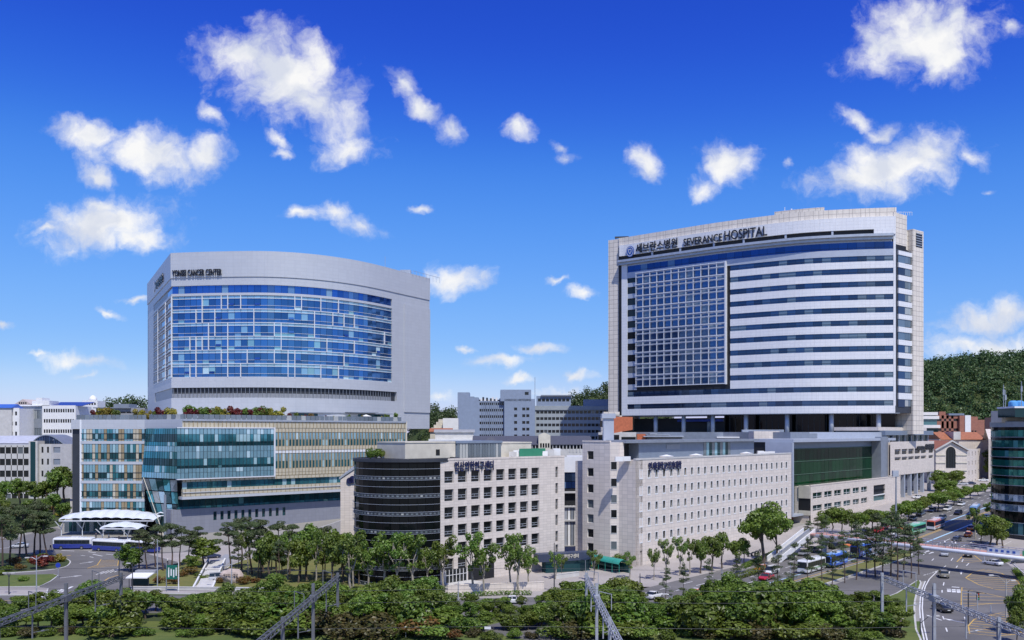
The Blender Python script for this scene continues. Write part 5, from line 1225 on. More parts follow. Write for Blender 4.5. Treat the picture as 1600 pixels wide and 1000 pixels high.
def left_buildings():
    y = 470; z = lambda p: Z_(p, y); A = Fr((X_(-30,y),y), (1,.0))
    b = thing('white_lab_block', 'long white block with tiny windows and solar panels on the ridge', 'university building', (X_(60,y), y, hgt(y)))
    block(b, Fr((X_(-30,y-14),y-14),(1,0)), 0, Fr((X_(-30,y-14),y-14),(1,0)).t(30), 20, hgt(y)-2, Z_(638,y-14), WHITE, 'wall', 9, 7, 1.0, 2.0, .3, G_OFFICE)
    block(b, A, A.t(30), A.t(66), 12, hgt(y)-2, z(634.5), GSTEEL, 'recess_wall', 10, 4, .8, 4.5, .3, G_GREY)
    mb = MB(); mb.fbox(A, A.t(6), A.t(66), -10, .8, z(634.5), z(632.8)); mb.build('roof_edge', WHITE, b)
    block(b, A, A.t(66), A.t(118), 18, hgt(y)-2, z(634), WHITE, 'wall', 13, 7, .9, 1.9, .35, G_OFFICE)
    mb = MB(); P = [A.p(A.t(71),-2,z(633.5)), A.p(A.t(126),-2,z(633.5)), A.p(A.t(131),-12,z(627)), A.p(A.t(77),-12,z(627))]; mb.hexa([p-Vector((0,0,.3)) for p in P]+P); mb.build('solar_roof', glass('solar_blue',(.06,.08,.28),.3,.15,0,dark=.2), b)
    block(b, A, A.t(50), A.t(77), 10, z(634), z(626), WHITE, 'roof_house'); block(b, A, A.t(56), A.t(66), 8, z(626), z(621.5), WHITE, 'roof_house')
    y2 = 500; b2 = thing('observatory_house', 'white rooftop observatory with a small round dome', 'observatory', (X_(138,y2), y2, hgt(y2)))
    A2 = Fr((X_(128,y2),y2), (1,0)); block(b2, A2, 0, A2.t(152), 10, hgt(y2)-2, Z_(626,y2), WHITE, 'wall', 5, 1, 1, 1.2, .94)
    mb = MB(); c = Vector((X_(140,y2),y2+4,Z_(626,y2))); mb.tube([c+Vector((0,0,h)) for h in (0,1.2,2.2,2.9,3.2)], [2.2,2.1,1.6,.9,.1], 16); mb.build('dome', WHITE, b2, smooth=True)
    y3 = 512; b3 = thing('pediment_hall', 'pale hall with a low triangular pediment behind the white block', 'university building', (X_(34,y3), y3, hgt(y3)))
    A3 = Fr((X_(23,y3),y3), (1,0)); t = A3.t(48); mb = MB(); P = [A3.p(0,0,hgt(y3)), A3.p(t,0,hgt(y3)), A3.p(t,0,Z_(631,y3)), A3.p(t/2,0,Z_(623.5,y3)), A3.p(0,0,Z_(631,y3))]; Q = [p+Vector((0,14,0)) for p in P]
    mb.face(P); [mb.face([P[i],Q[i],Q[(i+1)%5],P[(i+1)%5]]) for i in range(5)]; mb.build('wall', plain('pinkish_render',(.55,.47,.44),.8), b3)
    for i in range(4): winst('window', box_mesh(.8,1,.1,G_OFFICE,'window'), b3, A3.p(t*.3+i*1.2,.06,Z_(631,y3)), A3.rz)
    y5 = 480; b5 = thing('blue_roofed_hall', 'low hall with a bright blue roof at the left edge', 'building', (X_(0,y5-25), y5-25, hgt(y5)))
    A5 = Fr((X_(-25,y5-25),y5-25),(1,0)); block(b5, A5, 0, A5.t(18), 10, hgt(y5)-2, Z_(637,y5-25), LCONC, 'wall'); tile_roof(b5, A5, 0, A5.t(18), 10, Z_(637,y5-25), Z_(631,y5-25), plain('blue_tiles',(.05,.14,.5),.5))
    # concrete lecture building with arched roof
    y4 = 360; z4 = lambda p: Z_(p, y4); A4 = Fr((X_(-40,y4),y4), (1,.0))
    b4 = thing('concrete_lecture_building', 'grey concrete building with deep square bays and an arched metal roof', 'university building', (X_(50,y4), y4, hgt(y4)))
    block(b4, A4, A4.t(-40), A4.t(47), 16, hgt(y4)-2, z4(696), LCONC, 'wall', 9, 5, 2.7, 2.6, .3, G_OFFICE, m0=.3)
    block(b4, Fr(A4.p(0,1.2,0).xy, A4.u), A4.t(47.2), A4.t(61), 17, hgt(y4)-2, z4(689), LCONC, 'stair_tower')
    winst('stair_glass', box_mesh(2.0,22,.1,G_DTEAL,'stair_glass'), b4, A4.p(A4.t(54),1.3,hgt(y4)+1), A4.rz)
    block(b4, A4, A4.t(61.2), A4.t(80), 16, hgt(y4)-2, z4(694.5), LCONC, 'wall', 2, 5, .8, 2.4, .3, G_OFFICE, m0=.2)
    block(b4, A4, A4.t(80), A4.t(112), 16, hgt(y4)-2, z4(694.5), plain('pale_grey_concrete',(.47,.46,.47),.85), 'wall', 2, 5, 2.8, 2.3, .3, GSTEEL, m0=.4, skip=lambda c, r: c == 1, wname='blind_recess')
    C = Fr(A4.p(0,-4,0).xy, A4.u); xa, xb = A4.t(40), A4.t(93); n = 14; arc = [(xa+(xb-xa)*i/n, z4(694)+ (z4(679)-z4(694))*math.sin(math.pi*(i/n*.72+.28*(i/n)**.5)) ) for i in range(n+1)]
    mb = MB()
    for i in range(n):
        (a, za), (c, zc_) = arc[i], arc[i+1]; mb.hexa([C.p(a,0,za-.4),C.p(c,0,zc_-.4),C.p(c,-14,zc_-.4),C.p(a,-14,za-.4),C.p(a,0,za),C.p(c,0,zc_),C.p(c,-14,zc_),C.p(a,-14,za)])
    mb.build('arched_roof', GSTEEL, b4)
    for i in range(2, n-1):
        (a, za), (c, zc_) = arc[i], arc[i+1]; zb_ = z4(695)
        mb = MB(); mb.hexa([C.p(a+.1,-.4,zb_),C.p(c-.1,-.4,zb_),C.p(c-.1,-.6,zb_),C.p(a+.1,-.6,zb_),C.p(a+.1,-.4,za-.4),C.p(c-.1,-.4,zc_-.4),C.p(c-.1,-.6,zc_-.4),C.p(a+.1,-.6,za-.4)]); mb.build('lunette_pane', G_NAVY, b4)
    mb = MB(); mb.fbox(A4, A4.t(-40), A4.t(50), -14, -2, z4(696), z4(693)); P = [A4.p(A4.t(-40),-2,z4(693)), A4.p(A4.t(48),-2,z4(693)), A4.p(A4.t(56),-12,z4(680.5)), A4.p(A4.t(-40),-12,z4(681))]; mb.hexa([p-Vector((0,0,.3)) for p in P]+P); mb.build('metal_roof', plain('pale_metal_roof',(.55,.57,.62),.4,.1), b4)
    y6 = 420; b6 = thing('curved_grey_annex', 'low grey annex with a rounded roof behind the roof garden', 'building', (X_(200,y6), y6, hgt(y6)))
    A6 = Fr((X_(150,y6),y6),(1,0)); block(b6, A6, 0, A6.t(226), 14, hgt(y6)-2, Z_(638,y6), ROOFG, 'wall', 8, 8, 2.5, .8, .5)
    mb = MB(); mb.fbox(A6, -1, A6.t(205), -14, 1, Z_(638,y6), Z_(636.5,y6)); mb.fbox(A6, A6.t(176), A6.t(200), -10, -1, Z_(636.5,y6), Z_(631,y6)); mb.build('roof', GSTEEL, b6)
left_buildings()
def right_buildings():
    # chapel-like stone building with terracotta roofs
    y = 418; z = lambda p: Z_(p, y); b = thing('gabled_stone_hall', 'pale stone hall with tall arched window and terracotta gable roofs', 'church', (X_(1500,y), y, hgt(y)))
    A = Fr((X_(1462,y),y), (1,.05)); h0 = hgt(y)-2; a1 = A.t(1511)
    P = [A.p(0,0,h0), A.p(a1,0,h0), A.p(a1,0,z(704)), A.p(A.t(1486.5),0,z(691)), A.p(0,0,z(704))]; n = 5; mb = MB(); Q = [p+Vector((0,30,0)) for p in P]
    mb.face(P); [mb.face([P[i],Q[i],Q[(i+1)%n],P[(i+1)%n]]) for i in range(n)]; mb.build('front_gable', STONE, b)
    g0, g1, gm_ = A.t(1478), A.t(1493), A.t(1485.5); mb = MB(); pts = [A.p(g0,.12,z(731)), A.p(g1,.12,z(731)), A.p(g1,.12,z(706))]
    for i in range(9): q = math.pi*i/8; pts.append(A.p(gm_+(g1-gm_)*math.cos(q), .12, z(706)+(g1-gm_)*1.05*math.sin(q)))
    pts.append(A.p(g0,.12,z(706))); mb.face(pts); aw = mb.build('arched_window', G_OFFICE, b)
    for i in range(1, 4): mb = MB(); t = g0+(g1-g0)*i/4; mb.fbox(A, t-.08, t+.08, .12, .2, z(731), z(700)); mb.build('mullion', DSTEEL, aw)
    for py in (711,723,735): mb = MB(); mb.fbox(A, 0, g0-.2, .02, .3, z(py)-.25, z(py)+.25); mb.fbox(A, g1+.2, a1, .02, .3, z(py)-.25, z(py)+.25); mb.build('string_course', CREAM, b)
    dz = Vector((0,0,.5)); mb = MB(); e = .6
    r0, r1, rm = A.p(-e,.5,z(704.8)), A.p(a1+e,.5,z(704.8)), A.p(A.t(1486.5),.5,z(690))
    for (p, q) in ((r0, rm), (rm, r1)): mb.hexa([p, q, q+Vector((0,26,0)), p+Vector((0,26,0)), p+dz, q+dz, q+dz+Vector((0,26,0)), p+dz+Vector((0,26,0))])
    mb.build('gable_roof', TILE, b)
    mb = MB()
    for (p, q) in ((r0, rm), (rm, r1)): mb.hexa([p+Vector((0,-.5,0)), q+Vector((0,-.5,0)), q, p, p+dz*1.4+Vector((0,-.5,0)), q+dz*1.4+Vector((0,-.5,0)), q+dz*1.4, p+dz*1.4])
    mb.build('gable_coping', LCONC, b)
    B = Fr(A.p(a1,0,0).xy, (.62,.78)); b1 = B.t(1532)
    block(b, B, 0.05, b1, 14, h0, z(703), STONE, 'side_wall', 4, 4, 1.5, 2.0, .35, G_OFFICE)
    C = Fr((X_(1462,y+34),y+34), (1,.05)); block(b, C, C.t(1468), C.t(1541), 16, h0, Z_(686.5,y+34), STONE, 'rear_hall')
    tile_roof(b, C, C.t(1471), C.t(1538), 16, Z_(686.5,y+34), Z_(675,y+34), TILE); mb = MB(); mb.fbox(C, C.t(1488), C.t(1499), -9, 1.2, Z_(687,y+34), Z_(674.5,y+34)); mb.build('stone_dormer', LCONC, b)
    D = Fr(C.p(C.t(1536),0,0).xy, (.35,.94)); d1 = D.t(1545.5); mb = MB(); zz = Z_(686,y+34); P = [D.p(0,2,h0), D.p(d1,2,h0), D.p(d1,2,zz), D.p(d1/2,2,zz+5), D.p(0,2,zz)]; Q = [p-Vector((2,-1,0)) for p in P]; mb.face(P); [mb.face([P[i],Q[i],Q[(i+1)%5],P[(i+1)%5]]) for i in range(5)]; mb.build('end_gable', STONE, b)
    mb = MB(); mb.fbox(D, d1*.3, d1*.7, 2, 2.15, h0+4, zz); mb.build('end_window', G_OFFICE, b)
    mb = MB(); mb.fbox(D, d1*.1, d1*1.0, 2, 8, h0+6, h0+7); mb.fbox(D, d1*.15, d1*.25, 6.8, 7.6, h0, h0+6); mb.fbox(D, d1*.85, d1*.95, 6.8, 7.6, h0, h0+6); mb.build('porch', LCONC, b)
    # red brick faculty behind
    y2 = 560; z2 = lambda p: Z_(p, y2); b2 = thing('red_brick_faculty', 'red brick block with a white stair panel at the foot of the wooded hill', 'university building', (X_(1500,y2), y2, hgt(y2)))
    E = Fr((X_(1464,y2),y2), (1,0)); block(b2, E, 0, E.t(1497), 14, hgt(y2)-2, z2(649), BRICK, 'wall', 4, 5, 4.5, 1.6, .4, G_OFFICE)
    block(b2, Fr(E.p(0,2,0).xy,E.u), E.t(1497), E.t(1505), 14, hgt(y2)-2, z2(649.5), BRICK, 'wall'); block(b2, Fr(E.p(0,2.4,0).xy,E.u), E.t(1505), E.t(1514), 12, hgt(y2)-2, z2(649), WHITE, 'stair_panel')
    block(b2, Fr(E.p(0,1.5,0).xy,E.u), E.t(1514), E.t(1526), 12, hgt(y2)-2, z2(651.5), BRICK, 'wall', 2, 1, 1.2, 18, .1, G_OFFICE); block(b2, Fr(E.p(0,1,0).xy,E.u), E.t(1526), E.t(1537), 12, hgt(y2)-2, z2(656.5), BRICK, 'wall', 2, 1, 1.2, 15, .1, G_OFFICE)
    mb = MB(); mb.fbox(E, E.t(1482), E.t(1506), -14, .5, z2(649), z2(646)); mb.build('solar_roof', BSTEEL, b2); mb = MB(); mb.fbox(E, E.t(1470), E.t(1480), -10, -2, z2(649), z2(643)); mb.build('roof_house', BRICK, b2)
    y3 = 470; b3 = thing('terraced_glass_clinic', 'white and teal stepped glass clinic peeping out behind the tower end', 'hospital', (X_(1452,y3), y3, hgt(y3))); Fq = Fr((X_(1430,y3),y3), (1,0))
    for i, (x1, p0, p1) in enumerate(((1466,676,664),(1464,664,650),(1462,650,644))): 
        t = Fq.t(x1); mb = MB(); mb.fbox(Fq, 0, t, -16, 0, Z_(p0,y3), Z_(p1,y3)-1.6); mb.build('glass_storey', G_DTEAL, b3); mb = MB(); mb.fbox(Fq, 0, t+.8, -16, .8, Z_(p1,y3)-1.6, Z_(p1,y3)); mb.build('white_slab', WHITE, b3)
    block(b3, Fq, 0, Fq.t(1450), 16, hgt(y3)-2, Z_(676,y3), LCONC, 'wall')
    # dark round tower at the right edge
    y4 = 268; R4 = 13.5; cx = X_(1628, y4); b4 = thing('round_glass_tower', 'dark round office tower with green glass bands at the right edge', 'office building', (cx, y4, hgt(y4)))
    mb = MB(); mb.prism([(cx+math.cos(2*math.pi*i/40)*(R4-.4), y4+math.sin(2*math.pi*i/40)*(R4-.4)) for i in range(40)], 0, 35.4); mb.build('core', DSTEEL, b4)
    zl = [Z_(p, 257) for p in (838,819,801,791,785,775,760,745,730,715,700,683,667)]; ms = [G_DTEAL,G_DTEAL,G_BLUE,DSTEEL,G_BLUE,G_DTEAL,G_DTEAL,G_DTEAL,G_DTEAL,G_DTEAL,G_DTEAL,G_DTEAL]
    GT = glass('green_band_glass', (.03,.20,.17), .5, .05, .06, (.10,.3,.28), .6); GB = glass('sky_band_glass', (.30,.42,.6), .6, .06, .1, (.5,.6,.7), .5)
    ns = 30; wd = 2*R4*math.sin(math.pi/ns)
    for j in range(12):
        z0, z1 = zl[j], zl[j+1]; band = [G_DTEAL,G_BLACK,GB,G_BLACK,GB,G_BLACK][j] if j < 6 else GT
        for i in range(ns):
            q = R(150)+R(180)*i/ns*1.0
            if j >= 6: bits = ((z0+.1, z0+(z1-z0)*.68, GT), (z0+(z1-z0)*.7, z1, G_BLACK))
            else: bits = ((z0+.05, z1-.05, band),)
            for (a, c, m) in bits:
                w3 = 2*R4*math.sin(R(90)/ns); winst('curtain_pane', box_mesh(w3-.08, c-a, .08, m, 'curtain_pane'), b4, (cx+math.cos(q)*R4, y4+math.sin(q)*R4, a), q+math.pi/2+random.uniform(-.01,.01), None, random.uniform(-.008,.008))
        mb = MB(); n = 40
        for i in range(n):
            a, c = [R(140)+R(200)*k/n for k in (i, i+1)]; mb.hexa([Vector((cx+math.cos(x)*rr, y4+math.sin(x)*rr, zz)) for x, rr, zz in ((a,R4+.15,z0-.1),(c,R4+.15,z0-.1),(c,R4-.4,z0-.1),(a,R4-.4,z0-.1),(a,R4+.15,z0+.06),(c,R4+.15,z0+.06),(c,R4-.4,z0+.06),(a,R4-.4,z0+.06))])
        mb.build('ring_rail', GSTEEL, b4)
    mb = MB(); mb.prism([(cx+math.cos(2*math.pi*i/40)*(R4+.3), y4+math.sin(2*math.pi*i/40)*(R4+.3)) for i in range(40)], zl[-1], zl[-1]+1.6); mb.build('parapet', GSTEEL, b4)
    # rooftop plant
    mb = MB(); p = W(1576,650,264); mb.bx(p.x-2,p.x+9,p.y,p.y+6,35,38.5); mb.build('roof_house', CREAM, b4)
    BT = plain('blue_tank',(.10,.33,.66),.4)
    for px in (1583,1593): mb = MB(); p = W(px,644,266); mb.tube([(p.x,p.y,38.5),(p.x,p.y,41.0),(p.x,p.y,41.5)], [1.3,1.3,.7], 14); mb.build('water_tank', BT, b4, smooth=False)
    for px, h in ((1568,46),(1571,44.5),(1596,47)): mb = MB(); p = W(px,0,262); mb.tube([(p.x,p.y,36),(p.x,p.y,h)], .1, 6); mb.bx(p.x-.25,p.x+.25,p.y-.2,p.y,h-3,h-1.4); mb.build('aerial_mast', GSTEEL, b4)
    mb = MB(); p = W(1585,672,258); mb.bx(p.x-1.5,p.x+8,p.y-3,p.y+6,36.4,39); mb.build('glass_penthouse', G_DTEAL, b4); mb = MB(); mb.bx(p.x-1.8,p.x+8,p.y-3.3,p.y+6,39,39.5); mb.build('penthouse_roof', WHITE, b4)
    y5 = 600; b5 = thing('old_brick_block', 'brown brick block half hidden behind the round dark tower', 'building', (X_(1580,y5), y5, hgt(y5))); H = Fr((X_(1556,y5),y5),(1,0))
    block(b5, H, 0, H.t(1620), 14, hgt(y5)-2, Z_(652,y5), BRICK, 'wall', 8, 4, 1.6, 1.8, .4); mb = MB(); mb.fbox(H, H.t(1572), H.t(1592), -10, -2, Z_(652,y5), Z_(641,y5)); mb.build('roof_house', CONC, b5); tile_roof(b5, H, H.t(1590), H.t(1620), 10, Z_(650,y5), Z_(644,y5), TILE)
right_buildings()
# ------------------------------------------------------------------ trees and planting
def rdir(r):
    z = r.uniform(-1, 1); a = r.uniform(0, 6.2832); q = math.sqrt(1-z*z); return Vector((q*math.cos(a), q*math.sin(a), z))
def leaves(mb, clumps, n, size, r, flat=0.0, asp=1.0, shell=.55):
    ws = [c[1].x*c[1].y*c[1].z for c in clumps]; cum = []; t = 0
    for w in ws: t += w**.7; cum.append(t)
    import bisect
    for _ in range(n):
        c, rad = clumps[bisect.bisect(cum, r.uniform(0, t*.9999))]
        d = rdir(r); k = shell+(1-shell)*r.random()**.6
        p = c+Vector((d.x*rad.x, d.y*rad.y, d.z*rad.z))*k
        nn = (d+rdir(r)*.7+Vector((0,0,.35+flat))).normalized()
        u = nn.cross(rdir(r)).normalized(); v = nn.cross(u); s = size*r.uniform(.6,1.25)
        u *= s*.5; v *= s*.5*asp; b = nn*(s*.12)
        mb.v += [tuple(p-u), tuple(p-v*.8+b), tuple(p+u), tuple(p+v*.8+b)]; i = len(mb.v); mb.f.append((i-4,i-3,i-2,i-1)); mb.mi.append(0)
def leaf_mesh(clumps, n, size, r, m, **k): mb = MB(); leaves(mb, clumps, n, size, r, **k); return mb.mesh('crown', [m], uv=False)
def limb(mb, a, b, r0, r1, r, wob=.25, n=4):
    pts = []; a, b = Vector(a), Vector(b)
    for i in range(n+1):
        t = i/n; p = a.lerp(b, t); 
        if 0 < i < n: p = p+Vector((r.uniform(-wob,wob), r.uniform(-wob,wob), 0))
        pts.append(p)
    mb.tube(pts, [r0+(r1-r0)*i/n for i in range(n+1)], 6); return pts[-1]
def broad(seed, h=9., rad=3.8, m=L_DEEP, n=2300, size=.62, squash=.75, low=.32, bark=BARK):
    r = random.Random(seed); tr = MB(); top = limb(tr, (0,0,-.3), (r.uniform(-.3,.3),r.uniform(-.3,.3),h*.5), .03*h, .018*h, r)
    cl = []; zc = h*(low+1)/2; hz = h*(1-low)/2
    for i in range(17):
        d = rdir(r); k = r.uniform(.35,.82); q = rad*r.uniform(.26,.46)
        c = Vector((d.x*rad*k*.95, d.y*rad*k*.95, zc+d.z*hz*k)); cl.append((c, Vector((q,q,q*squash))))
        if i < 7: limb(tr, top*(.6+.4*r.random()), c, .012*h, .004*h, r, .2, 3)
    return tr.mesh('trunk', [bark]), leaf_mesh(cl, n, size, r, m)
def plane_tree(seed, h=11.5, n=1500):
    r = random.Random(seed); tr = MB(); f = limb(tr, (0,0,-.3), (r.uniform(-.3,.3),0,h*.34), .26, .2, r, .1); cl = []
    for i in range(5):
        a = 6.283*i/5+r.uniform(-.4,.4); e = Vector((math.cos(a)*r.uniform(1.1,2.3), math.sin(a)*r.uniform(1.1,2.3), h*r.uniform(.68,.9)))
        limb(tr, f, e, .15, .07, r, .35, 4)
        for k in range(3):
            q = e+Vector((r.uniform(-1.0,1.0), r.uniform(-1.0,1.0), r.uniform(-2.2,1.2))); limb(tr, f.lerp(e,.6+.2*k), q, .06, .02, r, .15, 3); s = r.uniform(.55,1.05); cl.append((q, Vector((s,s,s*1.15))))
    for k in range(3): s = .6; cl.append((Vector((r.uniform(-1,1), r.uniform(-1,1), h*r.uniform(.35,.6))), Vector((s,s,s))))
    return tr.mesh('trunk', [PBARK]), leaf_mesh(cl, n, .46, r, L_LITE)
def pine(seed, h=13., n=2600, wide=3.2):
    r = random.Random(seed); tr = MB(); pts = [Vector((0,0,-.3))]; x = y = 0
    lx, ly = r.uniform(-.09,.09), r.uniform(-.09,.09)
    for i in range(1, 7): x += lx*h/6*2+r.uniform(-.2,.2); y += ly*h/6*2+r.uniform(-.2,.2); pts.append(Vector((x,y,h*.92*i/6)))
    tr.tube(pts, [.24-.026*i for i in range(7)], 7); cl = []
    for i in range(14):
        t = r.uniform(.5,1); k = min(5, int(t*6)); b = pts[k].lerp(pts[k+1], t*6-k); a = r.uniform(0,6.283); d = wide*r.uniform(.3,1)*(1.25-.6*t)
        e = b+Vector((math.cos(a)*d, math.sin(a)*d, r.uniform(0,.9))); limb(tr, b, e, .08, .03, r, .2, 3); q = r.uniform(.9,1.6); cl.append((e, Vector((q,q,q*.38))))
    cl.append((pts[-1], Vector((1.5,1.5,.6))))
    return tr.mesh('trunk', [RBARK]), leaf_mesh(cl, n, .5, r, L_PINE, flat=.4, asp=.5)
def slim_pine(seed, h=13., n=1700):
    r = random.Random(seed); tr = MB(); pts = [Vector((0,0,-.3))]; x = y = 0
    for i in range(1, 7): x += r.uniform(-.16,.16); y += r.uniform(-.16,.16); pts.append(Vector((x,y,h*i/6)))
    tr.tube(pts, [.15-.02*i for i in range(7)], 6); cl = []
    for i in range(24):
        t = r.uniform(.28,1); k = min(5, int(t*6)); b = pts[k].lerp(pts[k+1], t*6-k); a = r.uniform(0,6.283); d = r.uniform(.3,2.0)*(1.3-.85*t)
        e = b+Vector((math.cos(a)*d, math.sin(a)*d, r.uniform(-.1,.5))); limb(tr, b, e, .04, .015, r, .1, 2); q = r.uniform(.55,1.0); cl.append((e, Vector((q,q,q*.42))))
    cl.append((pts[-1], Vector((.5,.5,.7))))
    return tr.mesh('trunk', [RBARK]), leaf_mesh(cl, n, .4, r, L_PINE, flat=.3, asp=.55)
def shrub(seed, m, h=2.6, rad=1.5, n=650, size=.36):
    r = random.Random(seed); tr = MB(); cl = []
    for i in range(7):
        d = rdir(r); q = rad*r.uniform(.35,.6); c = Vector((d.x*rad*.6, d.y*rad*.6, h*.55+d.z*h*.28)); cl.append((c, Vector((q,q,q*.85)))); limb(tr, (0,0,-.15), c, .07, .02, r, .1, 3)
    return tr.mesh('stem', [BARK]), leaf_mesh(cl, n, size, r, m)
KIND = {'belt': [broad(10+i, 9, 4.0, L_DEEP if i % 3 else L_MID, 3400, .55, .78, .12) for i in range(5)],
        'mid': [broad(30+i, 9, 3.6, L_MID, 2300, .52, .75, .3) for i in range(4)], 'big': [broad(40+i, 14, 5.2, L_MID, 4600, .6, .8, .26) for i in range(2)],
        'light': [broad(50+i, 9, 3.2, L_LITE, 1700, .55, .8, .3) for i in range(3)], 'street': [broad(60+i, 7.5, 4.6, L_MID, 2300, .55, .55, .36) for i in range(3)],
        'plane': [plane_tree(70+i) for i in range(4)], 'pine': [pine(80+i) for i in range(5)], 'slim': [slim_pine(90+i) for i in range(5)],
        'bush': [shrub(100+i, L_DEEP if i % 2 else L_MID, 2.8, 2.1, 1100, .38) for i in range(4)], 'red': [shrub(110+i, L_RED, 3, 1.4) for i in range(2)], 'gold': [shrub(120+i, L_YEL, 3, 1.4) for i in range(2)],
        'russet': [shrub(130+i, L_ORA, 2.6, 1.7) for i in range(2)], 'green': [shrub(140+i, L_LITE, 3, 1.3) for i in range(2)], 'maple': [broad(150+i, 7, 3.4, L_MID, 2000, .5, .5, .3) for i in range(2)],
        'brownbush': [shrub(160+i, leafmat('leaf_brown', [(.05,.05,.015),(.09,.08,.025),(.13,.10,.035),(.06,.075,.018)]), 2.4, 2.2, 1000, .36) for i in range(2)],
        'cypress': [broad(170+i, 8, 2.2, L_DEEP, 2200, .4, 1.3, .05) for i in range(2)]}
TREES = []        # (object, description, row, column) labelled at the end
ORD = ['first','second','third','fourth','fifth','sixth','seventh','eighth','ninth','tenth','eleventh','twelfth','thirteenth','fourteenth','fifteenth','sixteenth','seventeenth','eighteenth','nineteenth','twentieth']
KN = {'belt':('leafy_tree','tree'),'mid':('leafy_tree','tree'),'big':('leafy_tree','tree'),'light':('leafy_tree','tree'),'street':('street_tree','tree'),'plane':('plane_tree','tree'),'pine':('pine_tree','tree'),'slim':('pine_tree','tree'),'maple':('maple_tree','tree'),'cypress':('conifer','tree')}
RH = {'belt':9,'mid':9,'big':14,'light':9,'street':7.5,'plane':11.5,'pine':13.5,'slim':13.2,'maple':7,'cypress':8,'bush':3.6,'red':4,'gold':4,'russet':3.6,'green':4,'brownbush':3.2}
for k_ in KIND: RH[k_] = sum(max(v.co.z for v in c.vertices) for _, c in KIND[k_])/len(KIND[k_])
rt = random.Random(11)
def tree(kind, pos, h, desc, row, px, wid=1.0):
    nm, cat = KN.get(kind, ('shrub','shrub')); tr, cr = rt.choice(KIND[kind]); s = h/RH[kind]
    o = thing(nm, '', cat, pos); o.rotation_euler.z = rt.uniform(0,6.28); o.scale = (s*wid, s*wid, s)
    if 'label' in o: del o['label']
    a = bpy.data.objects.new('trunk' if cat == 'tree' else 'stem', tr); b = bpy.data.objects.new('crown', cr)
    for q in (a, b): COL.objects.link(q); q.parent = o
    TREES.append((o, desc, row, px)); return o
def gtree(kind, px, py, top, desc, row, wid=1.0):      # base at photo (px,py) on the ground, top at row `top`
    g = G(px, py); return tree(kind, g, max(.8, (py-top)/F*g.y), desc, row, px, wid)
# dense belt along the railway
TOP = [(0,928),(60,932),(110,918),(150,908),(190,912),(235,925),(300,930),(360,918),(430,902),(500,900),(560,908),(620,900),(680,905),(705,930),(760,937),(830,938),(858,926),(885,908),(930,898),(985,905),(1010,925),(1060,925),(1095,912),(1150,898),(1215,900),(1270,905),(1310,918),(1350,928),(1400,935),(1430,948)]
def topy(px):
    for (a, b), (c, d) in zip(TOP, TOP[1:]):
        if a <= px <= c: return b+(d-b)*(px-a)/(c-a)
    return 930
def mark(px): return ('the forecourt lawn' if px < 230 else 'the stone steps' if px < 420 else 'the ribbed podium' if px < 560 else 'the black drum' if px < 690 else 'the granite office block' if px < 880 else 'the medical college corner' if px < 1060 else 'the long college wall' if px < 1240 else 'the bus lane')
def belt(y0, y1, d0, d1, s0, s1, kinds, desc, hmin, hmax, w0, w1, x0=-30, x1=1425, lim=None):
    px = x0
    while px < x1:
        g_y = rt.uniform(y0, y1); t = topy(px)+rt.uniform(d0, d1); h = min(hmax, max(hmin, CH-(t-HY)*g_y/F))*rt.choice((.85,1,1,1.12))
        if lim is None or lim(px): tree(rt.choice(kinds), (X_(px,g_y), g_y, 0), h, desc, 'below '+mark(px), px, rt.uniform(w0,w1)*(1 if h > 4 else 1.3))
        px += rt.uniform(s0, s1)
belt(157,165,-6,8,22,31,['belt','belt','light','mid','belt','cypress','light'],'rear row belt tree',2.4,12,1.0,1.3)
belt(149,156,0,20,18,26,['belt','belt','light','mid','mid'],'middle row belt tree',2.8,9,1.0,1.3)
belt(142.5,148,16,42,18,26,['belt','belt','mid','bush'],'front row belt tree',2.6,6.5,1.05,1.35,lim=lambda p: not 205 < p < 250)
belt(138.5,141.5,54,70,26,38,['bush','brownbush','bush','brownbush','russet'],'low railway bush',1.4,3.2,1.1,1.5,x0=560,x1=1420)
belt(140,143.5,44,62,24,38,['bush','belt','bush','brownbush'],'low railway bush',1.4,3.4,1.1,1.5,x0=-20,x1=560,lim=lambda p: not (225 < p < 250))
# plane trees before the research centre and along the college
for px, py, t in ((520,905,852),(548,932,832),(575,928,848),(600,926,834),(622,930,836),(646,930,838),(668,924,850),(693,922,838),(738,926,836),(757,930,850),(797,922,838),(809,926,840),(826,918,858)): gtree('plane', px, py, t, 'pollarded plane tree with pale limbs', 'before the granite office block' if px > 690 else 'before the black drum')
for px, py, t in ((868,905,862),(877,902,868),(928,908,862),(984,904,860)): gtree('plane', px, py, t, 'small pollarded tree by the pavement', 'near the green barrel canopy')
for px, py, t, k in ((1022,906,852,'plane'),(1040,905,846,'plane'),(1062,900,842,'plane'),(1078,897,838,'plane'),(1095,896,842,'light'),(1112,893,836,'light'),(1128,890,832,'light'),(1150,884,838,'mid'),(1163,880,842,'mid')): gtree(k, px, py, t, 'pale green pavement tree', 'along the long college wall', .8)
gtree('big', 1192, 884, 786, 'tall dark broadleaf tree with two heavy clumps', 'against the far end of the college wall'); gtree('big', 1214, 876, 800, 'tall dark broadleaf tree', 'right of the tallest tree by the college', .8)
for px, py, t in ((560,915,862),(590,910,866),(640,912,858),(470,905,850),(505,900,846),(535,900,838),(440,900,858),(425,892,845)): gtree('mid', px, py, t, 'dense green tree behind the planes', 'left of the black drum' if px < 555 else 'at the foot of the black drum', .8)
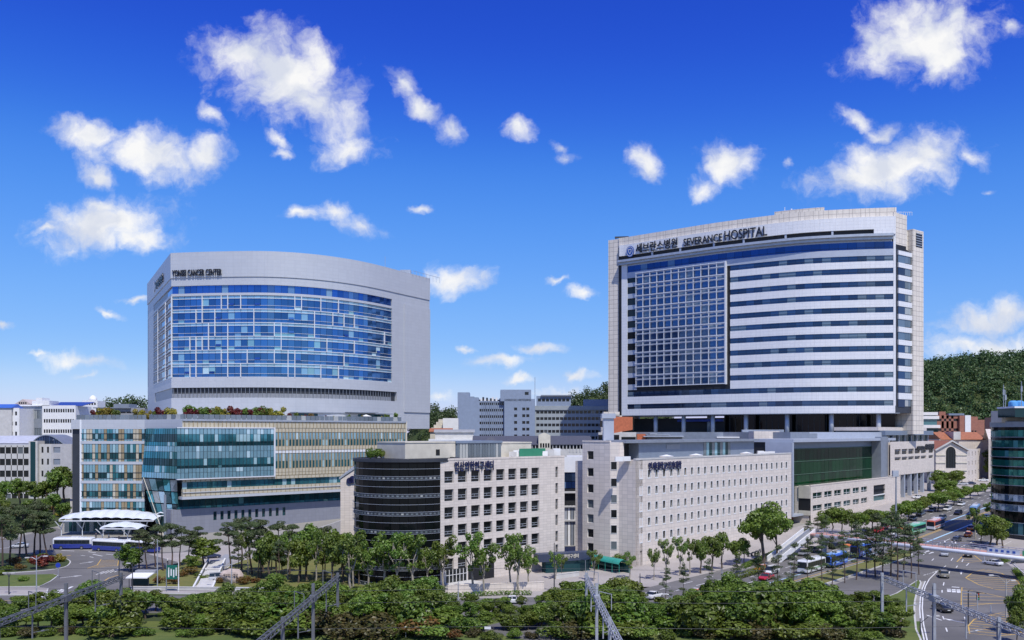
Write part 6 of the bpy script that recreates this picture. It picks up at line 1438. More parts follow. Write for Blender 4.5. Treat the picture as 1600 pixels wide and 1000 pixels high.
for px, py, t, k in ((372,905,842,'pine'),(388,900,830,'plane'),(404,904,838,'mid'),(420,908,828,'light'),(436,912,842,'pine'),(450,906,824,'plane'),(466,912,836,'mid'),(480,908,820,'light'),(494,914,832,'plane'),(508,910,822,'pine'),(522,916,826,'light'),(537,912,820,'mid'),(552,918,836,'plane'),(572,915,840,'light'),(608,918,846,'plane'),(634,916,848,'mid'),(660,918,852,'light'),(680,916,858,'plane')): gtree(k, px, py, t, 'leafy verge tree', 'left of the black drum' if px < 560 else 'at the foot of the black drum', .72)
# slim pines on the median and beyond
for px, py, t in ((1040,948,884),(1068,950,878),(1108,944,872),(1152,938,866),(1185,934,860),(1215,930,850),(1240,926,846),(1262,922,838),(1284,918,832),(1300,916,836),(1320,911,826),(1338,906,812),(1354,902,820),(1368,902,800),(1380,906,808),(1392,900,796),(1402,908,800),(1412,900,806),(1424,904,818),(1436,898,826)): gtree('slim', px, py, t, 'slim pine on the grass median', 'right of the stairway' if px > 1250 else 'left of the stairway', 1.15 if px > 1330 else 1)
for px, py, t in ((1262,858,812),(1278,850,806),(1292,842,804)): gtree('slim', px, py, t, 'dark pine beside the bridge stair', 'beneath the bridge end', 1.5)
for px, py, t in ((1288,836,800),(1302,834,790),(1316,833,795),(1331,834,796),(1346,832,800),(1362,830,793),(1377,830,798),(1392,828,802)): gtree('mid' if px % 3 else 'maple', px, py, t, 'bushy tree along the hospital podium', 'below the white podium wing', .9)
for px, py, t in ((1408,818,785),(1420,814,780),(1433,808,779),(1444,803,777)): gtree('street', px, py, t, 'flat topped street tree', 'below the tall podium columns')
for i, (px, py, t) in enumerate(((1466,800,768),(1478,795,766),(1491,790,764),(1503,785,761),(1516,780,758),(1528,775,756),(1540,769,754),(1552,764,752))): gtree('street', px, py, t, 'flat topped street tree lining the far road', 'below the gabled stone hall', 1.1)
for px, py, t in ((1468,768,736),(1480,762,734),(1493,765,736),(1503,757,736),(1470,780,750),(1484,778,748),(1551,750,720),(1558,748,700)): gtree('mid', px, py, t, 'dark garden tree', 'at the foot of the gabled stone hall', 1.2)
for px, py, t, k in ((1524,842,796,'plane'),(1527,828,806,'light'),(1546,856,802,'mid'),(1558,852,800,'mid'),(1533,848,818,'light'),(1549,812,782,'light'),(1556,806,786,'light'),(1566,860,812,'mid')): gtree(k, px, py, t, 'green pavement tree', 'left of the round dark tower')
for px, py, t in ((1592,992,918),(1604,985,908),(1590,1004,950)): gtree('mid', px, py, t, 'green tree by the utility pole', 'in the bottom right corner', .7)
# forecourt: red pines, maples, shrubs
for px, py, t in ((15,884,792),(29,876,790),(42,872,786),(53,869,782),(62,868,786),(74,871,796),(4,890,800)): gtree('pine', px, py, t, 'tall red pine with flat dark crown', 'on the planted forecourt island')
for px, py, t in ((217,888,824),(230,892,828),(243,886,820),(256,893,818),(268,890,816),(281,886,822),(294,892,826),(306,884,820)): gtree('pine', px, py, t, 'dark pine in the group', 'between the buses and the green road sign', .95)
for px, py, t in ((362,896,812),(378,892,808),(394,899,811),(412,896,808),(432,902,814),(452,898,816),(408,905,826)): gtree('pine', px, py, t, 'grey green pine on the slope', 'before the stone plinth')
gtree('belt', 204, 893, 853, 'rounded dark green tree', 'right of the parked buses', 1.15); gtree('maple', 318, 888, 841, 'bright green maple with layered boughs', 'left of the stone steps', 1.2); gtree('maple', 300, 898, 868, 'small green maple', 'left of the stone steps')
for px, py, k in ((296,900,'russet'),(285,902,'russet'),(309,904,'green'),(318,906,'bush'),(60,890,'red'),(32,892,'russet'),(73,886,'red'),(48,880,'gold'),(85,880,'gold'),(95,879,'gold'),(66,878,'green'),(20,884,'russet'),(10,893,'bush'),(38,909,'bush'),(-2,900,'bush'),(345,912,'russet'),(380,914,'russet'),(400,912,'russet'),(250,912,'russet'),(270,914,'russet')):
    gtree(k, px, py, py-rt.uniform(20,26) if k == 'red' and px < 80 else py-rt.uniform(9,15), {'red':'dark red','gold':'golden','russet':'russet','green':'light green','bush':'dark green'}[k]+' shrub', 'on the planted forecourt island' if px < 120 else 'on the slope by the steps', 1.3)
for px, py, t, k in ((8,795,752,'light'),(30,792,748,'light'),(52,795,750,'light'),(72,792,752,'light'),(90,790,735,'light'),(101,785,726,'light'),(14,825,786,'mid'),(45,815,780,'light'),(70,812,780,'light'),(98,818,784,'light'),(0,812,772,'light'),(84,806,770,'light'),(58,775,752,'light')): gtree(k, px, py, t, 'young light green tree', 'before the concrete lecture building')
for px, py, k in ((25,800,'russet'),(50,798,'russet'),(68,800,'gold'),(88,800,'russet'),(40,806,'green'),(78,815,'green'),(60,820,'russet'),(95,808,'gold'),(15,810,'russet')): gtree(k, px, py, py-rt.uniform(9,14), {'red':'dark red','gold':'golden','russet':'russet','green':'light green'}[k]+' shrub', 'in the garden left of the podium', 1.6)
# roof garden on the podium terrace
seq = ['red','green','red','green','green','red','bush','gold','gold','green','gold','red','red']
for i in range(24):
    px = 294+i*6.3; t = CA.t(px, -3.2); p = CA.p(t, -3.2-rt.uniform(0,1.5), 35.95); k = seq[i % len(seq)]; tree(k, p, rt.uniform(3.2,4.6), {'red':'dark red','gold':'golden','green':'light green','bush':'dark green'}[k]+' shrub', 'on the roof garden above the glass box', px, .95)
for px, k in ((231,'gold'),(238,'green'),(246,'red'),(256,'red'),(263,'gold'),(270,'gold'),(146,'red'),(154,'gold'),(162,'gold'),(170,'gold'),(178,'green'),(212,'gold'),(219,'gold')):
    y = 280; tree(k, (X_(px,y), y+rt.uniform(0,2), 35.95), rt.uniform(2.8,4.2), {'red':'dark red','gold':'golden','green':'light green'}[k]+' shrub', 'on the roof garden left of the tower', px, .95)
for px, k in ((452,'red'),(462,'green'),(472,'gold'),(478,'red'),(487,'russet'),(510,'red'),(520,'gold'),(545,'green'),(565,'gold'),(598,'gold'),(604,'green'),(620,'green')):
    t = CA.t(px,-3); tree(k, CA.p(t,-3,35.95), rt.uniform(1.8,3.4), {'red':'dark red','gold':'golden','green':'light green','russet':'russet'}[k]+' shrub', 'before the terrace pavilion', px, .8)
for i in range(3): px = 569+i*9; p = W(px,0,184+i*2); tree('bush', (p.x+0, p.y+8, 26.4), 2.6, 'dark potted shrub', 'on the roof of the black drum', px, .6)
gtree('bush', 968, 888, 866, 'rounded dark green bush', 'beside the green barrel canopy', 1.2)
# hedges
def hedge(pts, w, h, label, m=L_MID):
    r = random.Random(int(pts[0][0]*7)); mb = MB(); cl = []; P = [G(*p) for p in pts]
    for a, b in zip(P, P[1:]):
        n = max(2, int((b-a).length/.8))
        for i in range(n): cl.append((a.lerp(b, (i+.5)/n)+Vector((0,0,h*.5)), Vector((w*.6,w*.6,h*.5))))
    leaves(mb, cl, len(cl)*70, .3, r, shell=.8); o = mb.build('hedge', m, uv=False); tag(o, label, 'hedge')
hedge([(1162,889),(1185,878),(1210,867),(1235,857)], 1.2, 1.3, 'clipped bright green hedge along the college pavement', L_LITE)
hedge([(1150,906),(1175,898),(1195,892)], 1.6, 1.4, 'dark hedge beside the orange taxi', L_MID)
hedge([(690,934),(740,932),(790,930),(830,930)], 1.0, 1.0, 'low hedge below the granite office block', L_LITE)
hedge([(1560,870),(1574,879)], 1.3, 1.0, 'short clipped hedge by the bridge pier', L_MID)
hedge([(1586,893),(1600,912)], 1.3, 1.0, 'clipped hedge at the right edge of the road', L_MID)
# wooded hills
def hill(name, cx, cy, rx, ry, z0, h, ncrown, crad, desc, seed, lsize=1.3, per=95):
    r = random.Random(seed); mb = MB(); n = 28
    def zf(u, v):
        q = max(0, 1-u*u-v*v); return z0+h*q**.8*(1+.18*mnoise.noise(Vector((u*2.3+seed, v*2.3, 0))))
    for i in range(n):
        for j in range(n):
            mb.face([(cx+u*rx, cy+v*ry, zf(u, v)) for u, v in ((-1+2*i/n,-1+2*j/n),(-1+2*(i+1)/n,-1+2*j/n),(-1+2*(i+1)/n,-1+2*(j+1)/n),(-1+2*i/n,-1+2*(j+1)/n))])
    o = mb.build(name, EARTH, uv=False); o['kind'] = 'structure'
    lm = MB()
    for k in range(ncrown):
        for _ in range(20):
            u, v = r.uniform(-.95,.95), r.uniform(-.98,.35)
            if u*u+v*v < .93: break
        q = crad*r.uniform(.7,1.3); c = Vector((cx+u*rx, cy+v*ry, zf(u, v)+q*.9)); cl = [(c+rdir(r)*q*.45, Vector((q*.6,q*.6,q*.65))) for _ in range(4)]
        leaves(lm, cl, per, lsize, r, shell=.75)
    f = lm.build('woodland', L_FOREST, uv=False); tag(f, desc, 'woodland', None, 'stuff')
hill('hill', X_(1590,880), 880, 290, 190, 20, 78, 2900, 6.0, 'dense green wood covering the hill behind the brick faculty', 3, 1.9, 62)
hill('hill', X_(960,700), 700, 60, 60, 15, 50, 190, 4.2, 'green wood on the hill left of the tall hospital', 5, 1.3)
hill('hill', X_(690,640), 640, 34, 40, 15, 30, 90, 4.0, 'small dark wood behind the white villa', 6, 1.2)
hill('hill', X_(195,560), 560, 42, 40, 12, 35, 110, 3.8, 'dark wood beyond the roof garden', 7, 1.2)
hill('hill', X_(75,412), 412, 34, 16, 2, 21, 90, 3.4, 'green trees massed below the white laboratory block', 8, .9)
# ------------------------------------------------------------------ vehicles (built at the origin, nose towards +x)
TYRE = plain('tyre', (.02,.02,.021), .9); RIM = plain('wheel_rim', (.45,.46,.48), .35, .7); CGLASS = glass('car_glass', (.03,.04,.05), .3, .05, 0, dark=.3, wob=0)
LAMP = plain('headlamp', (.75,.76,.78), .2); TAIL = plain('tail_lamp', (.35,.01,.01), .3)
def paint(name, c):
    if name in _mats: return _mats[name]
    m, nt, b = mat(name); b.inputs['Base Color'].default_value = (*c, 1); b.inputs['Roughness'].default_value = .35; b.inputs['Coat Weight'].default_value = .7; b.inputs['Coat Roughness'].default_value = .08; _mats[name] = m; return m
PAINT = {'white':(.75,.75,.74),'silver':(.48,.49,.51),'black':(.015,.015,.017),'dark grey':(.07,.075,.08),'orange':(.62,.17,.02),'red':(.45,.02,.03),'olive grey':(.22,.20,.15),'navy':(.02,.03,.08),'grey':(.22,.23,.25)}
PM = {k: paint('paint_'+k.replace(' ','_'), v) for k, v in PAINT.items()}
def loft(mb, secs, m=0):          # secs: list of rings (same count), closed, capped
    n = len(secs[0]); b = len(mb.v)
    for s in secs: mb.v += [tuple(p) for p in s]
    for i in range(len(secs)-1):
        for k in range(n): k2 = (k+1) % n; mb.f.append((b+i*n+k, b+i*n+k2, b+(i+1)*n+k2, b+(i+1)*n+k)); mb.mi.append(m)
    mb.f.append(tuple(b+k for k in range(n-1,-1,-1))); mb.mi.append(m); mb.f.append(tuple(b+(len(secs)-1)*n+k for k in range(n))); mb.mi.append(m)
def wheel_meshes(r, w):
    t = MB(); t.tube([(0,-w/2,0),(0,w/2,0)], r, 16); q = MB(); q.tube([(0,-w/2-.02,0),(0,w/2+.02,0)], r*.58, 12); return t.mesh('wheel',[TYRE],uv=False), q.mesh('rim',[RIM],uv=False)
WH = wheel_meshes(.33,.22); BWH = wheel_meshes(.48,.3)
def body_meshes(kind):
    L, Wd = {'sedan':(4.7,1.82),'suv':(4.6,1.86),'van':(4.9,1.9)}[kind]; hw = Wd/2
    # lower body: rings across, along x
    prof = {'sedan':[(-2.35,.45,.78),(-2.25,.3,.98),(-1.3,.25,1.02),(0,.24,.98),(.9,.24,.96),(1.6,.25,.88),(2.2,.28,.74),(2.35,.42,.6)],
            'suv':[(-2.3,.5,.95),(-2.22,.38,1.1),(-1.2,.32,1.1),(0,.3,1.08),(1.0,.3,1.05),(1.7,.32,1.0),(2.15,.35,.88),(2.3,.5,.7)],
            'van':[(-2.45,.45,1.05),(-2.4,.32,1.15),(-1,.3,1.15),(.3,.3,1.12),(1.4,.3,1.08),(2.0,.3,.98),(2.35,.34,.82),(2.45,.5,.65)]}[kind]
    b = MB(); secs = []
    for i, (x, z0, z1) in enumerate(prof):
        e = .80 if i in (0, len(prof)-1) else .97 if i in (1, len(prof)-2) else 1; y = hw*e
        secs.append([(x,-y*.9,z0),(x,-y,z0+.15),(x,-y,z1-.22),(x,-y*.93,z1-.03),(x,-y*.8,z1),(x,y*.8,z1),(x,y*.93,z1-.03),(x,y,z1-.22),(x,y,z0+.15),(x,y*.9,z0)])
    loft(b, secs)
    cab = {'sedan':[(-1.75,.97),(-1.0,1.40),(-.2,1.46),(.35,1.42),(1.15,.94)],'suv':[(-2.15,1.06),(-1.9,1.62),(-.3,1.72),(.45,1.64),(1.2,1.03)],'van':[(-2.38,1.1),(-2.3,1.85),(-.3,1.95),(.9,1.85),(1.75,1.06)]}[kind]
    zb = cab[0][1]-.04
    def ring(x, z, ins, s=1): y = hw*.9*s; k = (z-zb)*.22; return [(x,-y,zb-.02),(x,-(y-k),z-.02),(x,-(y-k-.12),z),(x,(y-k-.12),z),(x,(y-k),z-.02),(x,y,zb-.02)]
    g = MB(); loft(g, [ring(x, max(z,zb+.02), 0) for x, z in cab])
    r = MB(); rx = [c for c in cab if c[1] > 1.3]; 
    loft(r, [[(x,-(hw*.9-(z-zb)*.22-.02),z-.03),(x,-(hw*.9-(z-zb)*.22-.14),z+.025),(x,(hw*.9-(z-zb)*.22-.14),z+.025),(x,(hw*.9-(z-zb)*.22-.02),z-.03)] for x, z in rx])
    for x in ((-.35,.45) if kind == 'sedan' else (-1.2,-.2,.55)):     # door pillars
        zt = [z for _, z in cab]; 
        for s in (-1, 1): r.bar((x, s*(hw*.91), zb), (x-.03, s*(hw*.91-(1.38-zb)*.2), (1.4 if kind == 'sedan' else 1.62)), .09)
    return L, Wd, b.mesh('body',[PM['white']],uv=False,smooth=False), g.mesh('glasshouse',[CGLASS],uv=False), r.mesh('roof',[PM['white']],uv=False), prof
CB_ = {k: body_meshes(k) for k in ('sedan','suv','van')}
LM = {'front': box_mesh(.42,.14,.1,LAMP,'headlight'), 'tail': box_mesh(.34,.2,.1,TAIL,'tail_light'), 'plate': box_mesh(.5,.12,.03,WHITE,'number_plate')}
VEH = []
def veh_root(name, cat, px, py, ang, desc, dz=0):
    p = G(px, py); o = thing(name, '', cat, p+Vector((0,0,.014+dz)), None, R(ang))
    if p.y > CREASE: o.rotation_euler = (Vector((1,0,0)) and 0, 0, R(ang)); o.rotation_mode = 'XYZ'; nrm = Vector((0,-SLOPE,1)).normalized(); q = Vector((0,0,1)).rotation_difference(nrm) @ __import__('mathutils').Euler((0,0,R(ang))).to_quaternion(); o.rotation_euler = q.to_euler()
    VEH.append((o, desc, px)); return o
def car(kind, px, py, ang, colr, desc, taxi=False):
    L, Wd, b, g, r, prof = CB_[kind]; o = veh_root({'sedan':'car','suv':'suv','van':'van'}[kind], {'sedan':'car','suv':'suv','van':'van'}[kind], px, py, ang, desc); m = PM[colr]
    inst('body', b, o, (0,0,0), 0, m); inst('glasshouse', g, o, (0,0,0)); inst('roof', r, o, (0,0,0), 0, m)
    for x in (L*.29,-L*.29):
        for s in (-1,1): w = inst('wheel', WH[0], o, (x, s*(Wd/2-.1), .33)); inst('rim', WH[1], w, (0,0,0))
    for s in (-1,1): inst('headlight', LM['front'], o, (L/2-.1, s*.6, prof[-1][2]-.12), R(90)); inst('tail_light', LM['tail'], o, (-L/2+.06, s*.66, prof[0][2]-.26), R(-90))
    inst('number_plate', LM['plate'], o, (-L/2-.01,0,.55), R(-90))
    if taxi:
        q = MB(); q.bx(-.16,.16,-.45,.45,1.47,1.66); inst('roof_sign', q.mesh('roof_sign',[LAMP]), o, (0,0,0))
    return o
def bus_meshes(L):
    hw = 1.25; b = MB(); X = L/2
    prof = [(-X,.55,2.9,.9),(-X+.15,.4,3.08,.98),(-X+1,.36,3.1,1),(X-1,.36,3.1,1),(X-.2,.36,3.08,.98),(X,.5,2.85,.9)]
    loft(b, [[(x,-hw*e*.97,z0),(x,-hw*e,z0+.2),(x,-hw*e,1.5),(x,hw*e,1.5),(x,hw*e,z0+.2),(x,hw*e*.97,z0)] for x, z0, z1, e in prof])
    u = MB(); loft(u, [[(x,-hw*e,1.505),(x,-hw*e*.99,z1-.3),(x,-hw*e*.9,z1-.05),(x,-hw*e*.75,z1),(x,hw*e*.75,z1),(x,hw*e*.9,z1-.05),(x,hw*e*.99,z1-.3),(x,hw*e,1.505)] for x, z0, z1, e in prof])
    g = MB()
    for s in (-1,1): g.bx(-X+.5, X-.45, s*(hw+.012)-.01, s*(hw+.012)+.01, 1.55, 2.62)
    w = MB(); w.hexa([(X-.03,-1.08,1.35),(X+.03,-1.08,1.35),(X+.03,1.08,1.35),(X-.03,1.08,1.35),(X-.1,-1.02,2.7),(X+.0,-1.02,2.7),(X+.0,1.02,2.7),(X-.1,1.02,2.7)])
    rw = MB(); rw.bx(-X-.02,-X+.05,-1.0,1.0,1.7,2.65)
    rf = MB(); rf.bx(-X+.35,X-.35,-.95,.95,3.08,3.16); un = MB(); un.bx(-1.6,.6,-.75,.75,3.16,3.42); st = MB(); [st.bx(-X+.5,X-.5,s*(hw+.014)-.008,s*(hw+.014)+.008,.95,1.25) for s in (-1,1)]
    pl = []
    for i in range(7):
        for s in (-1,1): q = MB(); x = -X+1.4+i*(L-2.6)/6.6; q.bx(x-.06,x+.06,s*(hw+.025)-.008,s*(hw+.025)+.008,1.55,2.62); pl.append(q)
    return [q.mesh(n,[PM['white']] if k else [CGLASS],uv=False) for q, n, k in ((b,'lower_body',1),(u,'upper_body',1),(g,'window_band',0),(w,'windscreen',0),(rw,'rear_window',0),(rf,'roof',1),(un,'roof_unit',1),(st,'stripe',1))]+[pl]
BM = bus_meshes(10.6)
_pp = [q.mesh('window_pillar',[DSTEEL],uv=False) for q in BM[8]]
def bus(px, py, ang, lower, upper, roof, stripe, desc, unit='white'):
    o = veh_root('bus','bus',px,py,ang,desc)
    inst('lower_body',BM[0],o,(0,0,0),0,paint('paint_bus_'+str(lower),lower)); inst('upper_body',BM[1],o,(0,0,0),0,paint('paint_bus_'+str(upper),upper)); inst('window_band',BM[2],o,(0,0,0)); inst('windscreen',BM[3],o,(0,0,0)); inst('rear_window',BM[4],o,(0,0,0))
    inst('roof',BM[5],o,(0,0,0),0,paint('paint_bus_'+str(roof),roof)); inst('roof_unit',BM[6],o,(0,0,0),0,PM['white']); inst('stripe',BM[7],o,(0,0,0),0,paint('paint_bus_'+str(stripe),stripe))
    for q in _pp: inst('window_pillar',q,o,(0,0,0))
    for x in (3.0,-2.6):
        for s in (-1,1): w = inst('wheel',BWH[0],o,(x,s*1.13,.48)); inst('rim',BWH[1],w,(0,0,0))
    for s in (-1,1): inst('headlight',LM['front'],o,(5.26,s*.85,.75),R(90)); inst('tail_light',LM['tail'],o,(-5.28,s*.95,.9),R(-90))
    return o
TO, AW = 228.6, 48.6     # travel directions on the diagonal road
BLU, WHT, DBL = (.03,.12,.55), (.74,.75,.76), (.03,.05,.30)
bus(116,857.5,180,DBL,WHT,WHT,DBL,'blue and white bus parked first in line under the membrane canopy'); bus(174,861,165,DBL,WHT,WHT,DBL,'blue and white bus parked behind the first, rear towards the pines'); bus(222,862,158,DBL,WHT,WHT,DBL,'white roofed bus half hidden by the rounded green tree')
bus(1304,884,TO,BLU,BLU,(.16,.40,.80),(.3,.5,.8),'blue bus nearest the grass median'); bus(1345,868,TO+4,BLU,BLU,(.12,.36,.80),(.3,.5,.8),'blue bus behind the leading blue bus under the pines'); bus(1268,893,TO,WHT,WHT,WHT,(.3,.5,.3),'white bus ahead of the blue bus, seen through pines')
bus(1430,834,TO-4,(.10,.36,.20),(.10,.40,.22),(.25,.6,.42),(.4,.6,.5),'green bus with pale green roof before the footbridge'); bus(1462,826,TO,WHT,(.5,.12,.06),(.72,.50,.44),(.7,.2,.1),'white and orange coach on the far side of the footbridge'); bus(1523,803,TO+8,(.1,.2,.4),(.12,.25,.45),(.35,.5,.68),(.2,.4,.6),'blue grey bus approaching far up the road')
for kind, px, py, ang, c, d in (('sedan',1476,868.5,AW+14,'silver','silver car driving away just past the footbridge shadow'),('suv',1513,870,AW+14,'black','black suv driving away beside the yellow lane line'),('sedan',1551,883,AW+65,'white','white car by the kerb near the bridge pier'),('suv',1474,902,AW+24,'olive grey','olive grey suv just below the bridge shadow'),('sedan',1472,955,AW+44,'black','black car behind the steel gantry post'),
    ('sedan',1413,824,TO,'silver','silver car left of the green bus'),('sedan',1426,813,TO,'dark grey','dark grey car behind the silver car left of the coach'),('suv',1438,806,TO,'dark grey','dark suv below the flat topped street trees'),('suv',1456,800,TO,'navy','navy suv beside the row of street trees'),('sedan',1447,793,TO-20,'silver','silver car parked under the street trees'),('suv',1472,812,TO,'black','black suv directly behind the orange coach'),('suv',1497,804,TO,'black','black suv alone on the blue bus lane line'),('van',1480,798,TO,'white','white van with dark load far up the road'),('sedan',1502,790,TO,'white','white car far up the road below the trees'),('sedan',1463,786,TO-40,'white','white car parked below the tall podium columns'),('sedan',1434,779,180,'white','white car parked at the foot of the tall columns'),('sedan',1552,776,TO,'white','white car far up beside the round tower'),('sedan',1541,810,AW,'white','white car beyond the pavement trees'),('sedan',1495,846,AW,'dark grey','dark car half hidden behind the footbridge rail'),
    ('sedan',1256,868,TO,'grey','grey car at the foot of the bridge stair'),('sedan',1270,862,TO,'black','black car behind the grey car by the stair'),('suv',1304,857,TO,'black','black suv beneath the bridge ramp'),('sedan',1356,852,TO,'navy','navy car behind the second blue bus'),('sedan',1290,850,TO,'dark grey','dark car in the shade of the bridge'),('van',1205,897,TO,'white','white van beside the dark hedge'),('sedan',1156,902,TO,'grey','grey car in front of the college hedge'),('sedan',1022,935,AW,'white','white car at the edge of the railway trees'),('sedan',803,943,2,'white','white car on the frontage road below the granite office'),('sedan',1197,906,TO,'red','red car behind the white van'),('sedan',1372,832,TO,'red','dark red car before the podium trees'),('sedan',1381,826,TO,'red','bright red car beside the tall lamp mast'),('sedan',1400,836,TO,'white','white car left of the lamp mast'),('sedan',1516,757,TO-60,'navy','dark car on the forecourt of the gabled hall'),('sedan',1504,758,TO-60,'silver','silver car on the forecourt of the gabled hall'),('sedan',1536,752,TO-60,'white','white car right of the gabled hall porch'),('van',345,908,20,'silver','silver van near the boulder sign'),('sedan',30,856,200,'silver','silver car on the forecourt drive'),('sedan',330,872,30,'navy','navy car beyond the maple'),('sedan',455,862,35,'white','white car parked by the ramp wall'),('sedan',472,858,35,'silver','silver car parked by the ramp wall'),('sedan',1597,882,140,'dark grey','dark car under the bridge pier')): car(kind, px, py, ang, c, d)
for px, py, ang, d in ((1408,828,TO,'orange taxi behind the lamp mast'),(1513,838,AW+6,'orange taxi driving away right of the bridge rail'),(1327,854,TO,'orange taxi beneath the bridge deck'),(1190,892,TO,'orange taxi beside the white van'),(1087,932,TO,'orange taxi at the left end of the median'),(1518,828,AW,'orange taxi half hidden by the pavement tree')): car('sedan', px, py, ang, 'orange', d, True)
# motorbikes by the college
for i in range(4):
    p = G(1172+i*5, 870-i*2); t = thing('motorcycle','small dark motorcycle parked by the college wall, '+ORD[i]+' from the left','motorcycle',p,'motorcycles by the college',R(30+i*8)); mb = MB(); mb.tube([(-.7,0,.55),(-.2,0,.8),(.3,0,.75),(.6,0,.95)],[.12,.2,.2,.06],8); inst('frame',mb.mesh('frame',[DSTEEL],uv=False),t,(0,0,0))
    for x in (-.65,.65): mb = MB(); mb.tube([(x,-.06,.3),(x,.06,.3)],.3,12); inst('wheel',mb.mesh('wheel',[TYRE],uv=False),t,(0,0,0))
    mb = MB(); mb.bx(-.5,.1,-.14,.14,.82,.92); inst('seat',mb.mesh('seat',[BLACK],uv=False),t,(0,0,0)); mb = MB(); mb.tube([(.55,-.35,1.02),(.6,0,.98),(.55,.35,1.02)],.03,6); inst('handlebar',mb.mesh('handlebar',[DSTEEL],uv=False),t,(0,0,0))
# ------------------------------------------------------------------ footbridge with stair
def footbridge():
    z = 5.2; a = Vector((80,237)); b = Vector((123,176)); t = thing('footbridge','white steel footbridge with pink deck crossing the wide road','bridge',(a.x,a.y,0))
    u = (b-a).normalized(); F_ = Fr(a, u); L = (b-a).length
    mb = MB(); mb.fbox(F_, 0, L, -3.6, -.3, z-.35, z); mb.build('deck', plain('pink_paving',(.50,.27,.22),.85), t)
    for d in (0,-3.9): mb = MB(); mb.tube([F_.p(0,d,z-.45), F_.p(L,d,z-.45)], .48, 12); mb.build('edge_girder', WSTEEL, t, smooth=True)
    pm = box_mesh(.09,1.25,.09,LSTEEL,'railing_post'); rm = None
    for d in (-.45,-3.5):
        for i in range(int(L/1.6)): winst('railing_post', pm, t, F_.p(i*1.6+.2,d,z), F_.rz)
        for h in (.45,.85,1.25): mb = MB(); mb.tube([F_.p(0,d,z+h), F_.p(L,d,z+h)], .05 if h < 1.2 else .07, 6); mb.build('handrail', LSTEEL, t)
    for s in (1.5, L-16): 
        p = F_.p(s,-1.9,0); mb = MB(); mb.tube([(p.x,p.y,-.2),(p.x,p.y,2.6),(p.x,p.y,z-.4)],[.7,.8,1.8],14); mb.build('pier', LCONC, t)
    for (x0, x1, m) in ((L-29.5,L-22.5,WHITE),(L-22,L-16.5,plain('banner_green',(.10,.42,.18),.7))):
        mb = MB(); mb.fbox(F_, x0, x1, -.36, -.32, z+.1, z+1.2); bn = mb.build('banner', m, t)
        for i in range(5): q = MB(); s = x0+.5+i*(x1-x0-.8)/5; q.fbox(F_, s, s+.6, -.31, -.28, z+.4, z+.9); q.build('banner_mark', plain('banner_blue',(.05,.12,.45),.6) if m is WHITE else WHITE, bn)
    # stair: two flights with white parapets down to the pavement
    top, bot = Vector((81.5,240.5,z)), Vector((66.0,220.5,.1)); S = Fr(top.xy, (bot-top).xy); Ls = (bot-top).xy.length; n = 30
    for i in range(n):
        s0 = Ls*i/n; zz = z-(z-.1)*(i+1)/n; st = MB(); st.fbox(S, s0, s0+Ls/n, .2, 3.2, zz-.12, zz); st.build('step', LCONC, t)
    for d in (0.05,1.65,3.2):
        mb = MB(); P = [S.p(0,d,z-.5), S.p(Ls,d,-.2), S.p(Ls,d+.22,-.2), S.p(0,d+.22,z-.5)]; h = Vector((0,0,1.5)); mb.hexa(P+[p+h for p in P]); mb.build('stair_parapet', WHITE if d != 1.65 else LSTEEL, t)
    mb = MB(); P = [S.p(1,.3,z-1.0), S.p(Ls*.8,.3,.6), S.p(Ls*.8,3.0,.6), S.p(1,3.0,z-1.0)]; mb.hexa([p-Vector((0,0,.35)) for p in P]+P); mb.build('stair_stringer', BSTEEL, t)
    mb = MB(); p = S.p(Ls*.45,1.7,0); mb.bx(p.x-.5,p.x+.5,p.y-.5,p.y+.5,-.2,2.2); mb.build('pier', LCONC, t)
    mb = MB(); mb.fbox(F_, -1.5, .5, -5.5, .8, z-.35, z); mb.build('landing', plain('pink_paving',(.5,.27,.22),.85), t)
    # people crossing
    for i, (s, d) in enumerate(((L-40,-1.6),(L-38.6,-2.1),(L-37.4,-1.5))):
        person(F_.p(s,d,z), F_.rz+(0 if i % 2 else math.pi), (WHITE, plain('shirt_grey',(.4,.42,.45),.8), WHITE)[i], 'person in pale top walking on the footbridge, '+ORD[i]+' from the left', 'people on the footbridge')
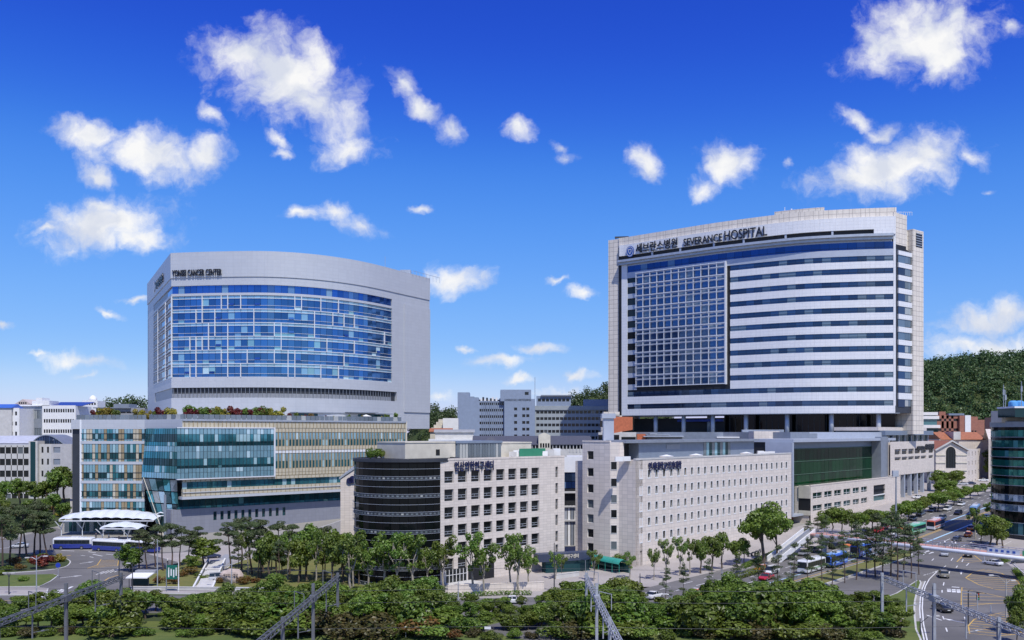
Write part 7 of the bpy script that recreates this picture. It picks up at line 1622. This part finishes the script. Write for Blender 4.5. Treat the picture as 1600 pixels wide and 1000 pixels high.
def person(pos, rz, shirt, label, group):
    t = thing('person', label, 'person', pos, group, rz); k = ('person', shirt.name)
    if k not in _mc:
        bm = bmesh.new(); me = bpy.data.meshes.new('body'); V = [(0,0,.95),(0,0,1.2),(0,0,1.42),(0,0,1.52),(0,0,1.66),(.04,.17,1.4),(.0,.24,1.15),(.1,.25,.92),(-.02,-.17,1.4),(.05,-.24,1.15),(.14,-.24,.93),(.1,.09,.9),(.16,.1,.5),(.12,.1,.06),(.24,.1,.03),(-.06,-.09,.9),(-.1,-.1,.5),(-.25,-.1,.08),(-.13,-.1,.03)]
        E = [(0,1),(1,2),(2,3),(3,4),(2,5),(5,6),(6,7),(2,8),(8,9),(9,10),(0,11),(11,12),(12,13),(13,14),(0,15),(15,16),(16,17),(17,18)]
        me.from_pydata(V, E, []); o = bpy.data.objects.new('tmp', me); COL.objects.link(o); md = o.modifiers.new('s','SKIN'); rad = [.15,.15,.16,.06,.1,.07,.05,.035,.07,.05,.035,.1,.07,.05,.04,.1,.07,.05,.04]
        for v, r_ in zip(me.skin_vertices[0].data, rad): v.radius = (r_*1.05, r_)
        me.skin_vertices[0].data[0].use_root = True; o.modifiers.new('u','SUBSURF').levels = 1
        bpy.context.view_layer.update(); fm = bpy.data.meshes.new_from_object(o.evaluated_get(bpy.context.evaluated_depsgraph_get())); bpy.data.objects.remove(o)
        skin = plain('skin',(.5,.33,.25),.7); trou = plain('dark_trousers',(.03,.035,.05),.9); fm.materials.clear(); [fm.materials.append(m) for m in (shirt, trou, skin, BLACK)]
        for p in fm.polygons: c = p.center; p.material_index = 3 if c.z > 1.68 or (c.z > 1.6 and c.x < -.02) else 2 if c.z > 1.5 or (c.z < 1.02 and c.z > .8 and abs(c.y) > .2) else 0 if c.z > .98 else 1; p.use_smooth = True
        fm.name = 'body'; _mc[k] = fm
    inst('body', _mc[k], t, (0,0,0))
footbridge()
for i, (px, py) in enumerate(((79,860),(86,858),(64,880),(262,882),(150,842),(170,843),(186,846),(322,898))): person(G(px,py)+Vector((0,0,.02 if i != 2 else .22)), i*1.3, (plain('shirt_dark',(.05,.05,.07),.9), WHITE)[i % 2], ['person in dark clothes on the drive left of the buses','person in white beside the dark figure left of the buses','person in dark clothes on the planted island','person in white among the pines right of the buses','person in dark clothes waiting under the long canopy','person in white waiting under the small canopy','person in dark clothes at the right end of the canopy','person in white climbing the garden steps'][i], 'people on the forecourt')

# ------------------------------------------------------------------ membrane canopies over the bus stop
def membrane(px0, px1, y, zlow, ztop, depth, nb, label):
    x0, x1 = X_(px0,y), X_(px1,y); t = thing('membrane_canopy', label, 'canopy', ((x0+x1)/2, y, hgt(y)))
    TX = plain('white_membrane',(.62,.66,.73),.4,0,.1); w = (x1-x0)/nb
    for b in range(nb):
        mb = MB(); n, m = 6, 8; V = []
        for i in range(n+1):
            for j in range(m+1):
                u, v = i/n, j/m; gx = (b+u)/nb; env = math.sin(math.pi*min(1,max(0,.12+.80*gx)))**.6
                V.append((x0+w*(b+u)+v*1.4, y+depth*v, zlow+(ztop-zlow)*env*math.sin(math.pi*(.10+.78*v))**.8+.26*math.sin(math.pi*u)))
        mb.add(V, [(i*(m+1)+j, (i+1)*(m+1)+j, (i+1)*(m+1)+j+1, i*(m+1)+j+1) for i in range(n) for j in range(m)]); mb.build('membrane_bay', TX, t, smooth=True)
        mb = MB(); mb.tube([Vector(V[j])+Vector((0,0,.06)) for j in range(m+1)], .11, 6); mb.build('arch_rib', WSTEEL, t)
    mb = MB(); mb.tube([(x0+w*i, y, zlow+.35) for i in range(nb+1)], .16, 8); mb.build('edge_tube', WSTEEL, t)
    for i in range(0, nb+1, 2):
        x = x0+w*i
        for s in (-1,1): mb = MB(); mb.tube([(x, y+1.5, hgt(y)), (x, y+1.5, hgt(y)+(zlow-hgt(y))*.5), (x+s*1.3, y+.2, zlow+.3)], .13, 7); mb.build('branching_strut', WSTEEL, t)
membrane(92, 240, 266, 5.4, 8.6, 9, 9, 'long white arched membrane canopy over the bus stop')
membrane(156, 216, 258, 3.9, 5.9, 5, 3, 'smaller white membrane canopy in front of the long one')
membrane(244, 278, 270, 6.6, 9.4, 7, 3, 'white membrane canopy right of the leaning strut')
b_ = thing('glass_waiting_hall','low glass waiting hall under the membrane canopy','shelter',(X_(135,274),274,hgt(274))); f_ = Fr((X_(100,273.5),273.5),(1,0))
mb = MB(); mb.fbox(f_, 0, f_.t(205), -2, -.2, hgt(274), hgt(274)+3.4); mb.build('wall', GSTEEL, b_); pane_row(b_, f_, 0, f_.t(205), 16, hgt(274)+.3, hgt(274)+3.2, -.1, lambda i: [G_GREY,G_DTEAL,G_DTEAL][i % 3], 'glass_pane', gap=.2)

# ------------------------------------------------------------------ green barrel canopy, glass canopy, planter walls
t = thing('barrel_canopy','teal green barrel-vaulted canopy by the college entrance','canopy',G(940,893)); A0, A1 = G(906,884), G(969,897); f_ = Fr(A0.xy,(A1-A0).xy); L = (A1-A0).xy.length; n = 8
TG = plain('teal_sheet',(.03,.30,.24),.4)
for k in range(6):
    mb = MB()
    for i in range(n):
        q = [math.pi*(.06+.88*(i+j)/n) for j in (0,1)]; P = [f_.p(s, -1.2-1.6*math.cos(a), 2.0+1.15*math.sin(a)) for s, a in ((L*k/6+.03,q[0]),(L*(k+1)/6-.03,q[0]),(L*(k+1)/6-.03,q[1]),(L*k/6+.03,q[1]))]; mb.face(P); mb.face([p-Vector((0,0,.06)) for p in P[::-1]])
    mb.build('vault_panel', TG, t)
for k in range(7):
    for d in (.3,-2.7): mb = MB(); p = f_.p(L*k/6,d,0); mb.tube([p,(p.x,p.y,2.15)],.06,6); mb.build('post', TG, t)
mb = MB(); mb.fbox(f_,0,L,-2.6,-2.5,0,2.1); mb.build('back_screen', G_DTEAL, t)
t = thing('glass_canopy','dark glass panel canopy between the office block and the college','canopy',G(895,892)); A0, A1 = G(872,884), G(917,894); f_ = Fr(A0.xy,(A1-A0).xy); L = (A1-A0).xy.length
for k in range(8): mb = MB(); P = [f_.p(L*k/8+.08,.6,2.7),f_.p(L*(k+1)/8-.08,.6,2.7),f_.p(L*(k+1)/8-.08,-2.4,3.3),f_.p(L*k/8+.08,-2.4,3.3)]; mb.hexa(P+[p+Vector((0,0,.08)) for p in P]); mb.build('roof_pane', G_NAVY, t)
for k in range(5):
    for d in (.4,-2.2): mb = MB(); p = f_.p(L*k/4,d,0); mb.tube([p,(p.x,p.y,2.75 if d > 0 else 3.25)],.07,6); mb.build('post', GSTEEL, t)
for a, b, h, lab in (((700,928),(850,922),1.6,'long pale retaining wall below the granite office block'),((868,905),(905,900),.9,'white low sign wall beside the glass canopy'),((205,921),(420,923),.5,'low white kerb wall along the forecourt verge')):
    A0, A1 = G(*a), G(*b); f_ = Fr(A0.xy,(A1-A0).xy); L = (A1-A0).xy.length; mb = MB(); mb.fbox(f_,0,L,-.4,0,-.2,h); mb.fbox(f_,-.05,L+.05,-.45,.06,h,h+.12); tag(mb.build('low_wall', STONE if h > 1 else LCONC), lab, 'wall')
# ramp wall beside the podium
A0, A1 = G(395,868), G(545,832); f_ = Fr(A0.xy,(A1-A0).xy); L = (A1-A0).xy.length; mb = MB(); P = [f_.p(0,0,-.2),f_.p(L,0,0),f_.p(L,-.5,0),f_.p(0,-.5,-.2)]; mb.hexa(P+[P[0]+Vector((0,0,1.4)),P[1]+Vector((0,0,6.0)),P[2]+Vector((0,0,6.0)),P[3]+Vector((0,0,1.4))]); tag(mb.build('ramp_wall', CONC), 'grey concrete ramp wall rising behind the pines to the white wing', 'wall')
# steps with pale cheek walls
t = thing('garden_steps','stone steps with pale cheek walls climbing the verge','steps',G(330,915)); A0, A1 = G(318,921), G(340,884); f_ = Fr(A0.xy,(A1-A0).xy); L = (A1-A0).xy.length
for k in range(14): mb = MB(); mb.fbox(f_, L*k/14, L*(k+1)/14, -1.6, 1.6, -.1, .12+.1*k); mb.build('step', LCONC, t)
for d in (-1.9,1.9): mb = MB(); P = [f_.p(0,d,-.1),f_.p(L,d,-.1),f_.p(L,d-.35,-.1),f_.p(0,d-.35,-.1)]; mb.hexa(P+[P[0]+Vector((0,0,.6)),P[1]+Vector((0,0,1.9)),P[2]+Vector((0,0,1.9)),P[3]+Vector((0,0,.6))]); mb.build('cheek_wall', WHITE, t)
# boulder sign
p = G(363,912); bm = bmesh.new(); bmesh.ops.create_icosphere(bm, subdivisions=3, radius=1)
for v in bm.verts: q = v.co.copy(); v.co = Vector((q.x*2.6,q.y*1.1,q.z*1.7))*(1+.18*mnoise.noise(q*1.6)); v.co += p+Vector((0,0,1.5))
me = bpy.data.meshes.new('boulder'); bm.to_mesh(me); bm.free(); me.materials.append(plain('pink_boulder',(.52,.42,.37),.85,0,.2,1)); t = thing('boulder_sign','rounded pink boulder with carved lettering beside the steps','stone sign',p); o = bpy.data.objects.new('boulder',me); COL.objects.link(o); o.parent = t; o.location = -Vector(p)
me = text_mesh('세브란스병원', .62, .05, .01); xs = [v.co.x for v in me.vertices]; x1 = max(xs); lay_text(me, lambda x, y, d: p+Vector((-1.6+x/x1*3.2, -1.28+d*-1, 1.8+y)), 'carved_lettering', DARKL, t)
# bus shelter kiosk
p = G(217,920); t = thing('bus_shelter','small bus shelter with white sloping roof at the kerb','bus shelter',p); mb = MB(); P = [p+Vector(q) for q in ((-2.2,-1.2,2.3),(2.2,-1.2,2.3),(2.6,1.4,2.9),(-1.8,1.4,2.9))]; mb.hexa(P+[q+Vector((0,0,.2)) for q in P]); mb.build('roof', WHITE, t)
mb = MB(); mb.bx(p.x-1.8,p.x+1.8,p.y+.6,p.y+.75,p.z,p.z+2.5); mb.build('back_panel', G_DTEAL, t); mb = MB(); mb.bx(p.x-1.5,p.x+1.5,p.y-.2,p.y+.3,p.z+.4,p.z+.5); mb.build('bench', DSTEEL, t)
for x in (-2,2): mb = MB(); mb.tube([(p.x+x,p.y,p.z),(p.x+x,p.y,p.z+2.5)],.07,6); mb.build('post', DSTEEL, t)
mb = MB(); mb.bx(p.x-1.4,p.x+2.8,p.y+1.5,p.y+3.0,p.z+2.9,p.z+3.5); mb.build('roof_box', ROOFG, t)

# ------------------------------------------------------------------ poles, lamps, signs
def pole(px, py, top, r, m, name, label, cat, arms=(), lamp=None, group=None):
    p = G(px,py); h = (py-top)/F*p.y; t = thing(name, label, cat, p, group); mb = MB(); mb.tube([p, p+Vector((0,0,h*.6)), p+Vector((0,0,h))], [r*1.3,r,r*.7], 8); mb.build('post', m, t)
    for (dx, dz) in arms: mb = MB(); q = p+Vector((0,0,h-.2)); mb.tube([q-Vector((0,0,.6)), q+Vector((dx*.5,0,dz*.8)), q+Vector((dx,0,dz))], r*.55, 6); mb.build('arm', m, t); mb = MB(); e = q+Vector((dx,0,dz)); mb.bx(e.x-.4,e.x+.4,e.y-.18,e.y+.18,e.z-.1,e.z+.08); mb.build('lamp_head', LCONC, t)
    if lamp == 'globe': mb = MB(); q = p+Vector((0,0,h)); mb.tube([q, q+Vector((0,0,.12)), q+Vector((0,0,.4)), q+Vector((0,0,.6))], [.1,.3,.3,.05], 10); mb.build('globe', WHITE, t)
    return t, p, h
t, p, h = pole(1400,850,738,.26,GSTEEL,'lamp_mast','tall grey steel mast with camera box above the pines','mast'); mb = MB(); q = p+Vector((0,0,h)); mb.bx(q.x-1.0,q.x+.6,q.y-.4,q.y+.4,q.z-1.2,q.z+.5); mb.build('camera_box', LSTEEL, t)
for px, py, top, m, lab, arms in ((57,932,868,LSTEEL,'grey lamp post with crossed arms on the forecourt lawn',((1.8,.1),(-1.8,-.2))),(14,930,896,DSTEEL,'dark twin lamp post at the left edge',((.8,.3),(-.8,.3))),(246,918,843,LSTEEL,'tall white lamp pole right of the buses',()),(186,905,858,DSTEEL,'thin dark pole beside the rounded tree',()),(279,926,878,WHITE,'white sign pole with blue foot by the shelter',()),(207,925,880,DSTEEL,'short dark lamp post below the rounded tree',((-.8,.2),)),(362,918,876,LSTEEL,'grey signal pole beside the boulder sign',((-4.5,-1.2),)),(866,925,848,DSTEEL,'slim dark pole near the barrel canopy',()),(1000,925,896,DSTEEL,'slim dark bollard pole on the frontage pavement',()),(1050,960,930,LSTEEL,'curved street lamp above the railway trees',((-1.2,.4),)),(1572,965,905,CONC,'grey concrete utility pole on the right',((-2.6,.9),(1.2,0))),(1548,958,946,LSTEEL,'short white signal post at the junction',()),(1438,992,966,DSTEEL,'curved lamp arm over the lower road',((2.6,.6),)),(716,938,908,LSTEEL,'small white globe lamp below the office block',()),(1128,925,888,LSTEEL,'pale lamp post in the college hedge',()),(1235,905,880,LSTEEL,'pale lamp post beside the white bus',()),(1538,880,868,LSTEEL,'low signal post under the bridge',()),(430,925,895,LSTEEL,'white post among the verge trees',())):
    pole(px, py, top, .1, m, 'lamp_post' if 'lamp' in lab else 'post', lab, 'lamp post' if 'lamp' in lab else 'pole', arms)
# green direction sign on two posts
p = G(270,926); t = thing('road_sign','green overhead direction sign between two posts by the pines','road sign',p); y = p.y
x0, x1 = X_(260.5,y), X_(277,y); z0, z1 = Z_(905,y), Z_(883,y); mb = MB(); mb.bx(x0,x1,y-.06,y+.06,z0,z1); sg = mb.build('sign_board', plain('sign_green',(.01,.14,.10),.5), t)
for i in range(4): mb = MB(); mb.bx(x0+.3+i*.5,x0+.55+i*.5,y-.09,y-.065,z0+.4+.3*(i % 2),z1-.5-.2*(i % 3)); mb.build('sign_arrow', WHITE, sg)
for x in (x0-.1,): mb = MB(); mb.tube([(x,y+.1,0),(x,y+.1,z1+.3)],.1,8); mb.build('post', GSTEEL, t)
# traffic signal over the junction
p = G(1513,975); t = thing('traffic_signal','dark traffic signal hanging from a thin arm over the junction','traffic light',p); q = p+Vector((0,0,5.6)); mb = MB(); mb.tube([p,q],.1,8); mb.build('post', DSTEEL, t); mb = MB(); mb.tube([q,q+Vector((3.0,0,-.5))],.05,6); mb.build('arm', DSTEEL, t)
mb = MB(); e = q+Vector((1.6,0,-.3)); mb.bx(e.x-.18,e.x+.18,e.y-.15,e.y+.15,e.z-1.3,e.z); hs_ = mb.build('signal_head', BLACK, t)
for i, m in enumerate((plain('lens_red',(.4,.03,.02),.3),plain('lens_amber',(.4,.25,.02),.3),plain('lens_green',(.02,.3,.15),.3))): mb = MB(); mb.tube([(e.x,e.y-.15,e.z-.25-i*.4),(e.x,e.y-.2,e.z-.25-i*.4)],.13,10); mb.build('lens', m, hs_)
# blue road sign, red figure, roof parasol
p = G(91,903); t = thing('direction_sign','small blue round sign on a post at the island tip','road sign',p); mb = MB(); mb.tube([p,p+Vector((0,0,3))],.05,6); mb.build('post', LSTEEL, t); mb = MB(); q = p+Vector((0,0,2.8)); mb.tube([q-Vector((0,.1,0)),q-Vector((0,.06,0))],.55,14); mb.build('disc', plain('sign_blue',(.02,.05,.4),.4), t)
t = CA.t(572,-5); p = CA.p(t,-5,35.95); t = thing('parasol','white parasol on the roof terrace before the pavilion','parasol',p); mb = MB(); mb.tube([p,p+Vector((0,0,2.2))],.05,6); mb.build('pole', WSTEEL, t); mb = MB(); mb.tube([p+Vector((0,0,1.75)),p+Vector((0,0,2.4))],[2.0,.05],8); mb.build('shade', WHITE, t)

# ------------------------------------------------------------------ railway gantries
GDARK = plain('weathered_steel', (.16,.17,.185), .55, .3, .15); GPALE = plain('pale_weathered_steel', (.40,.42,.45), .5, .35, .15)
def gantry(X, y1, y0, label, mats=(GDARK,GDARK)):
    t = thing('railway_gantry', label, 'gantry', (X, y1, 0)); zb = 8.05; h = .62
    for y in (146,128,111):
        if y < y0: continue
        up = 1.8 if y == 128 else .5; mb = MB(); w = .2
        mb.bx(X-w,X+w,y-.2,y-.15,0,zb+h+up); mb.bx(X-w,X+w,y+.15,y+.2,0,zb+h+up); mb.bx(X-.04,X+.04,y-.15,y+.15,0,zb+h+up); mb.build('post', mats[0], t)
    for x in (-.3,.3):
        for z in (zb,zb+h): mb = MB(); mb.bar((X+x,y1+.6,z),(X+x,y0,z),.10); mb.build('chord', mats[1], t)
    n = int((y1-y0)/.9)
    mb = MB(); mb.bar((X-.3,0,zb),(X-.3,.9,zb+h),.06); mb.bar((X-.3,.9,zb+h-.01),(X+.3,.9,zb+h-.01),.06); mb.bar((X+.3,0,zb),(X+.3,.9,zb+h),.06); dm = mb.mesh('lattice_brace',[mats[1]],(X,0,0)); mb = MB(); mb.bar((X-.3,0,zb+h),(X-.3,.9,zb),.06); mb.bar((X+.3,0,zb+h),(X+.3,.9,zb),.06); mb.bar((X-.3,0,zb+h),(X+.3,.9,zb+h),.06); dm2 = mb.mesh('lattice_brace',[mats[1]],(X,0,0))
    for i in range(n): inst('lattice_brace', dm if i % 2 else dm2, t, (0, y0+i*.9-y1, 0))
    mb = MB(); mb.bx(X-.42,X+.42,127.2,128.8,zb-.15,zb+h+.15); mb.build('splice_plate', mats[0], t)
    for y in (137,119):      # wire droppers above and below the beam
        mb = MB(); mb.bar((X-.5,y,zb+h),(X-.5,y,zb+h+2.3),.09); mb.bar((X+1.0,y-1,zb+h),(X+1.0,y-1,zb+h+2.1),.09); mb.bar((X-.5,y,zb+h+2.25),(X+1.0,y-1,zb+h+2.05),.08); mb.build('wire_frame', mats[0], t)
        mb = MB(); mb.bar((X,y,zb),(X,y,zb-3.4),.16); mb.bar((X,y,zb-2.6),(X+2.2,y,zb-2.2),.07); mb.tube([(X+1.2,y,zb-2.4),(X+1.6,y,zb-2.3)],.12,8); mb.build('registration_arm', mats[0], t)
gantry(-63.7,146,96,'dark steel lattice gantry crossing the tracks at the lower left'); gantry(-28.4,146,96,'grey lattice gantry below the ribbed podium'); gantry(12.1,146,96,'pale lattice gantry seen end-on below the college corner',(GPALE,GPALE)); gantry(60.3,144.5,96,'steel lattice gantry over the lower right road',(GPALE,GPALE))
for i, (y, z) in enumerate(((137,5.9),(137,10.9),(119,5.9),(119,10.9))):
    mb = MB(); pts = []
    for k in range(49): x = -160+k*320/48; pts.append((x,y,z+.35*math.cos((x+63)/20)**2)); 
    mb.tube(pts,.022,4,cap=False); tag(mb.build('overhead_wire', DSTEEL), ['lower overhead wire of the far track','upper feeder wire of the far track','lower overhead wire of the near track','upper feeder wire of the near track'][i], 'wire')
for i, (px, py) in enumerate(((762,991),(1172,985),(634,992),(1192,952))): p = W(px,py,140); p.z = 0; t = thing('trackside_marker','small white marker board on a post beside the tracks, '+ORD[i]+' of four','marker',p,'trackside markers'); mb = MB(); mb.tube([p,p+Vector((0,0,1.6))],.05,6); mb.build('post', GSTEEL, t); mb = MB(); mb.bx(p.x-.5,p.x+.5,p.y-.1,p.y-.04,1.3,1.75); mb.build('board', WHITE, t)

# ------------------------------------------------------------------ labels for rows of alike things
from collections import defaultdict
D_ = defaultdict(list)
for o, d, row, px in TREES: D_[(d, row)].append((px, o))
for (d, row), l in D_.items():
    l.sort(key=lambda q: q[0])
    for i, (_, o) in enumerate(l):
        o['label'] = f'{d} {row}' if len(l) == 1 else f'{d} {row}, {ORD[i] if i < 20 else "last"} from left'
        if len(l) > 1: o['group'] = f'{d}s {row}'
for o, d, px in VEH: o['label'] = d
for o, d, px in VEH: o['group'] = {'bus':'buses','car':'cars on the roads','suv':'suvs on the roads','van':'vans'}[o['category']]
